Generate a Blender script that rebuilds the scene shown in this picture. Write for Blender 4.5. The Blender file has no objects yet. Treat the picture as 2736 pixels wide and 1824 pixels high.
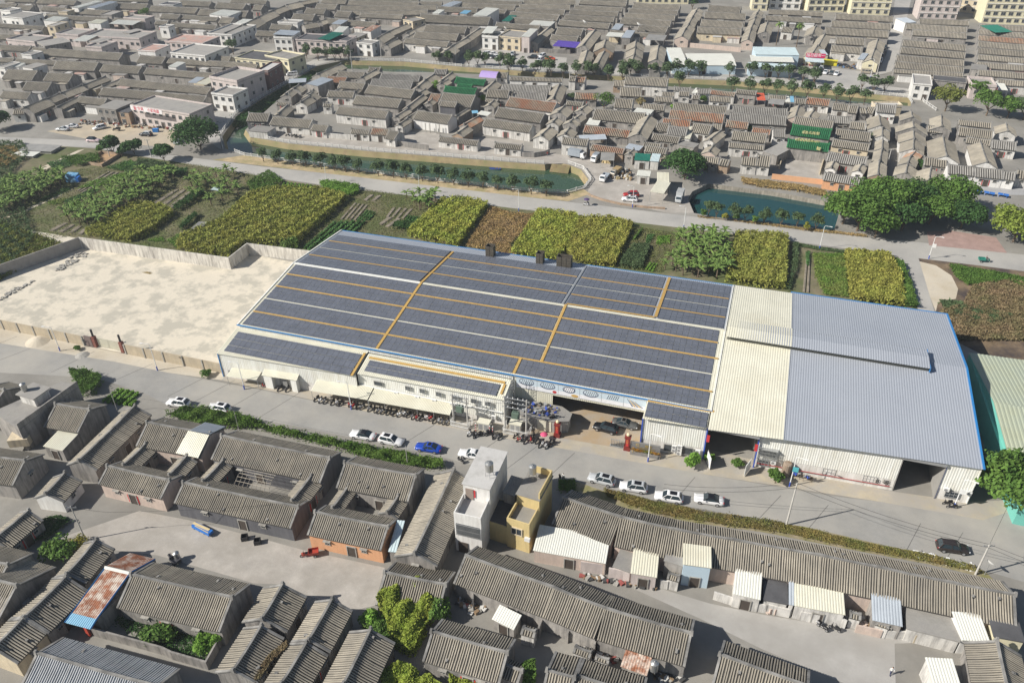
import bpy, math, random, re
import numpy as np
from mathutils import Vector, Matrix
random.seed(7); RNG=np.random.default_rng(7)
C=bpy.context.scene.collection; SC=bpy.context.scene
R=math.radians
# ---------------------------------------------------------------- camera: a drone 95 m above the ground
PITCH,ROLL,HEAD,F,H=R(34.2),R(.8),R(-18.2),2128.,95.
fw=np.array([math.sin(HEAD)*math.cos(PITCH),math.cos(HEAD)*math.cos(PITCH),-math.sin(PITCH)])
rt=np.array([math.cos(HEAD),-math.sin(HEAD),0.]); dn=np.cross(fw,rt)
CM=np.array([math.cos(ROLL)*rt+math.sin(ROLL)*dn,-math.sin(ROLL)*rt+math.cos(ROLL)*dn,fw])
cam=bpy.data.cameras.new('camera'); co=bpy.data.objects.new('camera',cam); C.objects.link(co)
cam.sensor_width=36; cam.lens=F/2736*36; cam.clip_end=6000; cam.clip_start=1
m=Matrix.Identity(4)
for i in range(3): m[i][0],m[i][1],m[i][2]=CM[0][i],-CM[1][i],-CM[2][i]
m[2][3]=H; co.matrix_world=m; SC.camera=co
# survey sheets: the plan was measured on these tiles (origin x, origin y, scale)
TILE={'a':(640,160,5.88),'b':(1000,160,3.36),'c':(1360,190,3.36),'d':(1720,210,3.36),'e':(2080,240,3.36),'f':(2400,240,3.2),
 'g':(0,0,3.36),'h':(360,0,3.36),'i':(720,0,3.36),'j':(1080,0,3.36),'k':(1440,0,3.36),'l':(1800,0,3.36),'m':(2160,0,2.3333),'n':(0,180,1.92)}
for r_,y_ in enumerate((0,450,900,1364)):
    for c_,x_ in enumerate((0,680,1360,2036)): TILE[f'{r_}{c_}']=(x_,y_,3.36)
def px(t,x,y): a=TILE[t]; return (a[0]+x/a[2],a[1]+y/a[2])
def ray(q): return CM.T@np.array([(q[0]-1368)/F,(q[1]-912)/F,1.])
def un(q,z=0.): d=ray(q); k=(z-H)/d[2]; return np.array([d[0]*k,d[1]*k,z])
def hgt(b,t):
    B=un(b); d=ray(t); k=(B[:2]@d[:2])/(d[:2]@d[:2]); return H+d[2]*k
def pts(s,tile=None):
    out=[]
    for w in s.split():
        if w[0]=='@': tile=w[1:]; continue
        if ':' in w: t,w=w.split(':')
        else: t=tile
        x,y=w.split(','); out.append(px(t,float(x),float(y)))
    return out
def ground(s,z=0.): return [un(q,z) for q in pts(s)]
# ---------------------------------------------------------------- materials
MAT={}
def mat(name,col,rough=.85,var=.18,scale=.6,col2=None,c2scale=None,c2amt=.5,c2soft=.12,streak=None,objvar=.0,metal=0.,spec=.3,bump=0.,island=0.,zs=1.,bscale=None,trans=0.):
    if name in MAT: return MAT[name]
    M=bpy.data.materials.new(name); M.use_nodes=True; N=M.node_tree.nodes; L=M.node_tree.links
    p=N['Principled BSDF']; p.inputs['Roughness'].default_value=rough; p.inputs['Metallic'].default_value=metal
    p.inputs['Specular IOR Level'].default_value=spec
    geo=N.new('ShaderNodeNewGeometry')
    vm=N.new('ShaderNodeVectorMath'); vm.operation='MULTIPLY'; vm.inputs[1].default_value=(1,1,zs); L.new(geo.outputs['Position'],vm.inputs[0])
    def noise(sc,det=4,ro=.6,src=vm):
        n=N.new('ShaderNodeTexNoise'); n.inputs['Scale'].default_value=sc; n.inputs['Detail'].default_value=det; n.inputs['Roughness'].default_value=ro
        L.new(src.outputs[0],n.inputs['Vector']); return n
    def ramp(src,a,b):
        r=N.new('ShaderNodeMapRange'); r.inputs['From Min'].default_value=a; r.inputs['From Max'].default_value=b; r.clamp=True
        L.new(src,r.inputs['Value']); return r.outputs['Result']
    def mix(fac,c1,c2,bl='MIX'):
        x=N.new('ShaderNodeMix'); x.data_type='RGBA'; x.blend_type=bl
        if hasattr(fac,'links'): L.new(fac,x.inputs[0])
        else: x.inputs[0].default_value=fac
        for c,i in ((c1,6),(c2,7)):
            if hasattr(c,'links'): L.new(c,x.inputs[i])
            else: x.inputs[i].default_value=(*c,1)
        return x.outputs[2]
    n=noise(scale)
    lo=tuple(c*(1-var) for c in col); hi=tuple(min(1,c*(1+var)) for c in col)
    out=mix(ramp(n.outputs['Fac'],.3,.7),lo,hi)
    n2=noise(scale*9,3)
    out=mix(ramp(n2.outputs['Fac'],.3,.7),out,mix(1.,out,(1-var*.6,)*3,'MULTIPLY'))
    if col2:
        n3=noise(c2scale or scale*.4,5,.65)
        e=.5+(.5-c2amt)*.4
        out=mix(ramp(n3.outputs['Fac'],e-c2soft,e+c2soft),out,col2)
    if streak:
        v2=N.new('ShaderNodeVectorMath'); v2.operation='MULTIPLY'; v2.inputs[1].default_value=(1,1,.12); L.new(geo.outputs['Position'],v2.inputs[0])
        n4=noise(1.6,5,.7,v2)
        out=mix(ramp(n4.outputs['Fac'],.42,.72),out,streak)
    if objvar:
        oi=N.new('ShaderNodeObjectInfo'); r=N.new('ShaderNodeMapRange'); r.inputs['To Min'].default_value=1-objvar; r.inputs['To Max'].default_value=1+objvar
        L.new(oi.outputs['Random'],r.inputs['Value']); out=mix(1.,out,r.outputs['Result'],'MULTIPLY')
    if island:
        r=N.new('ShaderNodeMapRange'); r.inputs['To Min'].default_value=1-island; r.inputs['To Max'].default_value=1+island
        L.new(geo.outputs['Random Per Island'],r.inputs['Value']); out=mix(1.,out,r.outputs['Result'],'MULTIPLY')
    L.new(out,p.inputs['Base Color'])
    if bump:
        b=N.new('ShaderNodeBump'); b.inputs['Strength'].default_value=bump; b.inputs['Distance'].default_value=.1
        nb=noise(bscale or scale*6,4); L.new(nb.outputs['Fac'],b.inputs['Height']); L.new(b.outputs[0],p.inputs['Normal'])
    if trans:
        tr=N.new('ShaderNodeBsdfTranslucent'); L.new(out,tr.inputs['Color'])
        ms=N.new('ShaderNodeMixShader'); ms.inputs[0].default_value=trans
        L.new(p.outputs[0],ms.inputs[1]); L.new(tr.outputs[0],ms.inputs[2]); L.new(ms.outputs[0],N['Material Output'].inputs['Surface'])
    MAT[name]=M; return M
def plain(name,col,rough=.5,metal=0.,spec=.5,var=.06,**k): return mat(name,col,rough,var,1.3,metal=metal,spec=spec,**k)
# ---------------------------------------------------------------- mesh builder (world coordinates unless a frame is given)
FR={}   # root name -> inverse frame
class MB:
    def __init__(s): s.v=[];s.f=[];s.m=[]
    def vs(s,a): i=len(s.v); s.v+= [tuple(map(float,p)) for p in a]; return i
    def face(s,a,mi=0): i=s.vs(a); s.f.append(tuple(range(i,i+len(a)))); s.m.append(mi)
    def box(s,c,d,rz=0.,mi=0,tilt=None):
        x,y,z=d[0]/2,d[1]/2,d[2]/2; cs,sn=math.cos(rz),math.sin(rz)
        i=s.vs([(c[0]+a*x*cs-b*y*sn,c[1]+a*x*sn+b*y*cs,c[2]+e*z) for e in(-1,1) for a,b in((-1,-1),(1,-1),(1,1),(-1,1))])
        for q in((3,2,1,0),(4,5,6,7),(0,1,5,4),(1,2,6,5),(2,3,7,6),(3,0,4,7)): s.f.append(tuple(i+k for k in q)); s.m.append(mi)
    def prism(s,poly,z0,z1,mi=0,top=None,bottom=True):
        n=len(poly); i=s.vs([(p[0],p[1],z0) for p in poly]+[(p[0],p[1],z1 if not hasattr(z1,'__len__') else z1[k]) for k,p in enumerate(poly)])
        for k in range(n): j=(k+1)%n; s.f.append((i+k,i+j,i+n+j,i+n+k)); s.m.append(mi)
        s.f.append(tuple(i+n+k for k in range(n))); s.m.append(mi if top is None else top)
        if bottom: s.f.append(tuple(i+k for k in reversed(range(n)))); s.m.append(mi)
    def hexa(s,lo,hi,mi=0,top=None):
        i=s.vs(list(lo)+list(hi)); n=len(lo)
        for k in range(n): j=(k+1)%n; s.f.append((i+k,i+j,i+n+j,i+n+k)); s.m.append(mi)
        s.f.append(tuple(i+n+k for k in range(n))); s.m.append(mi if top is None else top)
        s.f.append(tuple(i+k for k in reversed(range(n)))); s.m.append(mi)
    def tube(s,path,r,n=6,mi=0,cap=True):
        path=[np.array(p,float) for p in path]; rs=r if hasattr(r,'__len__') else [r]*len(path); rings=[]
        for k,p in enumerate(path):
            d=path[min(k+1,len(path)-1)]-path[max(k-1,0)]; d/=np.linalg.norm(d)+1e-9
            u=np.cross(d,[0,0,1.]); 
            if np.linalg.norm(u)<.05: u=np.cross(d,[0,1.,0])
            u/=np.linalg.norm(u); w=np.cross(u,d)
            rings.append(s.vs([p+rs[k]*(math.cos(a)*u+math.sin(a)*w) for a in [2*math.pi*j/n for j in range(n)]]))
        for a,b in zip(rings,rings[1:]):
            for j in range(n): s.f.append((a+j,a+(j+1)%n,b+(j+1)%n,b+j)); s.m.append(mi)
        if cap:
            s.f.append(tuple(rings[0]+j for j in reversed(range(n)))); s.m.append(mi)
            s.f.append(tuple(rings[-1]+j for j in range(n))); s.m.append(mi)
    def lathe(s,c,prof,n=12,mi=0):
        rings=[s.vs([(c[0]+r*math.cos(2*math.pi*j/n),c[1]+r*math.sin(2*math.pi*j/n),c[2]+z) for j in range(n)]) for r,z in prof]
        for a,b in zip(rings,rings[1:]):
            for j in range(n): s.f.append((a+j,a+(j+1)%n,b+(j+1)%n,b+j)); s.m.append(mi)
        s.f.append(tuple(rings[0]+j for j in reversed(range(n)))); s.m.append(mi); s.f.append(tuple(rings[-1]+j for j in range(n))); s.m.append(mi)
    def corr(s,A,B,Cc,D,pitch,h,mi=0,wob=0.):
        # corrugated sheet: A->B is the width, A->D the run of the ribs
        A,B,Cc,D=[np.array(p,float) for p in(A,B,Cc,D)]
        n=max(2,int(np.linalg.norm(B-A)/pitch)); nr=np.cross(B-A,D-A); nr/=np.linalg.norm(nr)
        if nr[2]<-.01: nr=-nr
        t0=[]
        for k in range(n):
            for u,e in((0,0),(.3,0),(.42,1),(.88,1)): t0.append(((k+u)/n,e))
        t0.append((1,0)); i=s.vs([A+(B-A)*t+nr*h*e for t,e in t0]+[D+(Cc-D)*t+nr*h*e for t,e in t0]); q=len(t0)
        for k in range(q-1): s.f.append((i+k,i+k+1,i+q+k+1,i+q+k)); s.m.append(mi)
    def build(s,name,mats,parent=None,smooth=False,**tags):
        me=bpy.data.meshes.new(name); v=np.array(s.v,float).reshape(-1,3)
        if parent is not None and parent.get('_f') is None and parent.name in FR:
            f=FR[parent.name]; v=(v-f[:3,3])@f[:3,:3]
        me.from_pydata(v.tolist(),[],s.f); me.update()
        for mm in (mats if isinstance(mats,(list,tuple)) else [mats]): me.materials.append(mm)
        if any(s.m): me.polygons.foreach_set('material_index',s.m)
        if smooth: me.polygons.foreach_set('use_smooth',[True]*len(s.f))
        o=bpy.data.objects.new(name,me); C.objects.link(o)
        if parent is not None:
            o.parent=parent
            if parent.name in FR: FR[o.name]=FR[parent.name]
        for k,x in tags.items():
            if x: o[k]=x
        return o
def thing(name,label,cat,loc=(0,0,0),rz=0.,group=None):
    o=bpy.data.objects.new(name,None); C.objects.link(o); o.empty_display_size=.5
    o.location=loc; o.rotation_euler=(0,0,rz); o['label']=label; o['category']=cat
    if group: o['group']=group
    f=np.eye(4); f[:2,:2]=[[math.cos(rz),-math.sin(rz)],[math.sin(rz),math.cos(rz)]]; f[:3,3]=loc; FR[o.name]=f
    return o
def copy_tree(o,loc=None,rz=None,label=None,group=None,parent=None):
    c=o.copy(); C.objects.link(c)
    if parent is not None: c.parent=parent
    if loc is not None: c.location=loc
    if rz is not None: c.rotation_euler=(0,0,rz)
    if label: c['label']=label
    if group: c['group']=group
    for ch in o.children: copy_tree(ch,parent=c)
    return c
ORD='first second third fourth fifth sixth seventh eighth ninth tenth eleventh twelfth thirteenth fourteenth fifteenth sixteenth seventeenth eighteenth nineteenth twentieth'.split()
def nth(k):
    if k<20: return ORD[k]
    t={2:'twenty',3:'thirty',4:'forty',5:'fifty',6:'sixty',7:'seventy'}[(k+1)//10]
    return t+('-'+ORD[(k+1)%10-1] if (k+1)%10 else 'th').replace('yth','ieth') if (k+1)%10 else t[:-1]+'ieth'
def sheet(name,poly,z,mt,kind='structure',**tags):
    b=MB(); b.face([(p[0],p[1],z) for p in poly]); o=b.build(name,mt,**tags)
    import bmesh
    bm=bmesh.new(); bm.from_mesh(o.data); bmesh.ops.triangulate(bm,faces=bm.faces[:]); 
    for f in bm.faces:
        if f.normal.z<0: f.normal_flip()
    bm.to_mesh(o.data); bm.free()
    if kind: o['kind']=kind
    return o
def inpoly(P,poly):
    x,y=P[:,0],P[:,1]; r=np.zeros(len(P),bool); n=len(poly)
    for i in range(n):
        a,b=poly[i],poly[i-1]
        with np.errstate(divide='ignore',invalid='ignore'):
            c=((a[1]>y)!=(b[1]>y))&(x<(b[0]-a[0])*(y-a[1])/(b[1]-a[1]+1e-12)+a[0])
        r^=c
    return r
def scatter(poly,n,rng=RNG):
    P=np.array([p[:2] for p in poly]); lo,hi=P.min(0),P.max(0); out=[]
    tot=0
    while tot<n:
        q=lo+(hi-lo)*rng.random((n*2,2)); q=q[inpoly(q,P)]; out.append(q); tot+=len(q)
        if len(q)==0 and len(out)>50: break
    return np.concatenate(out)[:n]
def fastmesh(name,V,Fq,mats,mi=None,parent=None,**tags):
    # V (n,3), Fq (m,4) arrays
    me=bpy.data.meshes.new(name); k=Fq.shape[1]
    me.vertices.add(len(V)); me.vertices.foreach_set('co',np.asarray(V,float).ravel())
    me.loops.add(Fq.size); me.loops.foreach_set('vertex_index',Fq.ravel().astype(np.int32))
    me.polygons.add(len(Fq)); me.polygons.foreach_set('loop_start',np.arange(0,Fq.size,k,dtype=np.int32))
    for mm in (mats if isinstance(mats,(list,tuple)) else [mats]): me.materials.append(mm)
    if mi is not None: me.polygons.foreach_set('material_index',np.asarray(mi,np.int32))
    me.update(calc_edges=True); me.validate()
    o=bpy.data.objects.new(name,me); C.objects.link(o)
    if parent is not None: o.parent=parent
    for kk,x in tags.items():
        if x: o[kk]=x
    return o
def leaves(P,nrm,size,rng,aspect=.6,jit=.7):
    # one small quad per point, facing roughly along nrm
    n=len(P); d=nrm+jit*rng.normal(size=(n,3)); d/=np.linalg.norm(d,axis=1)[:,None]+1e-9
    u=np.cross(d,rng.normal(size=(n,3))); u/=np.linalg.norm(u,axis=1)[:,None]+1e-9; w=np.cross(d,u)
    s=(size*(.6+.8*rng.random(n)))[:,None] if not hasattr(size,'__len__') else np.asarray(size)[:,None]
    u=u*s; w=w*s*aspect
    V=np.stack([P-u,P-w,P+u,P+w],1).reshape(-1,3); return V,np.arange(4*n).reshape(n,4)

# lettering meshes, made first while the scene is still small
TEXTM={}
for w_,sz in (('8',1.25),('号',1.25),('陵宏',.62),('LINGHONG CRAFT',.36),('出',.4),('入',.4),('平',.4),('安',.4),('☎ 空调     小武电器',1.35),('旭日超市一',1.5),('百年好合乡村',.95),('欢迎您',.95*.7)):
    cu=bpy.data.curves.new('lettering','FONT'); cu.body=w_; cu.size=sz; cu.extrude=.012; cu.align_x='CENTER'; cu.align_y='CENTER'
    o=bpy.data.objects.new('lettering',cu); C.objects.link(o); bpy.context.view_layer.update()
    TEXTM[w_]=bpy.data.meshes.new_from_object(o.evaluated_get(bpy.context.evaluated_depsgraph_get())); bpy.data.objects.remove(o)
BODY={}
for sit in (False,True):
    V=[(0,0,.95),(0,0,1.15),(0,0,1.38),(0,0,1.50),(0,0,1.60),(0,-.02,1.70)]; E=[(0,1),(1,2),(2,3),(3,4),(4,5)]; Rr=[.15,.14,.17,.06,.095,.09]
    for s,st in((-1,.18),(1,-.16)):
        i=len(V)
        if sit: V+=[(s*.12,-.05,.86),(s*.16,-.45,.80),(s*.15,-.42,.35),(s*.15,-.55,.30)]
        else: V+=[(s*.10,0,.88),(s*.11,-st*.5,.48),(s*.11,-st+.06,.09),(s*.12,-st-.12,.05)]
        Rr+=[.10,.075,.05,.04]; E+=[(0,i),(i,i+1),(i+1,i+2),(i+2,i+3)]
        i=len(V)
        if sit: V+=[(s*.20,0,1.40),(s*.26,-.16,1.18),(s*.26,-.42,1.12)]
        else: V+=[(s*.20,0,1.40),(s*.25,st*.4,1.13),(s*.24,st*.6-.08,.88)]
        Rr+=[.065,.05,.04]; E+=[(2,i),(i,i+1),(i+1,i+2)]
    me=bpy.data.meshes.new('body'); me.from_pydata(V,E,[]); o=bpy.data.objects.new('body',me); C.objects.link(o)
    o.modifiers.new('skin','SKIN'); ld=me.skin_vertices[0].data
    for k,x in enumerate(Rr): ld[k].radius=(x,x)
    ld[0].use_root=True; md=o.modifiers.new('sub','SUBSURF'); md.levels=1; md.render_levels=1
    bpy.context.view_layer.update(); BODY[sit]=bpy.data.meshes.new_from_object(o.evaluated_get(bpy.context.evaluated_depsgraph_get())); bpy.data.objects.remove(o)
# ---------------------------------------------------------------- daylight: low winter sun from the left behind the camera
SUN_EL,SUN_AZ=R(37),R(57+180)     # azimuth clockwise from +y of where the light comes from
w=bpy.data.worlds.new('World'); SC.world=w; w.use_nodes=True
nt=w.node_tree; bg=nt.nodes['Background']; sky=nt.nodes.new('ShaderNodeTexSky'); sky.sky_type='NISHITA'; sky.sun_disc=False
sky.sun_elevation=SUN_EL; sky.sun_rotation=SUN_AZ; sky.altitude=50; sky.air_density=1.0; sky.dust_density=1.0
nt.links.new(sky.outputs[0],bg.inputs[0]); bg.inputs[1].default_value=.06
sl=bpy.data.lights.new('sun','SUN'); sl.energy=5.0; sl.angle=R(.5); sl.color=(1,.95,.87)
so=bpy.data.objects.new('sun',sl); C.objects.link(so)
d=Vector((-math.sin(SUN_AZ)*math.cos(SUN_EL),-math.cos(SUN_AZ)*math.cos(SUN_EL),-math.sin(SUN_EL)))
so.rotation_euler=d.to_track_quat('-Z','Y').to_euler(); so.location=(-60,-40,120)
SC.view_settings.view_transform='Standard'; SC.view_settings.look='None'; SC.view_settings.exposure=.36; SC.view_settings.gamma=1
SC.cycles.use_denoising=True; SC.cycles.max_bounces=5; SC.cycles.diffuse_bounces=3; SC.cycles.glossy_bounces=2; SC.cycles.transmission_bounces=2
# ---------------------------------------------------------------- ground, water, roads
from mathutils.geometry import tessellate_polygon
m_pave=mat('village_paving',(.31,.295,.265),.9,.2,.12,col2=(.20,.19,.17),c2scale=.05,c2amt=.45,c2soft=.2,bump=.1)  # base darkened: the shade of the narrow lanes is put into this colour
m_road=mat('road_concrete',(.29,.285,.27),.88,.12,.16,col2=(.38,.36,.32),c2scale=.06,c2amt=.4,c2soft=.15,bump=.05)
m_road2=mat('canal_road',(.36,.35,.33),.9,.10,.1,col2=(.44,.42,.38),c2scale=.05,c2amt=.35,c2soft=.2)
m_dust=mat('dusty_apron',(.56,.51,.42),.92,.14,.3,col2=(.42,.37,.29),c2scale=.15,c2amt=.4,c2soft=.12,bump=.1)
m_court=mat('court_concrete',(.66,.60,.49),.92,.07,.2,col2=(.45,.42,.35),c2scale=.2,c2amt=.46,c2soft=.06,bump=.05)
m_yard=mat('yard_concrete',(.43,.40,.36),.9,.18,.35,col2=(.33,.305,.27),c2scale=.2,c2amt=.5,c2soft=.12)
m_soil=mat('field_soil',(.20,.17,.11),.95,.3,.25,col2=(.10,.12,.045),c2scale=.09,c2amt=.55,c2soft=.12,bump=.3)
m_bank=mat('canal_bank',(.33,.26,.15),.95,.3,.5,col2=(.2,.19,.09),c2scale=.25,c2amt=.4,bump=.4)
m_burnt=mat('burnt_scrub',(.22,.16,.10),.95,.35,.3,col2=(.07,.055,.05),c2scale=.12,c2amt=.5,c2soft=.1,bump=.4)
m_sand=mat('pale_sand',(.58,.52,.42),.95,.12,.4,col2=(.45,.39,.29),c2scale=.2,c2amt=.4)
m_tile=mat('red_paver',(.36,.25,.22),.9,.15,.5)
def water(name,col,rough=.06):
    M=plain(name,col,rough,0,.5,.15); return M
m_water=water('canal_water',(.045,.085,.045)); m_pond=water('pond_water',(.014,.06,.06))
MOAT=[(-160,211),(-97,209),(-60,209.5),(-52,211.5),(-48.5,216),(-48,222),(-52,229),(-57,232),(-62,233),(-64,230),(-73,229),(-123,225),(-152,224),(-168,226),
 (-174,232),(-178,250),(-181,264),(-183,290),(-181,309),(-172,312),(-155,312),(-138,316),(-105,320),(-58,324),(-20,321.5),(30,320.5),(50,322),(51,332),(31,334),(-15,337),(-61,331),(-94,328),(-129,327),(-156,328),(-183,323),(-190,312),
 (-189,289),(-188,265),(-186,245),(-178,224),(-170,214)]
POND=[(-17,222),(-13,229),(5,228.5),(21,225.5),(24,222),(22,207),(-4,206),(-15,207.5),(-18,213)]
outer=[(-1600,-200),(1600,-200),(1600,2600),(-1600,2600)]
allp=outer+MOAT+POND
tri=tessellate_polygon([[Vector((*p,0)) for p in q] for q in (outer,MOAT,POND)])
b=MB()
for t in tri:
    a=[allp[i] for i in t]; ar=(a[1][0]-a[0][0])*(a[2][1]-a[0][1])-(a[2][0]-a[0][0])*(a[1][1]-a[0][1])
    if ar<0: a=a[::-1]
    b.face([(x,y,0) for x,y in a])
b.build('ground',m_pave,kind='structure',label='grey village paving under the houses and lanes',category='ground')
def area(p): return sum(p[i-1][0]*p[i][1]-p[i][0]*p[i-1][1] for i in range(len(p)))/2
def inset(p,d):
    n=len(p); s=1 if area(p)>0 else -1; o=[]
    for i in range(n):
        a,bq,c=np.array(p[i-1]),np.array(p[i]),np.array(p[(i+1)%n])
        t=(bq-a)/np.linalg.norm(bq-a)+(c-bq)/np.linalg.norm(c-bq); t/=np.linalg.norm(t)+1e-9
        o.append(tuple(bq+s*d*np.array([-t[1],t[0]])))
    return o
for nm,hole,mt,wm,lab,dp in (('canal_bank',MOAT,m_bank,m_water,'green canal water curling round the old village',1.7),('pond_bank',POND,mat('pond_wall',(.33,.30,.25),.9,.2,.6,streak=(.12,.11,.09)),m_pond,'dark teal pond water beside the big trees',1.3)):
    b=MB(); q=inset(hole,1.3 if dp>1.5 else .35); n=len(hole)
    for i in range(n): j=(i+1)%n; b.face([(*hole[i],0),(*hole[j],0),(*q[j],-dp-.6),(*q[i],-dp-.6)])
    b.build(nm,mt,kind='structure',label='earth and stone bank down to the water',category='bank')
    lo=np.min(hole,0)-2; hi=np.max(hole,0)+2
    sheet('canal_water' if dp>1.5 else 'pond_water',[(lo[0],lo[1]),(hi[0],lo[1]),(hi[0],hi[1]),(lo[0],hi[1])],-dp,wm,label=lab,category='water')
def lay(name,s,z,mt,lab,cat): return sheet(name,ground(s) if isinstance(s,str) else s,z,mt,label=lab,category=cat)
lay('field_ground','@00 -900,1345 0,1300 500,1310 850,1335 1500,1445 2000,1475 2352,1505 @11 0,62 580,155 2352,352 @12 500,415 2352,620 @13 600,720 1225,800 1275,870 1330,1000 1400,1265 1000,1262 0,1085 @11 740,590 490,735 @10 2210,690 2050,800 700,615 0,1030 -900,1500',.012,m_soil,'brown vegetable plots between the road and the yard wall','field')
lay('scrub_ground','@13 1390,800 1560,1290 1640,1300 1960,1500 @23 1720,30 2060,200 2352,250 2600,300 @13 2700,980 2352,925',.012,m_burnt,'burnt brown scrub beside the grey shed','scrub')
lay('sand_patch','@13 1395,830 1560,870 1700,960 1760,1080 1740,1170 1580,1200 1560,1285 1500,1130',.018,m_sand,'pale bare sand beside the side road','sand')
lay('near_road',[(-330,86),(-148,91),(-140,92),(-126,95),(-117,96),(-107,95),(-100,93),(-90,93),(-82,94.5),(-70,95),(-44,95),(-31,94),(-19,96.5),(-7,95.5),(13,96.5),(34,96.5),(47,95),(60,95),(160,93),(160,116),(49,111),(43,106.5),(28,106),(20,105),(-1,104),(-33,103),(-61,102.5),(-87,102.5),(-107,102),(-120,102),(-148,100.5),(-330,96)],.012,m_road,'worn grey concrete road in front of the factory','road')
lay('dust_apron',[(-330,96),(-148,100.5),(-120,102),(-107,102),(-95,103),(-95,105.1),(-330,105.1)],.016,m_dust,'pale dusty strip along the yard wall','road')
lay('factory_apron',[(-95,103),(-61,102.5),(-33,103),(-1,104),(28,106),(43,106.5),(49,111),(49,113),(41,110),(29,109),(-36,112.5),(-36,106.6),(-95,104.6)],.016,mat('factory_apron',(.44,.385,.29),.92,.14,.3,col2=(.36,.335,.295),c2scale=.2,c2amt=.55,c2soft=.1),'tan paving along the front of the factory','pavement')
lay('factory_floor',[(-36,105.5),(-11.8,106.5),(-11.8,122),(-36,122)],.02,mat('factory_floor',(.37,.33,.28),.9,.12,.3,col2=(.36,.27,.17),c2scale=.18,c2amt=.5),'brown stained floor of the loading bay','floor')
lay('courtyard',[(-172,146),(-120.3,143),(-120,151.3),(-105,150.5),(-94,150),(-95.4,105),(-260,105),(-260,146)],.016,m_court,'cream concrete yard with brown damp stains','yard')
lay('canal_road',[(-420,188),(-247,196),(-214,202.5),(-182,199.5),(-148,197),(-125,196),(-63,196.3),(6,197.6),(37,196.6),(65,197),(160,199),(160,208.5),(67,206),(43,206),(30,205),(-22,205),(-65,204.6),(-124,204.3),(-149,203.5),(-185,204),(-217,208),(-252,202),(-420,198)],.02,m_road2,'pale concrete road between canal and fields','road')
lay('canal_verge',[(-168,204.1),(-124,204.3),(-65,204.6),(-50,205.2),(-45,212),(-48,215),(-52,211.3),(-60,209.3),(-97,208.8),(-160,210.8)],.016,mat('sandy_verge',(.46,.36,.22),.95,.25,.5,col2=(.28,.25,.12),c2scale=.2,c2amt=.4),'sandy verge along the canal railing','verge')
lay('side_road','@13 1220,780 1400,790 1550,1290 1400,1270 1330,1000',.024,m_road2,'narrow grey side road joining the canal road','road')
lay('market_ground','@00 420,1180 900,1090 1500,1120 1640,1160 1560,1330 900,1270',.016,mat('sandy_lot',(.50,.42,.30),.93,.15,.2,col2=(.38,.34,.28),c2scale=.08,c2amt=.5,c2soft=.2),'sandy parking ground before the old shops','ground')
lay('paved_square','@13 1480,570 1700,560 2100,620 2200,760 1500,690',.03,m_tile,'red and grey paved square under the big trees','pavement')
lay('house_yard','@30 1250,0 1680,80 2352,250 @31 430,350 1170,510 1080,850 860,900 480,760 250,660 @30 2280,650 1420,400 1000,350 700,230 460,270',.012,m_yard,'stained concrete yard between the tiled houses','yard')
lay('courtyard_lane','@32 900,600 1300,680 1800,830 @33 0,930 800,1060 1500,1180 1190,1190 1200,1546 740,1546 0,1240 @32 1700,960',.012,mat('lane_concrete',(.40,.385,.36),.9,.1,.25,col2=(.33,.315,.29),c2scale=.12,c2amt=.45),'smooth grey concrete lane behind the long terrace','lane')
lay('canal_promenade',[(-168,226.5),(-152,224.6),(-123,225.6),(-73,229.6),(-64,230.6),(-57,232.8),(-52,229.6),(-47.5,222),(-45,215),(-38,222),(-34,230),(-50,239),(-66,240),(-90,237),(-123,233),(-166,233)],.016,m_yard,'pale promenade along the canal front','promenade'); lay('lorry_yard','@12 700,20 830,30 1150,120 1560,140 1600,260 1660,400 1420,400 1240,360 1000,325 830,285 700,240 730,130',.014,m_yard,'dusty concrete lorry yard','yard')
lay('temple_yard','@b 280,650 520,650 640,690 900,700 1344,720 1344,800 520,800 200,745',.014,m_yard,'concrete forecourts of the canal side halls','yard')
lay('back_canal_road',[(-128,330),(-94,331),(-61,334),(-15,340),(31,337),(51,335),(53,344),(20,349),(-15,350),(-61,343),(-94,341),(-130,340)],.014,m_road2,'pale road beyond the back canal','road')
lay('west_canal_lane',[(-171,213),(-179,224),(-188,245),(-190,265),(-191,289),(-192,311),(-186,324),(-196,326),(-199,300),(-198,262),(-195,240),(-186,222)],.014,m_road2,'pale lane along the west canal','road')
# dark slab joints across the near road
b=MB(); rr=random.Random(3)
for k in range(30):
    x=-150+k*6.9+rr.uniform(-1,1); y0=94.6 if x>-80 else 95.5
    if rr.random()<.8: b.box((x+.5*3,y0+4,.022),(9.2,.07,.008),R(66+rr.uniform(-4,4)))
b.build('road_joint',mat('tar_joint',(.12,.115,.11),.9,.2,1.),kind='structure',label='dark tar joints between the road slabs',category='road joint')
# ---------------------------------------------------------------- the factory with its solar roof
m_cream=mat('cream_metal',(.68,.66,.54),.45,.06,.3,col2=(.60,.57,.45),c2scale=.12,c2amt=.3,spec=.4)
m_white=mat('white_metal',(.80,.80,.75),.45,.05,.3,spec=.4,streak=(.62,.60,.52))
m_base=mat('white_render',(.74,.72,.68),.85,.06,.5,streak=(.50,.47,.42))
m_grey=mat('grey_metal_roof',(.32,.345,.39),.38,.05,.12,col2=(.35,.375,.415),c2scale=.08,c2amt=.5,c2soft=.2,spec=.5)
m_blue=plain('blue_trim',(.03,.20,.48),.4); m_bluep=plain('blue_post',(.04,.09,.42),.4)
m_yel=mat('yellow_walkway',(.50,.32,.10),.6,.15,2.); m_alu=plain('aluminium',(.62,.64,.66),.35,.6)
m_dark=plain('dark_opening',(.02,.02,.022),.9); m_glass=plain('window_glass',(.05,.06,.07),.12,0,.6)
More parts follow.
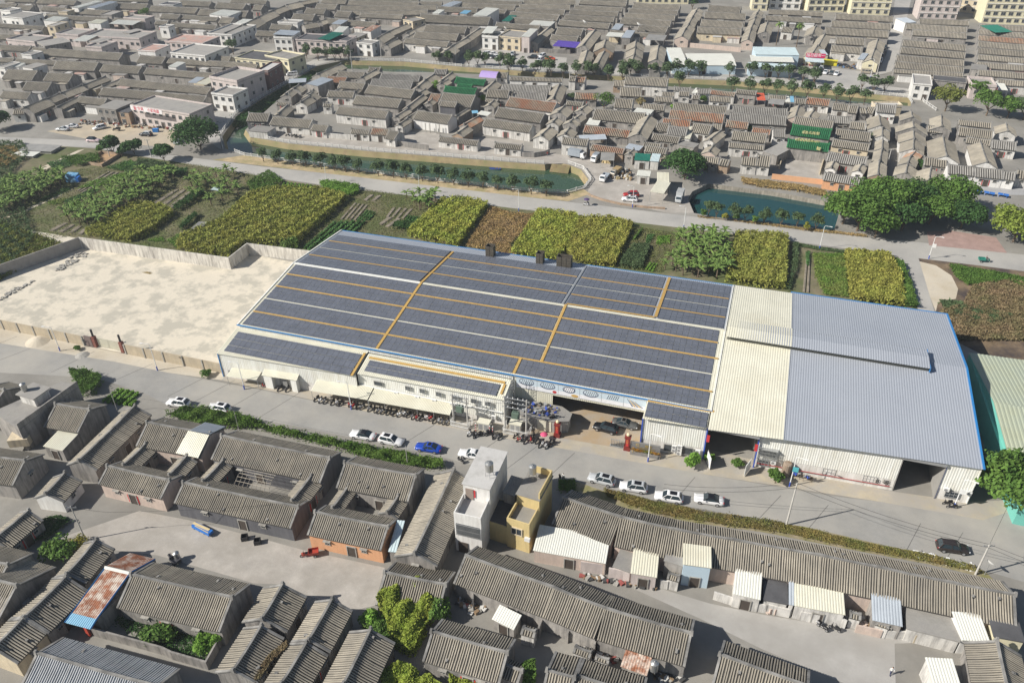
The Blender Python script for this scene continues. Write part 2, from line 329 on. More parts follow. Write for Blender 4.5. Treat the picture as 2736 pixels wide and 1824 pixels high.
m_frame=plain('window_frame',(.22,.22,.21),.5); m_conc=mat('bare_concrete',(.40,.385,.35),.9,.15,.8,streak=(.2,.19,.17))
m_ac=plain('ac_white',(.70,.70,.68),.5); m_steel=mat('galvanised_steel',(.45,.46,.46),.4,.1,1.,metal=.5)
m_pole=mat('pole_concrete',(.52,.50,.46),.85,.08,1.); m_white2=plain('white_paint',(.8,.8,.78),.5)
def panel_mat():
    M=mat('solar_cell',(.125,.136,.165),.28,.14,.5,spec=.5); N=M.node_tree.nodes; L=M.node_tree.links  # paler than bare cells: the sheen on the panels is mixed into this colour
    return M
m_pv=panel_mat(); m_pvl=plain('panel_half_line',(.24,.25,.27),.35)
fac=thing('factory_building','long white factory whose roof is covered with solar panels and yellow walkways','factory',(-27,104,0))
RY=133.6; ZR=10.42
def zn(y): return ZR-.105*(RY-y)
def zf(y): return ZR-.105*(y-RY)
def zz(y): return zn(y) if y<RY else zf(y)
# roofs
def roof_sheet(name,x0,x1,y0,y1,mt,lab=None,pitch=.42,h=.03,ye0=None):
    b=MB(); ya=y0; yb=y0 if ye0 is None else ye0
    b.corr((x0,y1,zz(y1)),(x1,y1,zz(y1)),(x1,yb,zz(yb)),(x0,ya,zz(ya)),pitch,h)
    return b.build(name,mt,fac,label=lab)
roof_sheet('roof',-94.7,-.8,111.3,RY,m_cream,'cream ribbed metal under the near solar panels'); roof_sheet('roof',-94.7,-.8,155.4,RY,m_grey,'grey ribbed metal under the far solar panels')
roof_sheet('roof',-.8,11.3,106.7,RY,m_cream,'bare cream metal roof between the panels and the grey roof',ye0=107.6); roof_sheet('roof',-.8,11.3,155.7,RY,m_cream,'bare cream metal roof on the far slope')
roof_sheet('roof',11.3,41.2,107.6,RY,m_grey,'plain blue-grey metal roof',ye0=109.2); roof_sheet('roof',11.3,41.2,156.2,RY,m_grey,'plain blue-grey metal roof, far slope')
def strip(name,x0,y0,x1,y1,w,mt,up=.12,th=.08,lab=None,zfun=zz):
    b=MB(); a=np.array([x0,y0]);c=np.array([x1,y1]); 
    n=max(1,int(abs(y1-y0)/4)); 
    if (y0-RY)*(y1-RY)<0: P=[a,a+(c-a)*(RY-y0)/(y1-y0),c]
    else: P=[a,c]
    for p,q in zip(P,P[1:]):
        d=(q-p)/np.linalg.norm(q-p); s=np.array([-d[1],d[0]])*w/2
        lo=[(*(p+s*k),zfun(p[1])+up) for k in(1,)]
        A,B_,C_,D=[(*(v),zfun(v[1])+up) for v in (p-s,q-s,q+s,p+s)]
        b.hexa([A,B_,C_,D],[(v[0],v[1],v[2]+th) for v in(A,B_,C_,D)])
    return b.build(name,mt,fac,label=lab)
b=MB(); b.box((-79.4,RY,ZR+.06),(30.4,.75,.10)); b.build('ridge_cap',m_white,fac,label='white ridge cap'); b=MB(); b.box((-32.5,RY,ZR+.05),(63.0,.6,.08)); b.build('ridge_cap',m_cream,fac,label='cream ridge cap')
for y in (111.2,155.5): 
    b=MB(); b.box((-47.8,y,zz(y)-.02),(94.4,.18,.22)); b.build('eave_trim',m_blue,fac)
b=MB(); b.box((26.2,156.3,zz(156.3)),(30.4,.2,.25)); b.build('eave_trim',m_blue,fac)
for x,mt,y0,y1 in ((-94.8,m_white,111.2,155.5),(41.25,m_blue,109.2,156.3)): strip('verge_trim',x,y0,x,y1,.3,mt,.03,.16)
strip('verge_trim',-.85,111.2,-.85,155.4,.22,m_white,.06,.1); strip('verge_trim',11.3,107.7,11.3,156,.12,m_grey,.05,.05)
# solar arrays: every panel a slab of its own with a gap round it and a paler half-cell line
ROWN=[(133.15,131.42),(131.34,129.7),(129.2,127.2),(127.12,125.12),(124.66,122.7),(122.62,120.62),(120.28,118.24),(118.16,116.1),(115.62,113.62),(113.54,111.55)]
ROWF=[(134.1,136.4),(136.48,138.8),(139.3,141.4),(141.48,143.55),(143.87,145.9),(145.98,147.9),(148.3,150.25),(150.33,152.2)]
def array(x0,x1,rows,zfun=zz,pw=1.13,up=.1,lab=None):
    b=MB(); n=max(1,round((x1-x0)/pw)); w=(x1-x0)/n
    for ya,yb in rows:
        za,zb=zfun(ya),zfun(yb)
        for k in range(n):
            xa,xb=x0+k*w+.022+(.018 if k%2==0 else 0),x0+(k+1)*w-.022; g=.05
            lo=[(xa,ya,za+up),(xb,ya,za+up),(xb,yb,zb+up),(xa,yb,zb+up)]
            if yb>ya: lo=lo[::-1]
            lo=lo[::-1]
            i=b.vs(lo+[(p[0],p[1],p[2]+.04) for p in lo])
            for j in range(4): b.f.append((i+j,i+(j+1)%4,i+4+(j+1)%4,i+4+j)); b.m.append(1)
            b.f.append((i+4,i+5,i+6,i+7)); b.m.append(0)
            ym=(ya+yb)/2; zm=(za+zb)/2+up+.0445; s=.022
            b.face([(xa,ym-s,zm-s*.1),(xb,ym-s,zm-s*.1),(xb,ym+s,zm+s*.1),(xa,ym+s,zm+s*.1)],2)
    return b.build('solar_array',[m_pv,m_alu,m_pvl],fac,label=lab)
def pairs(rows): return [rows[i:i+2] for i in range(0,len(rows),2)]
for x0,x1 in ((-94.0,-64.4),(-63.6,-32.9),(-32.0,-1.9)):
    for rs in pairs(ROWN):
        if rs[0][0]<116 and x0>-64:
            if x0<-40: array(-63.6,-36.8,rs)
            else: array(-36.0,-1.6,rs)
        else: array(x0,x1,rs)
for x0,x1 in ((-94.0,-64.4),(-63.6,-33.6)):
    for rs in pairs(ROWF): array(x0,x1,rs)
ROWF2=ROWF[:-1]+[(150.4,152.4),(152.5,154.5)]
for x0,x1 in ((-32.6,-15.2),(-13.9,-1.3)):
    for rs in pairs(ROWF2): array(x0,x1,rs)
for y in (129.45,124.9,115.87): strip('walkway',-94,y,-1.2 if y<128 else -1.8,y,.32,m_yel)
for y in (139.05,148.1): strip('walkway',-94,y,-33.6,y,.3,m_yel); strip('walkway',-32.6,y,-1.3,y,.3,m_yel)
strip('walkway',-64,111.5,-64,152,.5,m_yel,.16); strip('walkway',-32.4,116,-32.4,133.9,.5,m_yel,.16); strip('walkway',-36.4,111.5,-36.4,115.8,.5,m_yel,.16)
strip('walkway',-14.4,134.6,-14.4,154.6,.6,m_yel,.16); strip('walkway',-32.3,134.2,-14.6,134.2,.4,m_yel,.2); strip('roof_gutter',-33.1,134,-33.1,154.6,.35,m_steel,.1,.1)
strip('cable_tray',-64.6,134,-64.6,152,.16,m_dark,.14,.1)
for y in (120.45,143.7): strip('roof_gap',-94,y,-1.4,y,.22,m_cream,.06,.03)
# walls of the main hall
def wall(x0,y0,x1,y1,z0,z1,mt=m_white,name='wall',h=.028,pitch=.38,lab=None,z0b=None,z1b=None):
    b=MB(); z0b=z0 if z0b is None else z0b; z1b=z1 if z1b is None else z1b
    b.corr((x0,y0,z1),(x1,y1,z1b),(x1,y1,z0b),(x0,y0,z0),pitch,h); 
    d=np.array([x1-x0,y1-y0]); d/=np.linalg.norm(d); n=np.array([-d[1],d[0]])*.12
    b.hexa([(x0+n[0],y0+n[1],z0),(x1+n[0],y1+n[1],z0b),(x1+2*n[0],y1+2*n[1],z0b),(x0+2*n[0],y0+2*n[1],z0)],[(x0+n[0],y0+n[1],z1),(x1+n[0],y1+n[1],z1b),(x1+2*n[0],y1+2*n[1],z1b),(x0+2*n[0],y0+2*n[1],z1)])
    return b.build(name,mt,fac,label=lab)
def flat(x0,y0,x1,y1,z0,z1,mt,name='base_wall',th=.22,lab=None):
    b=MB(); d=np.array([x1-x0,y1-y0]); L=np.linalg.norm(d); d/=L; n=np.array([-d[1],d[0]])
    c=np.array([x0+x1,y0+y1])/2+n*th/2; b.box((*c,(z0+z1)/2),(L,th,z1-z0),math.atan2(d[1],d[0])); return b.build(name,mt,fac,label=lab)
wall(-94.6,111.45,-36.6,111.45,6.9,zz(111.4)-.08)           # strip above the lean-tos
def gable(x,y0,y1,mt,z0=0):
    b=MB(); P=[(x,y0,z0),(x,y1,z0),(x,y1,zz(y1)-.1),(x,RY,ZR-.1),(x,y0,zz(y0)-.1)]; Q=[(p[0]-.15,p[1],p[2]) for p in P]
    b.hexa(P,Q); b.build('gable_wall',mt,fac)
gable(-94.5,111.6,155.3,m_white); gable(41.1,109.5,156.1,m_white)
wall(-94.6,155.35,41,155.9,0,zz(155.4)-.1,m_white)
# lean-to A and B
ZA=lambda y,x:7.15-(110.9-y)*.205
def lean(x0,x1,yt,zt,ye0,ye1,ze,rows,lab):
    b=MB(); b.corr((x0,yt,zt),(x1,yt,zt),(x1,ye1,ze),(x0,ye0,ze),.38,.045); b.build('lean_to_roof',m_cream,fac,label=lab)
    s=(zt-ze)/(yt-(ye0+ye1)/2)
    for xa,xb,rs in rows: array(xa,xb,rs,lambda y:zt-(yt-y)*s,up=.16)
    return lambda y:zt-(yt-y)*s
fa=lean(-95.4,-65.9,111.4,7.15,103.9,105.2,5.75,[(-94.3,-66.7,[(110.3,108.5),(108.4,106.6),(106.5,104.9)])],'cream lean-to roof along the left front')
fb=lean(-65.6,-36.6,111.0,7.1,105.8,106.2,5.9,[(-64.6,-38.3,[(109.3,107.95),(107.85,106.65)])],'cream lean-to roof in the middle front')
strip('walkway',-66.3,104.9,-66.3,110.8,.45,m_yel,.12,.08,zfun=fa); strip('walkway',-65,109.95,-37.6,109.95,.45,m_yel,.12,.08,zfun=fb); strip('walkway',-37.5,107.3,-37.5,109.6,.4,m_yel,.12,.08,zfun=fb)
wall(-95.2,104.2,-65.8,105.5,2.05,5.7); flat(-95.2,104.25,-65.8,105.55,0,2.05,m_base)
wall(-65.8,106.2,-36.8,106.5,.9,5.85); flat(-65.8,106.25,-36.8,106.55,0,.9,m_base)
b=MB(); b.hexa([(-95.2,104.2,0),(-95.2,111.5,0),(-95.35,111.5,0),(-95.35,104.2,0)],[(-95.2,104.2,5.7),(-95.2,111.5,7.1),(-95.35,111.5,7.1),(-95.35,104.2,5.7)]); b.build('side_wall',m_white,fac)
b=MB(); b.hexa([(-36.7,106.4,0),(-36.55,106.4,0),(-36.55,111.4,0),(-36.7,111.4,0)],[(-36.7,106.4,5.8),(-36.55,106.4,5.8),(-36.55,111.4,7.05),(-36.7,111.4,7.05)]); b.build('side_wall',m_white,fac)
b=MB(); b.box((-95.25,104.12,2.9),(.16,.1,5.7)); b.build('corner_trim',m_blue,fac)
b=MB(); b.box((-51.2,106.05,3.15),(28.6,.18,.14)); b.build('cable_conduit',m_white2,fac)
# loading bay front with its posters
wall(-36.5,111.6,-11.8,111.6,4.75,zz(111.4)-.1,m_cream); wall(-36.5,111.6,-29.0,111.6,1.6,4.75,m_cream); flat(-36.5,111.65,-29.0,111.65,0,1.6,m_base)
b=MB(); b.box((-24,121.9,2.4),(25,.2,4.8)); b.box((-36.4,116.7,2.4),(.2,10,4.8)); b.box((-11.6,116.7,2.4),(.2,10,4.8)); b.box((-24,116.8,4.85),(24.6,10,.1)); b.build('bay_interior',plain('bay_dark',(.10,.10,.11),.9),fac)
b=MB(); b.box((-24,111.33,7.92),(24.8,.14,.5)); b.build('fascia',m_white,fac)
m_post=[plain('poster_sky',(.55,.64,.70),.5),plain('poster_white',(.78,.78,.80),.5)]; m_ink=plain('poster_ink',(.05,.06,.09),.5); m_plate=plain('poster_plate',(.16,.19,.25),.4); m_pr=plain('poster_red',(.5,.03,.03),.5); m_po=plain('poster_gold',(.55,.35,.10),.5)
def disc(b,c,rx,rz,mi,y,n=20): b.face([(c[0]+rx*math.cos(t),y,c[1]+rz*math.sin(t)) for t in [2*math.pi*k/n for k in range(n)]],mi)
pw=3.95
for k in range(6):
    x=-35.9+k*4.0; b=MB(); z0,z1=5.35,7.55
    b.box((x+pw/2,111.45,(z0+z1)/2),(pw,.1,z1-z0),mi=0); y=111.395
    b.face([(x,y,z0),(x+pw,y,z0),(x+pw,y,z0+.8),(x,y,z0+.9)],1)
    if k in (0,1,3): disc(b,(x+pw/2,z0+1.5),1.45,.8,3,y-.004); disc(b,(x+pw/2,z0+1.58),1.25,.62,0,y-.008)
    if k==2: disc(b,(x+pw*.5,z0+1.45),1.2,.72,3,y-.004); disc(b,(x+pw*.5,z0+1.5),1.0,.5,1,y-.008); disc(b,(x+3.1,z0+.35),.7,.3,5,y-.008)
    if k==5:
        for j in range(5): b.face([(x+.5+j*.35,y-.006,z0+1.9-j*.1),(x+.62+j*.35,y-.006,z0+1.9-j*.1),(x+1.8+j*.45,y-.006,z0+.4),(x+1.5+j*.45,y-.006,z0+.35)],5 if j%2 else 3)
    for j in range(6 if k!=5 else 0):
        xx=x+.9+j*.36; b.face([(xx,y-.012,z0+1.0),(xx+.1,y-.012,z0+1.0),(xx+.45,y-.012,z0+2.0),(xx+.35,y-.012,z0+2.0)],2)
    if k==1: disc(b,(x+3.3,z0+.4),.4,.3,4,y-.012)
    b.build('poster',[m_post[0],m_post[1],m_ink,m_plate,m_pr,m_po],fac,label='poster of cutlery and plates above the loading bay')
# low solar roof and gate wing
fd=lean(-11.8,-.95,111.5,7.95,106.6,107.2,7.35,[(-11.6,-1.2,[(110.6,108.9),(108.8,107.1)])],'small lower roof right of the loading bay')
strip('walkway',-11.7,111.0,-.3,111.2,.45,m_yel,.12,.08,zfun=fd)
wall(-11.7,107.3,-.9,107.9,2.3,7.3); flat(-11.7,107.36,-.9,107.96,0,2.3,m_base)
b=MB(); b.hexa([(-11.75,107.3,0),(-11.6,107.3,0),(-11.6,111.6,0),(-11.75,111.6,0)],[(-11.75,107.3,7.25),(-11.6,107.3,7.25),(-11.6,111.6,7.8),(-11.75,111.6,7.8)]); b.build('side_wall',m_white,fac)
for x,y,z in ((-11.78,107.2,3.6),(-.9,107.85,3.6),(7.6,108.2,3.6)): b=MB(); b.box((x,y,z),(.22,.14,z*2)); b.build('corner_trim',m_bluep,fac)
wall(7.6,108.5,11.4,108.65,1.9,zz(108)-.1); wall(11.4,108.65,29.7,109.2,2.35,zz(109)-.15); flat(7.6,108.6,29.7,109.25,0,2.35,m_base)
wall(36.2,109.4,41.1,109.6,2.3,zz(109.6)-.15); flat(36.2,109.48,41.1,109.68,0,2.3,m_base)
b=MB(); b.box((18.6,108.7,.95),(21.2,.05,.12),math.atan2(.65,22)); b.build('red_stripe',plain('red_stripe',(.40,.05,.06),.6),fac)
for x0,x1 in ((-.8,7.5),(29.8,36.1)): b=MB(); b.box(((x0+x1)/2,125,3.5),(x1-x0,.2,7)); b.box((x0,117,3.4),(.15,15.5,6.8)); b.box((x1,117,3.4),(.15,15.5,6.8)); b.build('passage_wall',plain('passage_wall',(.30,.29,.27),.9),fac)
for a_,d_ in (((32.9,109.1,7.35),(6.4,.3,.5)),((3.4,107.5,7.2),(8.4,.25,.45))): b=MB(); b.box(a_,d_); b.build('lintel',m_steel,fac)
b=MB(); b.box((36.15,109.4,3.5),(.22,.2,7)); b.build('corner_trim',m_bluep,fac)
# raised ridge vent
b=MB(); x0,x1=-.4,34.8
b.corr((x0,133.4,11.55),(x1,133.4,11.55),(x1,130.3,11.2),(x0,130.3,11.2),.42,.045,0); b.corr((x0,133.4,11.55),(x1,133.4,11.55),(x1,136.6,11.2),(x0,136.6,11.2),.42,.045,0); b.build('ridge_vent_roof',m_grey,fac,label='raised ventilation roof along the ridge')
b=MB(); b.corr((x0,133.4,11.58),(11.3,133.4,11.58),(11.3,130.28,11.23),(x0,130.28,11.23),.42,.045,0); b.corr((x0,133.4,11.58),(11.3,133.4,11.58),(11.3,136.6,11.23),(x0,136.6,11.23),.42,.045,0); b.build('ridge_vent_roof',m_cream,fac,label='cream part of the raised ventilation roof')
b=MB(); b.box((17.2,131.0,10.75),(35,.1,1.0)); b.box((17.2,136.2,10.75),(35,.1,1.0)); b.build('vent_gap_shade',plain('vent_gap_dark',(.13,.13,.11),.8),fac)  # dark strips painted in place of the shaded gap under the vent roof
b=MB(); b.hexa([(34.8,130.4,10.3),(34.9,130.4,10.3),(34.9,136.5,10.3),(34.8,136.5,10.3)],[(34.8,130.4,11.3),(34.9,130.4,11.3),(34.9,136.5,11.3),(34.8,136.5,11.3)]); b.build('vent_end',m_blue,fac)
# chimneys of black steel panels
m_chim=mat('chimney_steel',(.09,.08,.065),.6,.2,1.)
for x0,x1,h in ((-56.2,-54.3,2.7),(-44.2,-42.6,2.7),(-39.4,-36.1,2.6)):
    b=MB(); z=zz(152.4)-.2; d=1.7; yc=152.4+d/2; t=.12
    for a in ((x0,x1,152.4,152.4+t),(x0,x1,152.4+d-t,152.4+d),(x0,x0+t,152.4+t,152.4+d-t),(x1-t,x1,152.4+t,152.4+d-t)): b.box(((a[0]+a[1])/2,(a[2]+a[3])/2,z+h/2),(a[1]-a[0],a[3]-a[2],h))
    for j in range(1,4): b.box(((x0+x1)/2,152.37,z+j*h/4),(x1-x0,.05,.05))
    for j in range(1,max(2,round(x1-x0))): b.box((x0+j*(x1-x0)/max(2,round(x1-x0)),152.37,z+h/2),(.05,.05,h))
    b.build('chimney',m_chim,fac)
# windows
def window(x,y,z,w,h,par=fac,rz=0.,bars=True,name='window'):
    b=MB(); c,s=math.cos(rz),math.sin(rz)
    b.box((x,y,z),(w,.08,h),rz); b.build(name,m_glass,par)
    f=MB()
    def bx(dx,dz,ww,hh): f.box((x+dx*c+.06*s,y+dx*s-.06*c,z+dz),(ww,.1,hh),rz)
    bx(0,h/2,w+.12,.08); bx(0,-h/2,w+.12,.08); bx(-w/2,0,.08,h); bx(w/2,0,.08,h)
    if bars:
        n=max(2,round(w/.6)); 
        for k in range(1,n): bx(-w/2+k*w/n,0,.05,h)
        for k in range(1,max(2,round(h/.6))): bx(0,-h/2+k*h/max(2,round(h/.6)),w,.05)
    f.build('window_frame',m_frame if not bars else m_steel,par)
RZ=math.atan2(.65,22)
for x in (-61.5,-55.4,-52.5,-49.2,-46.0,-42.3,-39.6): window(x,106.1,4.55 if x>-60 else 4.3,1.1 if x>-60 else 1.7,.85,bars=x>-60)
window(-93.3,104.2,1.45,.8,.9)
for x,w in ((19.6,2.0),(26.0,2.1),(12.8,1.4)): window(x,108.78+.03*(x-12),1.6,w,1.2,rz=RZ)
window(38.4,109.4,1.5,2.0,1.2,rz=RZ); window(9.1,108.5,1.25,1.6,1.2); window(-7.0,107.45,1.35,1.3,1.4,rz=.05,bars=False); window(-3.9,107.6,1.3,2.3,1.5,rz=.05,bars=False)
window(-34.2,111.55,.95,2.0,1.1)
b=MB(); b.box((9.4,108.25,4.5),(3.2,.7,.12))
for k in range(16): b.box((7.9+k*.2,107.95,3.5),(.05,.05,1.9))
for k in range(4): b.box((9.4,107.95,2.6+k*.6),(3.1,.05,.05))
b.build('window_cage',m_steel,fac); window(9.4,108.42,3.6,2.8,1.5)
def ac(x,y,z,rz=0.):
    b=MB(); b.box((x,y-.2,z),(.85,.38,.65),rz); b.build('air_conditioner',m_ac,fac)
    f=MB(); f.tube([(x-.1,y-.40,z),(x-.1,y-.42,z)],.25,12); f.build('fan_grille',plain('fan_grille',(.25,.25,.25),.6),fac)
for x in (-57.9,-53.6,-50.2,-46.6): ac(x,106.1,2.9)
for x,z in ((-5.9,1.9),(-5.9,1.15),(-5.0,2.1),(-5.0,1.4),(-5.0,.7),(-1.9,1.9),(-1.9,1.15),(-1.9,.45)): ac(x,107.55,z)
ac(37.3,109.35,2.55); ac(40.6,109.5,2.55); ac(10.6,108.5,1.9); ac(-38.6,106.3,1.7)
# awnings over the motorcycles, porch roofs
def awning(x0,x1,yb0,yb1,zb,yf0,yf1,zf_,n,lab):
    b=MB(); b.corr((x0,yb0,zb),(x1,yb1,zb),(x1,yf1,zf_),(x0,yf0,zf_),.3,.04); o=b.build('awning',m_cream,fac,label=lab)
    for k in range(n+1):
        p=MB(); t=k/max(1,n); p.tube([(x0+(x1-x0)*t,yf0+(yf1-yf0)*t+.15,0),(x0+(x1-x0)*t,yf0+(yf1-yf0)*t+.15,zf_)],.05,6); p.build('awning_post',m_steel,o)
awning(-74.2,-62.6,105.3,106.1,3.2,102.5,103.1,2.35,3,'cream awning over parked motorcycles, left half'); awning(-62.4,-46.2,106.1,106.35,3.1,103.0,103.5,2.3,5,'cream awning over parked motorcycles, right half')
awning(-92.6,-86.2,104.2,104.7,2.8,102.0,102.6,2.2,2,'small cream awning by the left corner')
awning(-85.4,-77.9,105.2,105.4,3.9,103.3,103.8,3.0,0,'cream porch roof over the side door')
for a_,d_ in (((-84.2,104.1,1.45),(1.8,1.3,2.9)),((-78.8,104.4,1.45),(1.2,1.0,2.9))): b=MB(); b.box(a_,d_); b.build('porch_wall',m_white,fac)
b=MB(); b.box((-81.5,104.55,1.3),(1.6,.1,2.5)); b.build('door',plain('grey_door',(.25,.25,.24),.6),fac)
# ---------------------------------------------------------------- tiled houses
m_rib=mat('tile_rib',(.40,.36,.29),.9,.2,.5,col2=(.25,.23,.195),c2scale=.18,c2amt=.42,c2soft=.18,objvar=.10)
m_pan=mat('tile_pan',(.075,.07,.062),.95,.3,.6,objvar=.15)
m_rib_s=mat('tile_rib_grey',(.37,.355,.325),.9,.2,.5,col2=(.26,.25,.235),c2scale=.2,c2amt=.4,c2soft=.15,objvar=.08)
m_rib_r=mat('tile_rib_red',(.40,.34,.26),.9,.22,.5,col2=(.40,.18,.10),c2scale=.22,c2amt=.5,c2soft=.12)
m_rib_n=mat('tile_green',(.035,.17,.07),.35,.25,.6,spec=.5); m_pan_n=mat('tile_green_pan',(.015,.07,.035),.5,.2,.8)
m_rib_b=mat('tile_rib_new',(.44,.45,.46),.8,.1,.5); m_pan_b=mat('tile_pan_blue',(.05,.075,.11),.7,.2,.5)
m_cap=mat('ridge_cap_grey',(.19,.185,.175),.9,.3,.8,col2=(.32,.31,.29),c2scale=.5,c2amt=.4)
ROOFM={'t':(m_rib,m_pan,m_cap),'s':(m_rib_s,m_pan,m_cap),'r':(m_rib_r,m_pan,m_cap),'n':(m_rib_n,m_pan_n,m_rib_n),'b':(m_rib_b,m_pan_b,m_cap)}
WALLM={'g':mat('wall_grey',(.33,.31,.285),.92,.2,.5,streak=(.13,.125,.12),objvar=.15),'w':mat('wall_white',(.66,.64,.60),.9,.12,.5,streak=(.27,.26,.245),objvar=.06),
 'W':mat('wall_white_clean',(.74,.73,.70),.85,.06,.5,streak=(.55,.53,.5)),'c':mat('wall_cream',(.62,.53,.38),.9,.1,.4,streak=(.42,.36,.27)),'p':mat('wall_pinkish',(.58,.47,.40),.9,.1,.4,streak=(.42,.35,.31)),
 'P':mat('wall_pink',(.58,.51,.48),.85,.1,.4,streak=(.42,.37,.35)),'o':mat('wall_orange',(.66,.36,.20),.85,.08,.4,streak=(.55,.30,.17)),'b':mat('wall_brick',(.40,.29,.20),.92,.2,.5,streak=(.25,.2,.16)),
 'k':mat('wall_dark_grey',(.135,.135,.145),.9,.12,.5,streak=(.09,.09,.10)),'y':mat('wall_yellow',(.70,.65,.46),.85,.08,.4,streak=(.58,.53,.38)),'Y':mat('wall_ochre',(.62,.49,.24),.85,.08,.4,streak=(.5,.4,.2)),'u':mat('wall_blue',(.50,.62,.70),.6,.05,.4),'m':mat('wall_maroon',(.20,.12,.11),.85,.15,.4)}
m_door=plain('door_dark',(.07,.055,.045),.7); m_doorr=plain('door_red',(.42,.06,.05),.7); m_paper=plain('red_paper',(.55,.04,.04),.7)
WIN={}
def wmesh(w,h,kind):
    k=(round(w,1),round(h,1),kind)
    if k not in WIN:
        b=MB(); w,h=k[0],k[1]
        b.box((0,-.01,0),(w,.06,h),0,0)
        if kind[:4]!='door':
            for dx,dz,ww,hh in((0,h/2,w+.2,.1),(0,-h/2,w+.2,.1),(-w/2,0,.1,h),(w/2,0,.1,h),(0,0,.05,h)): b.box((dx,-.05,dz),(ww,.1,hh),0,1)
            if kind=='hood': b.box((0,-.2,h/2+.12),(w+.4,.45,.08),0,1)
        else:
            for dx,dz,ww,hh in((0,h/2+.06,w+.3,.14),(-w/2-.07,0,.14,h),(w/2+.07,0,.14,h)): b.box((dx,-.05,dz),(ww,.12,hh),0,1)
            if kind=='doorp': b.box((-w/2-.28,-.03,.1),(.2,.05,h*.8),0,2); b.box((w/2+.28,-.03,.1),(.2,.05,h*.8),0,2)
        me=bpy.data.meshes.new('window'); me.from_pydata(b.v,[],b.f)
        for mm in ((m_glass,m_conc,m_paper) if kind[:4]!='door' else (m_door,m_conc,m_paper)): me.materials.append(mm)
        me.polygons.foreach_set('material_index',b.m); me.update(); WIN[k]=me
    return WIN[k]
def put(par,name,me,loc,rz=0.):
    o=bpy.data.objects.new(name,me); C.objects.link(o); o.parent=par; o.location=loc; o.rotation_euler=(0,0,rz); return o
VENT=None
def vent():
    global VENT
    if VENT is None:
        b=MB(); b.box((0,0,.08),(.34,.5,.16),.2,0); b.box((.02,-.1,.2),(.26,.3,.12),-.1,0); b.box((0,-.3,.05),(.2,.12,.12),0,1)
        VENT=bpy.data.meshes.new('roof_vent'); VENT.from_pydata(b.v,[],b.f); VENT.materials.append(m_cap); VENT.materials.append(m_dark); VENT.polygons.foreach_set('material_index',b.m)
    return VENT
SL=.5
def solve(q1,q2,qe,ze,sl=SL):
    best=None
    for k in range(520):
        zr=ze+.15+k*.0125; A,B_,E_=un(q1,zr),un(q2,zr),un(qe,ze)
        d=(B_-A)[:2]; L=np.linalg.norm(d); n=np.array([-d[1],d[0]])/L; hw=abs((E_-A)[:2]@n); g=zr-ze-sl*hw
        if best is None or abs(g)<best[0]: best=(abs(g),zr,hw,A,B_)
        if g>=0: break
    return best[1:]
HC=[0]
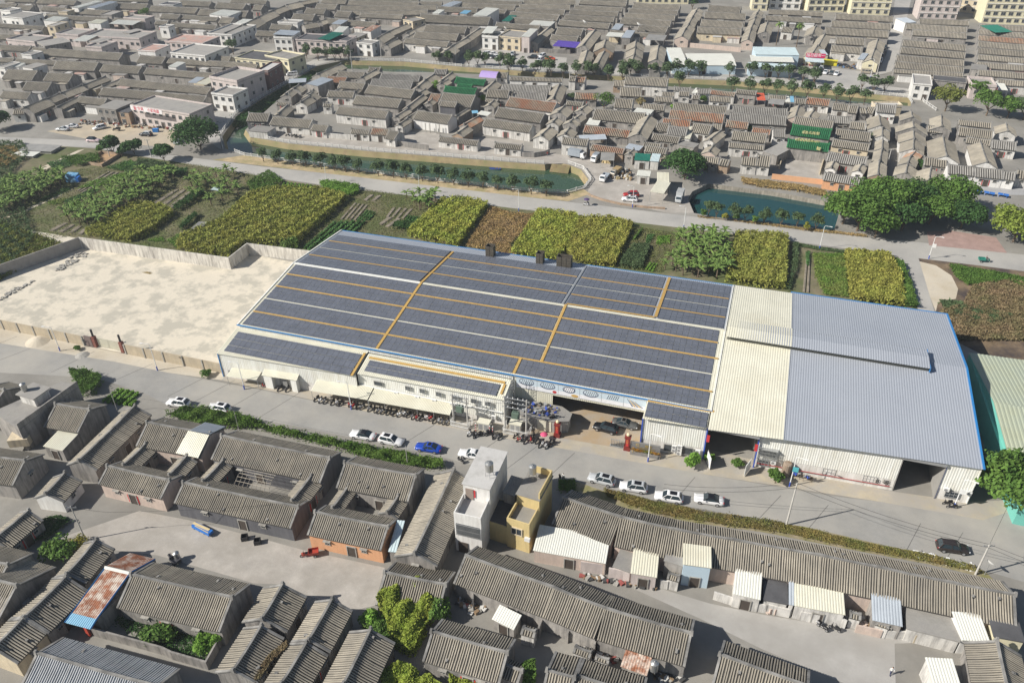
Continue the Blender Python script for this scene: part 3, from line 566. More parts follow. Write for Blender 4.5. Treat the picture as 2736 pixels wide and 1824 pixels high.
def house(q1,q2,qe,ze,wall='g',roof='t',label='',group=None,root=None,near=False,doors=1,wins=2,name='tiled_house',fin=True,sl=SL,hwmax=9,ovr=None,ends=(-1,1),clutter=0.):
    zr,hw,A,B_=ovr or solve(q1,q2,qe,ze,sl); HC[0]+=1; rr=random.Random(HC[0])
    d=(B_-A)[:2]; mid=(A+B_)[:2]/2; nrm=np.array([d[1],-d[0]])
    if nrm@(-mid)<0: d=-d; ends=tuple(-e for e in ends)
    L=np.linalg.norm(d); rz=math.atan2(d[1],d[0]); hw=min(hw,hwmax); zr=ze+sl*hw
    wing=root is not None
    if root is None: root=thing(name,label,'house',(mid[0],mid[1],0),rz,group); lf=lambda x,y,z:(x,y,z)
    fr=FR[root.name]; Rm=np.array([[math.cos(rz),-math.sin(rz)],[math.sin(rz),math.cos(rz)]])
    def lw(x,y,z): w_=Rm@np.array([x,y])+mid; return (w_[0],w_[1],z)
    pf='wing_' if wing else ''
    wi=min(.4,hw*.15); yw=hw-wi; zw=zr-.1-sl*yw; xe=L/2-.06
    b=MB()
    for s in(-1,1):   # gable prisms as one closed solid
        pass
    sec=[(-yw,0),(yw,0),(yw,zw),(0,zr-.1),(-yw,zw)]
    lo=[lw(-xe,y,z) for y,z in sec]; hi=[lw(xe,y,z) for y,z in sec]; b.hexa(lo,hi); wl=b.build(pf+'wall',WALLM[wall],root)
    # roof
    mr,mp,mc=ROOFM[roof]; b=MB(); p=.33 if near else .58; n=max(3,int(L/p)); p=L/n; th=.12; seg=3 if near else 1; sag=.10 if near else 0.
    def zs(t): return zr-sl*hw*t-sag*math.sin(math.pi*t)*hw/4
    for s in(-1,1):
        T=[k/seg for k in range(seg+1)]
        for ta,tb in zip(T,T[1:]):
            A4=[lw(-L/2,s*hw*ta,zs(ta)),lw(L/2,s*hw*ta,zs(ta)),lw(L/2,s*hw*tb,zs(tb)),lw(-L/2,s*hw*tb,zs(tb))]
            lo=[(x,y,z-th) for x,y,z in A4]
            if s<0: b.hexa(lo[::-1],A4[::-1],1)
            else: b.hexa(lo,A4,1)
        for k in range(n):
            x=-L/2+(k+.5)*p+(rr.uniform(-.03,.03) if near else 0); w2=p*.28; hh=p*(.34 if near else .30)
            rows=[]
            for t in T:
                y=s*hw*t; z=zs(t)+.002; dx=rr.uniform(-.02,.02) if near else 0
                rows.append([lw(x+dx-w2,y,z),lw(x+dx-w2*.6,y,z+hh),lw(x+dx+w2*.6,y,z+hh),lw(x+dx+w2,y,z)])
            for ra,rb in zip(rows,rows[1:]):
                for j in range(3):
                    f=[ra[j],ra[j+1],rb[j+1],rb[j]]; b.face(f if s>0 else f[::-1],0)
            f=rows[-1]; b.face(f,0)
    # verge strips with the upturned gable ends
    for e in ends:
        for s in(-1,1):
            x0,x1=e*(L/2-.28),e*(L/2+.04); up=.13 if near else .11
            lo=[lw(x0,0,zr-.1),lw(x1,0,zr-.1),lw(x1,s*hw,zr-sl*hw-.1),lw(x0,s*hw,zr-sl*hw-.1)]; hi=[(a[0],a[1],a[2]+.1+up) for a in lo]
            b.hexa(lo,hi,2)
    ro=b.build(pf+'roof',[mr,mp,mc],root)
    b=MB(); c=.16 if near else .13; 
    for k in range(6):
        x0,x1=-L/2+L*k/6,-L/2+L*(k+1)/6; u0,u1=[.06*abs(2*t/6-1)**3*3 for t in(k,k+1)]
        b.hexa([lw(x0,-c,zr-.06),lw(x1,-c,zr-.06),lw(x1,c,zr-.06),lw(x0,c,zr-.06)],[lw(x0,-c,zr+.2+u0),lw(x1,-c,zr+.2+u1),lw(x1,c,zr+.2+u1),lw(x0,c,zr+.2+u0)])
    if fin:
        for e in ends: b.hexa([lw(e*L/2+a*.22,g*.3,zr-.05) for a,g in((-1,-1),(1,-1),(1,1),(-1,1))],[lw(e*L/2+a*.15,g*.14,zr+.62) for a,g in((-1,-1),(1,-1),(1,1),(-1,1))])
    b.build('ridge_cap',mc,ro)
    def local(x,y,z):
        w_=np.array(lw(x,y,z)); return tuple((w_-fr[:3,3])@fr[:3,:3])
    rz0=rz-math.atan2(fr[1,0],fr[0,0])
    if near:
        for k in range(int(L*hw/14)):
            x=rr.uniform(-L/2+.6,L/2-.6); s=rr.choice((-1,-1,1)); t=rr.uniform(.15,.85); put(ro,'roof_vent',vent(),local(x,s*hw*t,zs(t)),rz0+rr.uniform(-.2,.2))
    # openings on the side that looks towards the road
    gab=abs((Rm@np.array([0,-1.]))@(mid/np.linalg.norm(mid)))<.62
    if not gab and L>3 and ze>2:
        xs=[]
        if doors and L>5: put(root,'door',wmesh(1.3,2.1,'doorp' if rr.random()<.45 else 'door'),local(rr.uniform(-.08,.08)*L,-yw-.01,1.06),rz0); xs.append(0)
        nw=min(wins,int(L/3.2))
        for k in range(nw):
            x=((k+.5)/nw-.5)*L
            if abs(x)<1.4 and xs: x+=2.2
            if abs(x)<L/2-.6: put(root,'window',wmesh(.8,.8,'hood'),local(x,-yw-.01,min(ze-.9,1.9)),rz0)
    if clutter and not gab and L>9:
        x=-L/2+rr.uniform(.5,3)
        while x<L/2-3:
            w2=rr.uniform(2.2,5.5); dp=rr.uniform(1.6,3.2); hh=rr.uniform(2.1,min(3.0,ze)); 
            if x+w2<L/2 and rr.random()<clutter:
                k=rr.choice('WWwwPpgcg'); b=MB(); c0=lw(x+w2/2,-hw-dp/2+.3,0); b.box((c0[0],c0[1],hh/2),(w2,dp,hh),rz); an=b.build('annex',WALLM[k],root)
                b=MB(); b.box((c0[0],c0[1],hh+.05),(w2+.3,dp+.3,.1),rz); b.build('annex_roof',rr.choice([m_flat,m_flat,m_flat_w,m_flat_p,m_rib]),an)
            x+=w2+rr.uniform(.8,4)
    if gab and wins:
        e=1 if (Rm@np.array([1.,0]))@mid<0 else -1
        put(root,'window',wmesh(.8,.7,'hood'),local(e*(xe+.01),0,ze*.72),rz0+(math.pi/2 if e>0 else -math.pi/2))
    return root
WN={'g':'grey walled','w':'weathered white walled','W':'white walled','c':'cream walled','p':'pinkish walled','P':'pink walled','o':'orange walled','b':'brick walled','k':'dark walled','y':'yellow walled','u':'blue walled','m':'maroon'}
RN={'t':'tiled house','s':'grey tiled house','r':'red patched tiled house','n':'green tiled hall','b':'blue-grey tiled house'}
def rows(text,near=False,**kw):
    for blk in text.strip().split('ROW ')[1:]:
        head,*lines=[l.strip() for l in blk.strip().split('\n')]
        where,grp=[x.strip() for x in head.split(';')][:2]; items=[]
        for l in lines:
            l,_,look=l.partition('|'); plus=l.startswith('+'); l=l.lstrip('+ ')
            tk=l.split(); tile=tk[0]; q=pts('@'+tile+' '+' '.join(tk[1:4])); ze=float(tk[4]) if len(tk)>4 else 3.1; fl=tk[5] if len(tk)>5 else 'g'
            w_=next((c for c in fl if c in WALLM and c not in 'b' or c=='b' and 'B' not in fl),'g'); r_=next((c for c in fl if c in 'srn'),'t')
            if 'B' in fl: r_='b'
            it=dict(q=q,ze=ze,w=w_,r=r_,look=look.strip(),plus=plus,x=(q[0][0]+q[1][0])/2)
            if plus: items[-1]['sub'].append(it)
            else: it['sub']=[]; items.append(it)
        items.sort(key=lambda t:t['x'])
        for k,it in enumerate(items):
            lab=(it['look'] or WN[it['w']]+' '+RN[it['r']]); lab+=(f", {nth(k)} from left {where}" if not it['look'] or len(lab.split())+len(where.split())+3<=16 else '')
            rt_=house(*it['q'],it['ze'],it['w'],it['r'],lab,grp,near=near,**kw)
            for s in it['sub']: house(*s['q'],s['ze'],s['w'],s['r'],root=rt_,near=near,**kw)
# ---------------------------------------------------------------- flat-roofed blocks and sheds
m_flat=mat('flat_roof',(.36,.345,.315),.92,.2,.3,col2=(.22,.21,.20),c2scale=.3,c2amt=.45,c2soft=.15,objvar=.15); m_flat_p=mat('flat_roof_red',(.48,.30,.25),.9,.2,.4,col2=(.36,.33,.30),c2scale=.3,c2amt=.4); m_flat_k=mat('flat_roof_dark',(.10,.10,.105),.9,.2,.4); m_flat_w=mat('flat_roof_pale',(.56,.55,.53),.9,.12,.4,col2=(.42,.41,.39),c2scale=.4,c2amt=.4)
FLATM={'f':m_flat,'r':m_flat_p,'k':m_flat_k,'w':m_flat_w}
def corners(qn1,qn2,qf,h):
    a,b_,c=un(qn1,h)[:2],un(qn2,h)[:2],un(qf,h)[:2]; u=b_-a; L=np.linalg.norm(u); n=np.array([-u[1],u[0]])/L
    D=(c-b_)@n
    return a,u/L,n,L,D
def block(s,h,wall='W',roof='f',label='',cat='house',group=None,name='flat_roofed_house',z0=0.,storeys=None,wins=True,par=.0,side=True,ww=1.4,root=None,extra=None):
    q=pts(s); a,u,n,L,D=corners(*q,h)
    if D<1: D=6.
    rz=math.atan2(u[1],u[0]); c=a+u*L/2+n*D/2
    if root is None: root=thing(name,label,cat,(c[0],c[1],z0),rz,group)
    b=MB(); b.box((c[0],c[1],(h+z0)/2-.1),(L,D,h-z0-.2),rz); b.build('wall',WALLM[wall],root)
    b=MB(); b.box((c[0],c[1],h-.08),(L+.3,D+.3,.16),rz); b.build('roof',FLATM[roof],root)
    if par:
        b=MB()
        for o,w_,d_ in((n*(D/2),L+.3,.18),(-n*(D/2),L+.3,.18),(u*(L/2),.18,D-.05),(-u*(L/2),.18,D-.05)): b.box((*(c+o),h+par/2),(w_,d_,par),rz)
        b.build('parapet',WALLM[wall],root)
    st=storeys or max(1,round((h-z0)/3.1)); H1=(h-z0)/st
    if wins:
        for k in range(st):
            nw=max(1,int(L/2.8)); 
            for j in range(nw):
                dr=(k==0 and z0==0 and j%3==1)
                x=((j+.5)/nw-.5)*L
                if dr: put(root,'door',wmesh(1.4,2.1,'door'),(x,-D/2-.02,1.06))
                else: put(root,'window',wmesh(ww,1.3,'w'),(x,-D/2-.02,H1*(k+.55)))
            if side:
                nw=max(1,int(D/4))
                for j in range(nw): put(root,'window',wmesh(1.0,1.2,'w'),(L/2+.02,((j+.5)/nw-.5)*D,H1*(k+.55)),math.pi/2)
    return root
m_sheet={'w':mat('sheet_white',(.66,.66,.60),.5,.05,.3,objvar=.06),'s':mat('sheet_silver',(.42,.46,.50),.45,.08,.3),'u':mat('sheet_blue',(.14,.35,.52),.5,.1,.5),'n':mat('sheet_green',(.02,.17,.12),.5,.15,.5),'v':mat('sheet_violet',(.13,.08,.42),.5,.15,.5),'o':mat('sheet_orange',(.60,.12,.06),.5,.1,.5),'k':mat('sheet_dark',(.10,.11,.12),.6,.2,.5),'c':m_cream,'a':mat('sheet_aqua',(.52,.62,.64),.5,.08,.4),'g':mat('sheet_grey',(.30,.295,.28),.7,.15,.4),
 'R':mat('sheet_rust',(.34,.14,.075),.7,.3,1.2,col2=(.62,.54,.46),c2scale=.8,c2amt=.42,c2soft=.1),'B':mat('sheet_skyblue',(.20,.42,.58),.5,.06,.4)}
SHN={'w':'white','s':'silver','u':'blue','n':'green','v':'violet','o':'orange','k':'dark','c':'cream','a':'pale aqua','g':'grey','R':'rusty','B':'sky blue'}
def shed(s,h,mt='w',label='',drop=.4,walls=None,cat='shed',name='metal_roof_shed',group=None,pitch=.35):
    # sheet roof, falling towards the near side, on posts or thin walls
    q=pts(s); a,u,n,L,D=corners(*q,h); 
    if D<1: D=3.
    if name=='sheet_lean_to': D+=1.0
    rz=math.atan2(u[1],u[0]); c=a+u*L/2+n*D/2
    root=thing(name,label,cat,(c[0],c[1],0),rz,group)
    A,B_,C_,D_=a+n*D,a+u*L+n*D,a+u*L,a
    b=MB(); b.corr((*A,h+drop),(*B_,h+drop),(*C_,h),(*D_,h),pitch,.045); lo=[(*p,z-.05) for p,z in((D_,h),(C_,h),(B_,h+drop),(A,h+drop))]; b.face(lo[::-1],0); b.build('roof',m_sheet[mt],root)
    if walls:
        b=MB(); i=.15; P=[a+u*i+n*i,a+u*(L-i)+n*i,a+u*(L-i)+n*(D-i),a+u*i+n*(D-i)]
        b.prism([tuple(p) for p in P],0,[h-.1,h-.1,h+drop-.1,h+drop-.1]); b.build('wall',WALLM[walls],root)
        if L>3: put(root,'door',wmesh(1.3,2.0,'door'),(0,-D/2+.12,1.01))
    else:
        for sx,sy,z in((-1,-1,h),(1,-1,h),(1,1,h+drop),(-1,1,h+drop)):
            p=c+u*sx*(L/2-.15)+n*sy*(D/2-.15); b=MB(); b.tube([(*p,0),(*p,z-.03)],.05,5); b.build('post',m_steel,root)
    return root
# ---------------------------------------------------------------- the near side of the road
NEAR='''
ROW left of the courtyard houses ; old houses left of the yard
20 500,605 805,655 690,860 3.6 g | dark gabled house behind a cream tin lean-to
20 1215,622 708,1115 890,1180 3.2 g | long steep tiled house running toward the yard
20 -300,1040 225,1115 95,1335 3.4 g | dark gabled house at the left picture edge
20 585,1222 412,1412 570,1490 2.4 W | small low house with pale blue eave
30 262,0 -60,265 215,240 2.6 g | low ruined house with a broken roof edge
30 -300,400 75,490 325,385 3.0 g | dark house with its far slope toward the yard
30 -250,560 155,675 480,500 2.6 g | dark low house with long grey gable
ROW above the yard ; courtyard houses facing the concrete yard
20 1320,770 1890,870 1790,1085 3.6 p | courtyard house with a pinkish front and a white sheet patch on its roof
+20 1310,962 1108,1155 1300,1130 2.8 g
+20 1680,1070 1520,1245 1790,1110 2.8 g
+20 965,1160 1525,1290 1460,1460 3.2 p
20 1990,890 21:675,1092 21:600,1315 3.6 k | large courtyard house with a dark grey front
+20 2005,1110 1822,1300 2070,1190 2.8 g
+21 510,1250 335,1475 600,1340 2.8 g
+20 1645,1310 21:395,1528 31:322,160 3.2 k
21 810,1130 1450,1248 1380,1480 3.6 g | courtyard house with an orange corrugated front
+21 845,1340 700,1540 910,1405 2.8 g
+21 1290,1430 1190,1580 1375,1500 2.8 g
+31 545,15 1200,150 1140,360 3.2 o
ROW of yard edge ; tiled houses below the yard
21 1792,1192 31:1435,388 31:1650,480 3.3 g | long tiled house with a white gable beside the white tower
30 870,262 602,575 790,640 3.2 g | tiled house with an upturned finial left of the rusty roof
30 602,592 222,962 480,1060 3.0 g | mossy tiled house behind the rusty roof
30 215,965 -60,1240 100,1440 3.0 c | tiled house at the lower left corner
30 1180,575 2090,782 1960,1090 3.4 g | wide tiled house above the overgrown walled garden
30 330,1278 1420,1580 1720,1445 3.4 gB | blue-grey roofed hall along the lower picture edge
31 255,660 68,975 280,1120 3.2 g | tiled house with a raised finial at the edge of the yard
31 65,1032 -190,1440 60,1500 3.0 g | lower tiled house continuing downhill with dry weeds in its gutter
31 700,795 488,1165 690,1260 3.2 g | tiled house beside a white gutter sheet
31 472,1182 240,1560 560,1480 3.0 g | lower tiled house in front of a stepped gable
31 1045,1065 800,1560 1100,1546 3.3 g | broad tiled house left of the vine ruin
31 1170,555 1720,668 1300,450 2.0 g | half collapsed tiled house smothered by vines
31 1590,1085 2275,1278 1500,1350 3.4 g | tiled house with a torn lower corner
ROW at lower right ; lower right tiled houses
32 340,1432 590,1500 430,1265 3.0 g | small stepped tiled house at the bottom edge
32 600,1480 1200,1660 700,1340 3.1 g | tiled house below the rust red sheet
32 1890,1290 33:420,1580 33:740,1546 3.3 g | long tiled house beside the lane
33 2105,1165 2200,1600 2352,1400 3.2 g | tiled house turned sideways by the corner
32 -60,1370 120,1440 -60,1500 2.8 g | little tiled roof with a green vine mat
'''
rows(NEAR,near=True)
def terrace(label,group,segs,ze,wall):
    root=None; Q=[pts(s) for s in segs]; S=[solve(*q,ze) for q in Q]; hw=float(np.median([s[1] for s in S])); zr=ze+SL*hw; n=len(Q)
    for k,q in enumerate(Q):
        o=(zr,hw,un(q[0],zr),un(q[1],zr)); e=() if 0<k<n-1 else ((-1,) if k==0 else (1,))
        if k<n-1: d=o[3]-o[2]; o=(zr,hw,o[2],o[3]+d/np.linalg.norm(d)*.12)
        kw=dict(near=True,doors=0,wins=0,fin=k==n-1,ovr=o,ends=e)
        if root is None: root=house(*q,ze,wall,'t',label,group,name='terrace_house',**kw)
        else: house(*q,ze,wall,'t',root=root,**kw)
terrace('very long tiled terrace along the near side of the road','long terraces',['@22 480,1440 32:1000,58 32:700,290','@32 1000,58 1500,172 1360,420','@32 1500,172 2005,262 1810,510','@32 2005,262 33:520,402 33:490,685','@33 520,402 1050,510 740,735','@33 1050,510 1700,648 1500,890','@33 1700,648 2270,757 2020,1000'],3.3,'p')
terrace('second long tiled terrace with open dark bays behind the lane','long terraces',['@31 1890,402 32:400,690 32:330,960','@32 400,690 860,875 620,1100','@32 860,875 1640,1105 1570,1400'],3.3,'g')
# sheet lean-tos along the back of the long terrace
LT=[('@32 215,355 870,475 910,310',2.7,'w','p','wide white sheet lean-to half in the yellow tower shadow'),('@32 1090,560 1330,600 1360,400',2.9,'c','P','cream sheet lean-to over a pink shopfront'),
 ('@32 1560,480 1820,515 1835,385',4.6,'c','u','cream porch roof on the small blue and yellow house'),('@32 2010,745 2260,800 2270,600',2.9,'w','w','pale sheet lean-to with a white yard wall'),
 ('@33 240,840 292,850 292,660',2.8,'s','w','narrow silver sheet strip beside the large cream sheet'),('@33 292,850 750,935 748,650',2.9,'c','w','largest cream sheet lean-to behind the long terrace'),('@33 990,980 1265,1040 1250,845',3.0,'s','g','silver sheet lean-to between dark yards'),('@33 1790,1160 2050,1175 2020,1005',3.0,'w','W','bright white sheet lean-to at the terrace end'),
 ('@33 1530,1546 1785,1560 1760,1420',2.8,'w','w','white sheet roof with a blue edge at the bottom'),('@20 385,980 560,1022 690,868',2.6,'c','g','cream tin lean-to under the dark gabled house'),('@31 1200,365 1275,372 1385,165',2.8,'a','g','pale blue sheet over the alley by the orange house'),
 ('@32 1000,1395 1240,1480 1285,1320',2.6,'R','g','rust red sheet roof beside the steel water tank'),('@31 2130,970 2330,1070 2340,1000',2.3,'w','g','dirty white corrugated awning in the back alley')]
for s,h,m_,w_,lab in LT: shed(s,h,m_,lab,.7 if h<4 else .3,w_,name='sheet_lean_to',cat='lean-to',group='sheet lean-tos')
for s,h,r_,w_,lab in [('@33 20,790 225,830 230,640',2.6,'k','w','dark flat roof hung with washing lines'),('@33 1310,1050 1770,1165 1740,950',2.7,'f','w','lichen-stained flat roof with a satellite dish'),('@33 2090,1120 2352,1170 2310,855',3.6,'k','y','dark flat roof at the end of the terrace'),('@32 940,495 1085,545 1100,380',2.6,'f','P','small dark flat roof with an air conditioner'),('@32 1400,440 1560,490 1560,385',3.6,'f','g','small mossy flat roof over an open bay')]:
    block(s,h,w_,r_,lab,wins=False,name='flat_roofed_annex',cat='annex',group='flat roofed annexes')
# white sheet patch over the first courtyard house
def slab4(name,P,mt,parent=None,th=.05,pitch=.3,**tags):
    b=MB(); b.corr(P[0],P[1],P[2],P[3],pitch,.05); b.face([(p[0],p[1],p[2]-th) for p in P][::-1]); return b.build(name,mt,parent,**tags)
o=slab4('sheet_cover',[un(px('20',1690,840),6.25),un(px('20',1880,878),6.25),un(px('20',1780,1085),4.05),un(px('20',1578,1040),4.05)],m_sheet['c'],label='cream metal sheet laid over the courtyard house roof',category='roof sheet')
o=slab4('sheet_cover',[un(px('20',1700,838),6.3),un(px('20',1885,872),6.3),un(px('20',2025,803),4.1),un(px('20',1840,765),4.1)],m_sheet['s'],label='silver metal sheet on the far side of the courtyard roof',category='roof sheet')
# rusty gabled shed
root=None
def rust():
    P=lambda x,y,z:un(px('30',x,y),z)
    r=thing('rusty_roof_shed','gabled shed with a rust-streaked metal roof and bright blue edges','shed',(*P(900,1000,0)[:2],0),0)
    zr,ze,zm=4.9,3.0,3.25
    slab4('roof',[P(945,508,zr),P(1165,560,zr),P(868,968,zm),P(652,915,zm)],m_sheet['R'],r,label='rusty near slope'); slab4('roof',[P(945,500,zr),P(1165,552,zr),P(1392,432,3.4),P(1165,378,3.4)],m_sheet['R'],r,label='rusty far slope')
    slab4('eave_sheet',[P(650,916,zm-.03),P(868,970,zm-.03),P(812,1062,2.75),P(580,1000,2.75)],m_sheet['B'],r,label='sky blue sheet along the lower edge')
    b=MB(); b.tube([P(945,506,zr+.05),P(1165,558,zr+.05)],.3,4); b.build('ridge_cap',m_sheet['w'],r)
    for pth in ([P(1165,560,zr+.05),P(868,970,zm+.05),P(812,1062,2.8)],[P(1392,432,3.45),P(1165,556,zr+.05)],[P(945,508,zr+.05),P(580,1000,2.8)]): b=MB(); b.tube(pth,.13,4); b.build('edge_trim',m_blue,r)
    b=MB(); g=[P(945,508,zr),P(1165,558,zr)]; e1,e2=P(652,915,zm),P(868,968,zm); f1,f2=P(1165,378,3.4),P(1392,432,3.4)
    b.hexa([(*e1[:2],0),(*e2[:2],0),(*f2[:2],0),(*f1[:2],0)],[(*e1[:2],zm-.1),(*e2[:2],zm-.1),(*f2[:2],3.2),(*f1[:2],3.2)]); b.build('wall',WALLM['g'],r)
    b=MB()
    for x,y in((790,1075),(845,1065)): q=P(x,y+60,0); b.box((q[0],q[1]+.3,1.2),(.5,.3,2.4))
    b.build('red_post',plain('red_post',(.5,.07,.04),.6),r)
rust()
# the white tower, the yellow house and the concrete house on the left
def tower():
    h=10.2; r=block('@21 1870,1310 2110,1362 2268,1032',h,'W','w','tall narrow white house with a water tank on its roof','house',name='tower_house',wins=False)
    q=un(px('21',2110,1362),h)[:2]
    a,u,n,L,D=corners(*pts('@21 1870,1310 2110,1362 2268,1032'),h); rz=math.atan2(u[1],u[0])
    c=a+u*L/2-n*2.1; z=7.1
    b=MB(); b.box((*c,z/2),(L,4.2,z),rz); b.build('lower_wall',WALLM['W'],r)
    b=MB(); b.box((*c,z+.01),(L-.3,4.0,.12),rz); b.build('terrace_floor',m_flat_w,r)
    b=MB()
    for o,w_,d_ in((-n*2.05,L,.18),(u*(L/2-.09),.18,3.9),(-u*(L/2-.09),.18,3.9)): b.box((*(c+o),z+.55),(w_,d_,1.1),rz)
    b.build('parapet',WALLM['W'],r)
    f=c-n*2.15
    b=MB()
    for k in range(22): p=f+u*(-L/2+.3+k*(L-.6)/21)-n*.12; b.box((*p,4.9),(.05,.05,2.2),rz)
    for zz_ in(3.8,4.9,6.0): b.box((*(f-n*.12),zz_),(L-.4,.05,.06),rz)
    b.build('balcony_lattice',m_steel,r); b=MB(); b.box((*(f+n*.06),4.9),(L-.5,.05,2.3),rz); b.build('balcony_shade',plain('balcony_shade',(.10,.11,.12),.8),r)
    b=MB(); p=a+u*1.0-n*.08; b.box((*p,z+1.2),(1.2,.1,2.1),rz); b.build('door',plain('terrace_door',(.30,.24,.20),.6),r)
    b=MB(); p=a+u*1.85-n*.1; b.box((*p,z+1.4),(.25,.05,1.5),rz); b.build('red_paper',m_paper,r)
    p=f-n*.05; b=MB(); b.box((*(p-u*.9),1.1),(1.5,.1,2.2),rz); b.build('door',m_door,r)
    return a,u,n,L,D,rz
ta=tower()
m_tank=mat('tank_steel',(.50,.50,.48),.3,.08,1.,metal=.7)
def tank(p,r,h,zs,lab,legs=1.1):
    t=thing('water_tank',lab,'water tank',(p[0],p[1],zs),0,'steel water tanks')
    b=MB(); prof=[(r*.9,legs)]
    for k in range(7): prof+=[(r,legs+.05+h*k/7),(r*.97,legs+.05+h*(k+.5)/7)]
    prof+=[(r,legs+h),(r*.5,legs+h+.18),(r*.18,legs+h+.22),(r*.18,legs+h+.3)]; b.lathe((p[0],p[1],zs),prof,16); b.build('tank',m_tank,t)
    for k in range(4): a=k*math.pi/2+.4; b=MB(); b.tube([(p[0]+r*math.cos(a),p[1]+r*math.sin(a),zs),(p[0]+r*.8*math.cos(a),p[1]+r*.8*math.sin(a),zs+legs+.1)],.04,5); b.build('leg',m_steel,t)
tank(un(px('21',2110,1245),10.2),.65,1.5,10.2,'steel water tank on the white tower roof')
def yellow():
    h=7.6; s='@22 70,1402 272,1462 385,1245'; r=block(s,h,'Y','f','yellow plastered house with stepped terraces and a water tank','house',name='stepped_house',wins=False)
    a,u,n,L,D=corners(*pts(s),h); rz=math.atan2(u[1],u[0])
    b=MB()
    for o,w_,d_ in((n*(D/2-.1),L,.2),(u*(L/2-.1),.2,D-.3)): b.box((*(a+u*L/2+n*D/2+o),h+.6),(w_,d_,1.2),rz)
    b.build('parapet',WALLM['Y'],r)
    z=5.3; c=a+u*L/2-n*2.0
    b=MB(); b.box((*c,z/2),(L,4.0,z),rz); b.build('lower_wall',WALLM['Y'],r); b=MB(); b.box((*c,z+.01),(L-.3,3.8,.1),rz); b.build('terrace_floor',m_pave,r)
    b=MB()
    for o,w_,d_ in((-n*1.9,L,.2),(u*(L/2-.1),.2,3.6),(-u*(L/2-.1),.2,3.6)): b.box((*(c+o),z+.45),(w_,d_,.9),rz)
    b.build('parapet',WALLM['Y'],r)
    f=c-n*2.03; b=MB(); b.box((*(f-u*.2),4.0),(1.5,.1,1.2),rz); b.build('window',m_glass,r)
    b=MB(); 
    for dx,dz,w_,h_ in((0,.7,1.9,.16),(0,-.7,1.9,.16),(-.85,0,.16,1.4),(.85,0,.16,1.4),(0,0,.06,1.3)): b.box((*(f-u*.2+u*dx-n*.05),4.0+dz),(w_,.14,h_),rz)
    b.build('window_frame',WALLM['c'],r); ac_p=f+u*1.6-n*.2; b=MB(); b.box((*ac_p,3.2),(.85,.4,.65),rz); b.build('air_conditioner',m_ac,r)
    c2=a-u*2.1-n*1.2; b=MB(); b.box((*c2,1.9),(4.0,5,3.8),rz); b.build('side_wall',WALLM['Y'],r); b=MB(); b.box((*c2,3.83),(3.7,4.6,.08),rz); b.build('side_roof',m_flat_k,r)
    tank(a+u*1.0+n*(D-1.6),.6,1.4,h,'grey water tank on the yellow house')
    shed('@22 -60,1395 55,1430 110,1290',6.0,'g','grey tiled passage roof between the white tower and yellow house',.6,'g',name='passage_shed',cat='shed')
yellow()
def left_concrete():
    s='@20 150,800 690,410 545,365'; h=6.0; P=[un(px('20',x,y),h)[:2] for x,y in((150,790),(690,405),(540,365),(0,600))]
    r=thing('flat_roofed_house','weathered concrete house with a long bare parapet wall on its right','house',(*P[0],0),0)
    b=MB(); c=[P[0],P[1],P[2],P[3],P[3]-(P[1]-P[0])*.2]; poly=[tuple(P[0]),tuple(P[1]),tuple(P[2]),tuple(P[3]+(P[3]-P[2])*.15)]
    b.prism(poly,0,4.9); b.build('wall',WALLM['g'],r); b=MB(); b.prism([tuple(np.array(p)+(np.array([-.2,.1]))) for p in poly],4.9,5.0); b.build('roof',m_flat,r)
    b=MB(); d=P[1]-P[0]; L=np.linalg.norm(d); b.box((*((P[0]+P[1])/2-np.array([.2,-.1])),5.5),(L,.25,1.2),math.atan2(d[1],d[0])); b.build('parapet',WALLM['g'],r)
    q=un(px('20',330,560),5)[:2]; b=MB(); b.box((*q,5.9),(3.2,3.6,1.9),math.atan2(d[1],d[0])); b.build('stair_house',WALLM['w'],r); b=MB(); b.box((*q,6.92),(3.9,4.4,.16),math.atan2(d[1],d[0])); b.build('stair_roof',m_flat,r)
    tank(un(px('20',225,480),7.0),.55,1.4,7.0,'steel water tank on the weathered concrete house',.1)
    q=un(px('20',130,880),3.2)[:2]; b=MB(); b.box((q[0]+.4,q[1]+.5,2.0),(3.4,2.5,1.6),math.atan2(d[1],d[0])-R(60)); b.build('bay_front',WALLM['c'],r); 
left_concrete()
house(*pts('@20 -120,440 40,480 -20,700'),4.6,'g','t','tiled roof beside the concrete house at the left edge',near=True,wins=0)
# garden walls, green annex shed on the right
def lowwall(name,path,h,mt,lab,cat='wall',th=.25,closed=False,cap=None):
    b=MB(); P=[np.array(p[:2]) for p in path]; 
    for k,(a,c) in enumerate(zip(P,P[1:])):
        d=c-a; L=np.linalg.norm(d); b.box((*((a+c)/2),h/2),(L+(th if k<len(P)-2 else 0),th,h-.002*(k%3)),math.atan2(d[1],d[0]))
    return b.build(name,mt,label=lab,category=cat)
lowwall('garden_wall',ground('@30 860,1120 1480,1290 @30 1560,1330 1870,1420 @30 2000,1180'),1.7,WALLM['g'],'stained wall round the overgrown garden')
g=thing('green_shed','long shed with aqua green walls and a pale ribbed roof at the right edge','shed',(56,132,0),0)
m_aqua=mat('aqua_wall',(.16,.47,.40),.6,.06,.4); m_gr=mat('pale_green_roof',(.42,.45,.33),.5,.08,.2,col2=(.36,.40,.32),c2scale=.1,c2amt=.4)
b=MB(); P=[(45.6,149.5),(45.9,119),(48,108),(75,106),(75,150)]
b.hexa([(45.2,148,0),(46.2,118.5,0),(47.2,107,0),(80,106,0),(80,149,0)],[(45.2,148,4.6),(46.2,118.5,4.6),(47.2,107,3.9),(80,106,3.9),(80,149,4.6)]); b.build('wall',m_aqua,g)
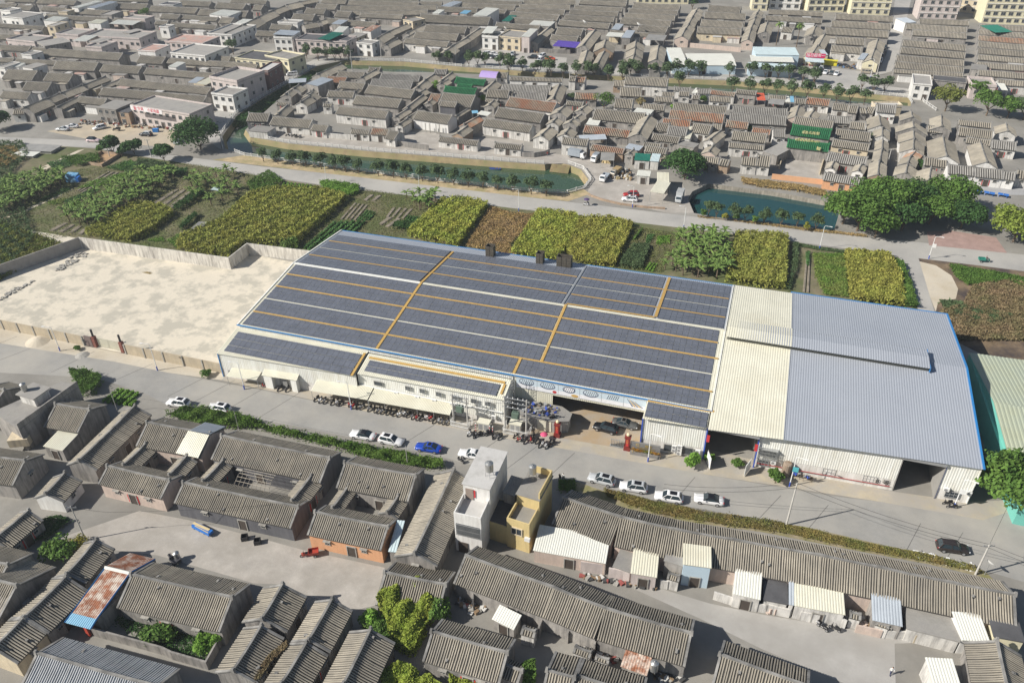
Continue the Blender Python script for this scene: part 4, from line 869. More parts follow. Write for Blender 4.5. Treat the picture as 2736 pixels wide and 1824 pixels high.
b=MB(); b.corr((45.1,148.4,4.65),(80,149.4,4.65),(80,131,5.9),(46.5,131,5.9),.7,.06); b.corr((46.5,131,5.9),(80,131,5.9),(80,105.5,4.3),(47.2,106.5,4.3),.7,.06); b.build('roof',m_gr,g)
b=MB(); b.hexa([(45.2,148,4.5),(46.2,131,4.5),(47.2,107,4.0),(47.4,107,4.0),(46.4,131,4.5),(45.4,148,4.5)],[(45.2,148,4.62),(46.4,131,5.85),(47.2,107,4.25),(47.4,107,4.25),(46.6,131,5.85),(45.4,148,4.62)]); b.build('gable_wall',m_aqua,g)
# yard walls
m_yw=mat('yard_wall',(.64,.61,.55),.9,.1,.5,streak=(.24,.22,.20)); m_yb=mat('yard_brick_wall',(.47,.40,.29),.92,.15,.6,streak=(.36,.31,.24)); m_gb=mat('grey_block_wall',(.33,.31,.29),.92,.15,.8)
lowwall('yard_wall',[(-163.6,141.5),(-119.8,143.0),(-119.8,151.0),(-95,152.2)],3.2,m_yw,'rain-streaked white wall along the far side of the yard')
lowwall('yard_wall',[(-163.7,141.4),(-177,111),(-190,84)],3.2,m_gb,'grey block wall along the left of the yard')
def brickwall(x0,x1,lab):
    r=thing('yard_wall',lab,'wall',((x0+x1)/2,105.1,0),0); b=MB(); b.box(((x0+x1)/2,105.12,1.2),(x1-x0,.24,2.4)); b.build('wall',m_yb,r)
    n=int((x1-x0)/4.2)
    for k in range(n+1): b=MB(); b.box((x0+.1+(x1-x0-.2)*k/n,104.98,1.23),(.28,.2,2.46)); b.build('pier',m_conc,r)
brickwall(-200,-130.2,'tan brick wall left of the yard gate'); brickwall(-119.6,-95.6,'tan brick wall between yard gate and factory')
gt=thing('yard_gate','ribbed metal yard gate between two dark red brick pillars','gate',(-124.3,105.4,0),0)
for x0,x1 in((-127.0,-124.2),(-124.1,-121.3)): b=MB(); b.corr((x0,105.6,2.3),(x1,105.6,2.3),(x1,105.6,.1),(x0,105.6,.1),.3,.05); b.box(((x0+x1)/2,105.68,1.2),(x1-x0,.05,2.2)); b.build('gate_leaf',m_cream,gt)
b=MB(); b.box((-129.0,105.25,1.25),(1.8,.3,2.5)); b.build('side_panel',plain('gate_panel',(.17,.13,.12),.7),gt)
for x in(-127.6,-120.6): 
    b=MB(); b.box((x,105.5,1.3),(.75,.75,2.6)); b.build('pillar',mat('dark_red_brick',(.22,.09,.07),.9,.2,1.5),gt); b=MB(); b.tube([(x,105.5,2.6),(x,105.5,4.3)],.22,8); b.build('pillar_post',plain('black_steel',(.03,.03,.035),.6),gt)
# ---------------------------------------------------------------- the old village inside the canal
MID='''
ROW on the canal promenade ; low houses along the canal promenade
a 150,840 480,850 430,975 3.2 k | dark timber fronted house at the canal corner
a 530,895 1150,950 1060,1075 2.6 w | long white walled low house behind parked motorcycles
a 1160,1015 1400,1040 1340,1130 2.4 w | small white house with a dark stone gable
a 1760,1090 2050,1110 2010,1175 2.4 w
a 2090,1075 2352,1095 2290,1190 2.6 wr | small house with red patched tiles
b 140,635 225,650 175,720 2.6 w
b 590,690 940,730 910,770 2.2 w | long low shed with dirty white front and blue tarp
b 1085,745 c:120,668 c:110,710 2.3 w | dirty white low house by the round forecourt
c 485,597 715,618 680,672 3.8 w | taller house behind the grey box truck
c 745,658 1040,700 1020,748 2.8 br
ROW in the left cluster ; houses by the west canal arm
a 935,392 850,450 1065,465 3.2 g
a 840,455 720,545 895,540 3.0 g
a 1165,475 1050,545 1240,520 2.8 g
a 1150,510 1085,560 1300,580 2.8 g
a 1105,585 960,670 1225,645 2.8 w
a 1320,690 1455,695 1440,740 2.8 w | tiny white gatehouse
a 590,668 790,678 770,720 2.4 g
a 750,715 605,850 830,805 2.6 g
a 1595,65 1215,230 1690,138 3.0 g | long sloping tiled house at the canal bend
a 1390,258 1690,283 1660,375 3.0 gr
a 1560,180 1970,205 1840,290 3.0 g
a 2145,155 1905,285 2000,330 3.2 g
a 2040,120 2215,130 2200,200 2.8 g
ROW of the west halls ; big halls of the old village
a 1560,735 b:130,465 b:95,532 3.4 w | long hall with stained white front and red door
a 1830,565 b:245,360 b:205,435 3.4 g
a 2030,400 b:365,275 b:330,350 3.4 g
a 2085,305 b:350,195 b:330,265 3.4 gs
b 65,125 415,145 400,200 3.0 gs
a 1400,490 1810,510 1780,600 3.0 w | hall with a pale pink gateway
+a 1600,432 1515,490 1640,470 2.6 g
+a 1890,455 1815,510 1930,490 2.6 g
a 1580,345 1975,375 1940,475 3.2 g
ROW beside the grey temple ; houses round the grey temple
b 300,530 218,582 345,556 2.8 w
b 440,315 290,430 485,342 3.2 g
b 300,443 188,512 345,470 2.8 g
b 430,440 300,520 470,465 2.8 g
b 512,303 602,312 552,378 2.8 gr
b 520,355 480,385 560,388 2.6 g
b 540,130 455,185 597,180 3.0 g
b 700,115 600,190 755,140 3.0 g
b 660,180 595,215 700,210 2.8 g
b 460,185 385,250 540,215 3.0 g
b 460,265 400,300 512,295 2.8 g
b 545,88 655,93 630,135 3.0 gs
b 1110,118 1200,122 1185,165 3.0 w
b 1085,190 985,285 1150,222 3.0 g
b 1020,265 1215,275 1175,345 4.4 g | two storey house with yellowish tiles
b 1075,365 1030,405 1115,408 3.4 g
b 1005,350 1110,362 1100,390 3.0 g
b 935,508 805,582 985,545 3.0 gr
b 838,595 745,660 895,632 3.0 b
ROW of the middle halls ; halls in the middle of the village
b 1000,530 c:215,490 c:185,555 3.2 w | hall with red doorway facing the round forecourt
b 1115,430 c:320,385 c:285,470 3.2 g
b 1215,335 c:430,288 c:385,372 3.0 Wr | white fronted hall with an orange patch in its tiles
c 45,188 345,200 325,275 3.2 gs
b 1150,222 c:378,138 c:350,200 3.0 gs
c 10,55 480,70 470,100 2.8 W | long white row house with lamps on its ridge
ROW in the central lanes ; houses in the central lanes
c 455,115 395,248 520,160 3.2 p
c 545,48 605,52 600,95 3.6 w
c 612,55 690,60 665,105 3.0 wr
c 940,88 1040,92 1005,140 2.6 b
c 1045,53 d:220,10 d:195,75 4.0 w | two storey terrace by the back canal
c 1000,148 1195,155 1175,232 3.0 g
c 955,248 1117,258 1100,338 3.0 w
c 595,195 790,203 780,260 2.8 gr
c 520,270 670,285 640,318 2.4 g
c 500,312 440,370 590,355 3.4 g
c 700,305 640,350 770,340 3.0 g
c 430,420 390,460 490,460 2.8 w
c 650,390 600,425 715,415 2.8 g
c 575,430 545,460 645,470 3.0 g
c 370,500 285,580 450,545 3.0 w | gable fronted white house by the round forecourt
c 545,510 500,565 622,550 2.6 w
c 775,340 1225,385 1145,472 3.0 g | long tiled hall in the centre
c 685,488 1090,535 1060,600 2.8 gr
c 1258,398 1155,565 1340,450 3.6 g | long house turned gable-on with a pale plaster gable
c 1120,705 1075,740 1155,738 2.8 g
d 0,572 155,590 130,640 2.8 g
d 20,605 215,630 185,682 2.8 p
ROW along the back canal ; houses along the back canal
d 275,78 420,88 412,120 2.8 Ws
d 480,95 600,95 590,140 2.8 Ws
d 605,105 825,130 815,165 2.8 wr
d 835,100 1015,118 1005,152 3.8 g
d 1120,150 1280,160 1270,195 2.8 g
e 150,80 250,88 240,132 2.8 g
e 260,70 465,92 450,150 2.8 wr
e 490,120 635,135 620,192 2.8 w
e 635,140 720,150 700,215 2.8 g
e 722,165 782,165 770,215 2.6 g
e 790,152 870,165 855,220 2.6 g
e 885,130 1058,145 1045,215 3.8 Ws | white modern house with a plain grey roof
ROW of the second lane ; houses in the second lane
d 318,116 415,122 405,162 3.2 w
d 440,150 500,155 490,190 2.6 g
d 590,160 785,172 770,215 2.8 W
d 165,122 280,128 268,165 2.6 g
d 100,162 260,172 240,215 2.6 g
c 1205,293 d:190,240 d:160,290 2.8 g
d 270,218 750,255 738,322 3.0 g | long rear hall with small wings
d 240,280 725,322 705,402 3.0 gr | hall with orange tiles and a hole in its roof
d 175,358 425,378 410,440 2.8 pr
d 125,395 235,410 210,480 2.8 g
d 225,428 398,445 360,520 2.6 gs
d 85,495 330,530 305,585 2.8 g
d 448,402 615,425 575,503 2.9 w
d 625,410 705,415 700,465 2.8 g
d 800,248 1290,278 1280,340 3.2 gs
d 775,310 1280,342 1270,425 3.2 gs | grey hall with a row of small dark windows
d 745,375 945,395 920,455 2.8 wr
d 980,440 1145,460 1135,510 2.6 gr
d 1160,455 1270,460 1255,530 3.0 Ws
d 800,470 1110,502 1085,580 3.0 g
d 765,575 1080,602 1065,645 3.0 w | white fronted house with a wide dark doorway
d 690,470 590,550 752,500 3.2 w
d 625,602 585,655 695,640 3.0 p
d 475,695 680,715 660,770 2.6 g
d 690,722 775,735 755,790 2.6 b
d 880,703 1020,715 1000,785 3.0 w
d 1025,688 1145,700 1120,795 3.0 w
ROW round the green roofed temple ; houses round the green temple
e 182,142 150,240 242,180 3.0 p
e 318,185 275,245 372,235 3.0 g
e 150,240 500,282 470,350 3.2 g
e 445,235 660,250 640,310 3.0 gs
e 645,285 785,300 765,362 2.8 g
e 520,352 835,388 808,468 3.0 g
e 490,445 822,490 805,552 3.0 c | tiled house with a beige patched front
e 450,562 800,612 775,692 3.0 gs
+e 500,640 470,700 540,690 2.8 W
+e 745,668 715,725 790,715 2.8 W
e 415,748 760,800 650,850 2.8 os | low tiled house on the orange pond wall
ROW of the gabled lane ; gabled houses along the dark lane
e 900,228 915,320 995,300 3.2 w
e 932,345 928,412 1000,395 3.0 w
e 935,447 928,528 990,490 3.0 g
e 928,535 908,640 985,590 3.0 g
e 902,642 890,760 975,690 3.0 b
e 1190,195 1200,245 1275,238 3.0 g
e 1205,285 1212,335 1328,350 3.0 g
e 1210,368 1215,438 1320,440 3.0 W
e 1215,442 1207,530 1310,520 3.0 w
e 1245,540 1185,600 1305,585 2.8 gr
e 1185,602 1160,655 1255,655 2.6 g
e 1160,668 1140,745 1250,725 2.6 g
ROW at the right end ; houses at the village right end
f 368,220 372,312 450,300 3.4 g
f 250,308 362,318 352,372 2.8 g
f 515,255 800,285 790,330 3.0 g
f 520,318 812,352 795,425 3.2 g
f 585,405 795,435 775,482 3.0 g
f 380,402 412,565 500,520 3.4 W | wide gabled house with a white plaster gable
f 702,450 758,618 800,530 3.2 W | gabled house beside a caged courtyard
f 920,290 935,352 1000,345 3.4 w
f 800,432 1012,455 1003,522 3.0 ws
f 222,578 418,598 408,665 2.8 g
f 278,668 262,770 375,745 2.6 g
f 425,642 645,662 635,738 2.8 Ws | white low row by the playground
f 652,668 892,690 882,766 2.8 Ws
f 898,698 1005,712 1000,780 2.8 Ws
f 1015,685 1130,700 1120,770 2.8 w
'''
rows(MID,clutter=.0)
# temples
def temple(label,segs,red=None):
    root=None
    for s,ze,w_,r_ in segs:
        if root is None: root=house(*pts(s),ze,w_,r_,label,'temples',name='temple',doors=0,wins=0)
        else: house(*pts(s),ze,w_,r_,root=root,doors=0,wins=0)
    return root
t=temple('grey tiled temple with long side wall and green roofed halls behind',[('@b 390,458 700,502 655,578',3.4,'W','t'),('@b 605,370 745,385 742,432',4.6,'k','t'),('@b 618,298 908,325 860,430',4.0,'g','t'),('@b 640,240 918,263 900,330',4.0,'g','n'),('@b 740,160 1000,185 965,232',3.8,'g','n'),('@b 752,215 880,228 872,252',3.4,'g','n'),('@b 855,430 735,505 880,445',3.0,'g','t')])
fr=FR[t.name]
def tl(q,z=0): w_=un(q,z); return tuple((w_-fr[:3,3])@fr[:3,:3])
q=tl(px('b',535,640)); b=MB()
c=un(px('b',530,632)); b.box((c[0],c[1]+.3,1.4),(4.4,.2,2.8),-.3); b.build('door',m_door,t)
for x in(465,505,560,590): c=un(px('b',x,650+ (x-465)*.1)); b=MB(); b.tube([(c[0],c[1]-.2,0),(c[0],c[1]-.2,3.3)],.14,8); b.build('column',m_conc,t)
t=temple('bright green tiled temple with red doors above the pond',[('@e 88,448 458,490 420,556',3.9,'g','n'),('@e 130,316 477,360 440,448',4.0,'g','n')])
m_gold=mat('roof_figures',(.60,.48,.22),.6,.4,3.,col2=(.25,.35,.2),c2scale=4.,c2amt=.5)
rr=random.Random(5)
for s,z in (('@e 215,385 370,400',4.9),('@e 150,448 370,472',5.6),('@e 345,530 375,540',4.4)):
    A,B_=[un(q,z) for q in pts(s)]; b=MB()
    for k in range(22): p=A+(B_-A)*(k+.5)/22; h=rr.uniform(.35,.9); b.box((p[0]+rr.uniform(-.1,.1),p[1]+rr.uniform(-.1,.1),z+h/2-.2),(.4,.4,h),rr.uniform(0,3))
    b.build('ridge_figures',m_gold,t)
for x0,x1,m_ in((135,165,m_doorr),(205,260,m_door),(285,345,m_doorr)):
    a,c=un(px('e',x0,600+.06*x0)),un(px('e',x1,600+.06*x1)); b=MB(); d=c-a; b.box(((a[0]+c[0])/2,(a[1]+c[1])/2-.25,1.4),(np.linalg.norm(d),.2,2.8),math.atan2(d[1],d[0])); b.build('door',m_,t)
for x in(75,172,268,292,410): c=un(px('e',x,606+.06*x)); b=MB(); b.tube([(c[0],c[1]-.6,0),(c[0],c[1]-.6,3.8)],.16,8); b.build('column',plain('red_column',(.45,.16,.10),.6),t)
lowwall('temple_wall',ground('@e 45,570 5,715'),1.3,WALLM['c'],'low wall left of the green temple forecourt'); lowwall('temple_wall',ground('@e 415,600 365,765'),1.3,WALLM['c'],'low wall right of the green temple forecourt')
lay('temple_forecourt','@e 70,610 400,640 385,840 60,800',.016,m_yard,'pale forecourt of the green temple','yard')
lowwall('pond_wall',ground('@e -60,800 380,850 600,880'),1.6,mat('orange_wall',(.66,.38,.22),.9,.08,.4),'orange retaining wall above the pond')
# blocks and sheds of the old village
BL=[('@a 140,1110 430,1140 445,1045',2.4,'w','f','small flat roofed hut at the canal corner',0,False),('@d 1075,655 1200,690 1250,560',3.2,'g','f','plain grey flat roof beside the green temple',0,False),('@e 870,150 1110,150 1115,118',3.4,'c','w','flat pale roof with a solar heater by the back canal',.6,False),
 ('@d 305,590 450,620 470,580',2.8,'g','f','dark flat roof behind the big round tree',0,False)]
for s,h,w_,r_,lab,pr,wi in BL: block(s,h,w_,r_,lab,par=pr,wins=wi,group='flat roofed village houses')
SH=[('@a 1045,375 1230,415 1400,310',4.6,'s','g','large grey sheet roofed shed by the west canal'),('@a 770,368 1045,352 1130,300',4.0,'s',None,'flat grey sheet canopy joined to the large shed'),('@c 640,622 880,612 920,575',2.8,'s',None,'long sheet canopy in the central lanes'),('@c 1035,692 1165,718 1205,685',3.0,'s','g','light metal canopy behind the round tree'),
 ('@b 920,487 1015,505 1062,485',3.6,'w',None,'white canopy beside the grey temple'),('@b 880,482 935,478 945,462',3.4,'B',None,'small sky blue canopy in the temple alley'),('@d 430,130 470,135 485,95',2.8,'w','W','white sheet roof in the back canal row'),('@d 1020,195 1095,198 1105,142',2.8,'o',None,'orange red canopy near the back canal'),('@e 62,110 108,112 118,70',2.8,'w',None,'white half of a striped canopy by the canal'),('@e 108,112 142,114 152,70',2.8,'B',None,'sky blue half of a striped canopy by the canal'),
 ('@d 365,540 415,545 440,440',2.6,'c','W','narrow cream sheet between tiled roofs'),('@d 1115,225 1255,240 1270,200',2.6,'g',None,'grey sheet over a yard by the back canal'),('@c 1105,378 1260,400 1265,355',2.6,'w','w','white sheet annex behind the long hall'),('@c 690,480 800,490 825,440',2.4,'w','w','white sheet lean-to by the long hall'),('@c 820,800 945,805 955,745',2.6,'g',None,'grey plastic canopy over stacked bamboo'),('@c 1125,800 1265,808 1270,755',2.8,'n','w','green sheet roof by the lorry park'),('@c 1265,808 1344,815 1344,755',2.8,'a','w','pale aqua sheet roof by the lorry park'),
 ('@12 1265,210 1390,230 1452,140',3.2,'c',None,'ribbed open shelter at the pond corner'),('@12 1330,135 1440,140 1450,50',3.2,'c','g','ribbed roof above the open shelter'),('@12 1145,65 1265,75 1268,35',2.6,'w','w','white porch beside the lorry park')]
for s,h,m_,w_,lab in SH: shed(s,h,m_,lab,.4,w_,name='metal_shed' if w_ else 'canopy',cat='shed' if w_ else 'canopy')
c=un(px('01',2110,660),4.2); b=MB()
for k in range(12):
    pass
def vault(name,A,B_,w,z,rise,mt,lab,cat):
    # barrel roof between two points
    A,B_=np.array(A[:2]),np.array(B_[:2]); d=(B_-A)/np.linalg.norm(B_-A); n=np.array([-d[1],d[0]]); b=MB(); N=10; P=[]
    for k in range(N+1): t=-1+2*k/N; P.append((n*w/2*t,z+rise*(1-t*t)))
    for k in range(N):
        q=[(*(A+P[k][0]),P[k][1]),(*(B_+P[k][0]),P[k][1]),(*(B_+P[k+1][0]),P[k+1][1]),(*(A+P[k+1][0]),P[k+1][1])]; b.hexa([(x,y,zz_-.06) for x,y,zz_ in q],q)
    root=thing(name,lab,cat,(*((A+B_)/2),0),math.atan2(d[1],d[0])); b.build('roof',mt,root)
    for a in (A,B_):
        for s in(-1,1): p=a+n*s*(w/2-.1)+d*(.2 if a is A else -.2); m=MB(); m.tube([(*p,0),(*p,z)],.07,5); m.build('post',m_steel,root)
vault('canopy',un(px('01',2040,668),3.5),un(px('01',2190,680),3.5),7,3.4,1.5,plain('lilac_sheet',(.40,.30,.58),.5),'lilac barrel canopy behind the green halls','canopy')
lowwall('forecourt_wall',ground('@c 120,772 225,775 310,762 365,740'),1.6,WALLM['g'],'curved grey wall of the round forecourt'); lowwall('forecourt_wall',ground('@b 190,770 330,790 490,812'),1.8,WALLM['g'],'stained wall of the temple forecourt'); lowwall('forecourt_wall',ground('@a 1370,1225 1560,1240 1740,1255'),1.7,WALLM['w'],'dirty white wall along the promenade')
# ---------------------------------------------------------------- the newer village beyond the canal
FAR='''
ROW by the old market ; houses by the market lot
n 540,48 425,93 565,70 3.2 g
n 418,93 312,134 452,118 3.2 g
n 306,133 238,163 335,160 3.2 g
n 232,162 122,208 280,195 3.2 g
n 630,56 525,98 642,72 3.2 g
n 425,140 290,205 440,160 3.2 g
n 410,150 550,165 520,195 3.0 g
n 70,215 130,212 150,240 3.0 W | white gable house by the left edge
n 408,150 505,158 490,190 3.0 g
ROW above the market ; terraces above the market
n 620,60 1085,105 1060,140 3.0 g | long terrace behind the sign building
n 530,105 1060,150 1040,190 3.0 g
g 930,580 1275,600 1240,665 3.2 g
g 510,550 885,565 850,640 3.4 g | terrace with white framed bays
g 150,530 510,548 490,585 3.0 g
g 300,428 1105,482 1075,545 3.2 g | very long terrace
h 50,500 280,515 250,580 3.2 g
h 310,525 1110,575 1080,620 3.2 g | long terrace ending at the white villa
h 110,612 720,662 690,715 3.2 g
h 730,505 865,512 850,558 3.4 g
ROW at the far left ; houses at the far left
g 70,625 340,640 290,725 3.2 g
g 430,655 660,668 620,740 3.2 g
g 240,735 465,745 430,820 3.2 g
g 30,820 280,835 250,895 3.2 w
g 0,405 280,420 250,465 3.0 g
g -60,520 130,525 100,560 3.0 g
g 0,215 400,240 370,270 3.0 g
g -40,310 190,318 170,360 3.0 g
ROW of upper left terraces ; upper left terraces
g 420,130 970,165 940,200 3.2 g
g 650,80 1000,100 930,140 3.2 g
g 390,60 600,75 580,110 3.2 g
g 170,45 300,58 280,98 3.2 g
g -40,35 150,42 130,75 3.2 g
g 350,-5 690,10 660,48 3.2 g
g 920,20 1330,40 1300,90 3.2 g
g 1030,165 1300,185 1270,215 3.2 g
g 60,-20 330,-10 310,25 3.2 g
g 940,-20 1344,-8 1330,20 3.2 g
ROW of upper middle terraces ; upper middle terraces
h 150,55 570,75 540,125 3.2 g
h 410,5 690,20 670,62 3.2 g
h 745,25 1000,40 970,88 3.2 g
h 250,125 410,135 385,178 3.0 g
h 445,138 750,162 730,195 3.0 g
h 590,85 1020,105 1000,160 3.2 g
h 780,158 890,165 870,215 3.0 g
h 330,205 740,230 720,265 3.0 g
h 870,-5 1190,8 1170,40 3.2 g
h 1080,45 1160,50 1140,97 3.2 g
h 190,190 300,195 280,225 3.0 g
ROW of the sloping street ; terrace along the sloping street
h 1344,55 1235,98 i:165,100 3.6 g
h 1228,100 1100,160 1290,150 3.6 g
h 1090,165 972,225 1175,215 3.6 g
h 962,230 805,300 1040,270 3.6 g
i 420,-8 275,20 470,15 3.6 g
i 268,20 150,47 330,60 3.6 g
ROW behind the pink shops ; houses behind the pink shops
i 220,125 410,135 385,190 3.2 g
i 20,220 205,230 185,275 3.2 g
i 335,75 510,85 480,132 3.2 g
i 430,35 610,45 590,92 3.2 g
i 480,-15 700,-5 680,40 3.2 g
i 610,100 740,110 700,160 3.2 g
i 510,165 960,205 930,250 3.2 g | long tiled terrace
i 300,225 430,205 490,240 3.2 g
i 505,175 440,200 560,200 3.2 g
h 1100,278 1270,285 1240,330 3.0 g
i 1260,205 1060,290 j:95,240 3.2 g
i 1060,290 960,350 1130,330 3.2 g
i 1150,350 1040,405 i:1190,390 3.4 g | gabled house at the canal corner
j 180,222 20,300 210,260 3.2 g
j 110,290 10,345 130,320 3.0 g
ROW of the grey ancestral hall ; grey ancestral hall by the canal
j 15,345 405,380 385,425 3.4 w | ancestral hall with a stained white front by the car park
+j 105,285 490,310 460,370 3.4 g
+j 195,225 565,245 540,305 3.4 g
j 680,255 555,340 j:720,290 3.4 g
j 560,342 430,415 590,380 3.4 g
j 430,415 365,465 525,440 3.2 g
j 150,130 775,160 745,228 3.6 g | long two storey terrace behind the hall
ROW of the dense upper block ; dense roofs of the upper block
i 715,8 1344,25 1344,65 3.2 g
i 700,-25 1344,-15 1344,20 3.2 g
i 640,58 j:290,50 j:260,92 3.2 g
i 620,105 j:210,95 j:180,135 3.2 g
i 820,120 1200,140 1180,175 3.2 g
j -20,15 340,20 310,55 3.2 g
j 430,-15 1060,20 1030,55 3.2 g
j 300,62 660,75 620,120 3.2 g
j 440,25 1000,50 970,95 3.2 g
j 780,80 920,95 895,145 3.2 g
j 960,105 k:185,140 k:170,190 3.2 g
j 970,160 k:130,182 k:115,240 3.2 g
j 830,205 1220,235 1190,275 3.2 g
j 1005,75 k:235,92 k:215,140 3.2 g
j 1035,42 k:282,47 k:265,95 3.2 g
j 1070,5 k:330,0 k:312,45 3.2 g
ROW of the second upper block ; dense roofs of the second block
k 370,0 790,25 775,62 3.2 g
k 320,52 752,72 735,108 3.2 g
k 280,90 715,112 700,152 3.2 g
k 235,135 680,160 660,202 3.2 g
k 185,182 640,215 615,262 3.2 g
k 380,-40 800,-15 790,20 3.2 g
k 170,248 400,265 378,325 3.2 g
k 115,313 355,332 335,380 3.0 g
ROW of the third upper block ; dense roofs of the third block
k 850,28 1270,50 1255,97 3.2 g
k 810,78 1250,100 1235,142 3.2 g
k 770,120 1225,140 1210,190 3.2 g
k 740,163 1190,190 1170,245 3.2 g
k 900,225 1160,248 1140,302 3.2 g
k 640,275 1130,308 1110,345 3.0 g
ROW facing the canal trees ; gabled houses facing the canal trees
k 505,270 395,408 568,300 3.4 g
k 435,450 400,565 490,490 3.2 g
k 600,357 580,425 690,400 3.4 b
k 588,460 525,575 632,500 3.2 g
k 870,370 862,425 950,400 3.4 g
k 865,427 855,490 940,455 3.2 g
k 850,500 840,550 925,530 3.2 g
k 1075,405 1052,530 1142,440 3.4 g
k 1050,560 1042,600 1105,595 3.0 g
j 1308,245 1158,372 k:148,268 3.4 g
ROW of the cream ancestral court ; cream ancestral court
l 215,243 608,262 588,318 3.4 c | cream fronted ancestral hall behind a low beige wall
+l 250,178 628,200 608,258 3.4 g
+l 282,108 652,126 636,182 3.4 g
+l 316,48 606,66 592,122 3.4 g
l 218,75 198,102 270,102 3.2 g
l 200,102 170,152 262,130 3.2 g
l 168,155 132,222 220,185 3.2 g
l 132,225 108,262 205,245 3.2 g
l 106,262 72,325 175,290 3.2 p
l 767,92 747,122 812,112 3.2 g
l 745,125 725,165 797,152 3.2 g
l 738,152 716,212 780,190 3.2 g
l 712,215 692,262 762,235 3.2 g
l 692,265 665,355 742,310 3.2 p
l 842,200 815,285 897,235 3.4 g
l 980,243 1080,253 1070,297 3.4 w | small white gate building behind two palms
l 850,88 1344,110 1330,150 3.2 g
l 825,143 1335,170 1320,212 3.2 g
l 1275,235 1250,300 1344,270 3.2 w
ROW round the supermarket ; houses round the supermarket
m 170,88 530,105 522,138 3.2 g
m 145,130 515,150 500,188 3.2 g
m 105,173 500,195 482,236 3.2 g
m 172,232 352,243 338,285 3.2 g
m 145,283 332,298 312,336 3.4 w | tiled hall with a white front beside the supermarket
m 433,247 415,305 480,275 3.2 g
m 413,307 390,372 462,325 3.2 y
m 50,163 25,215 90,185 3.2 g
m 102,215 62,288 137,240 3.2 g
m 57,285 25,335 110,310 3.2 y
ROW of the long block ; rows of the long block
m 690,118 1000,130 992,162 3.2 g
m 612,148 988,172 982,207 3.2 g
m 650,188 988,210 980,243 3.2 g
m 590,250 987,282 980,320 3.2 g
m 578,295 982,330 974,368 3.2 g
m 552,345 973,378 968,415 3.2 g
m 542,385 972,422 965,462 3.2 g
m 530,433 965,458 960,480 3.0 g
ROW of the rightmost block ; rows of the rightmost block
m 1068,150 1420,172 1415,205 3.2 g
m 1062,185 1425,215 1420,245 3.2 g
m 1060,222 1425,250 1420,282 3.2 gr
m 1058,260 1425,288 1420,322 3.2 g
m 1056,300 1425,328 1420,362 3.2 g
m 1056,343 1425,372 1420,402 3.2 g
m 1050,388 1425,416 1420,450 3.2 g
m 1060,437 1425,466 1420,500 3.2 g
m 1180,498 1425,512 1420,545 3.2 w
'''
rows(FAR,clutter=.62)
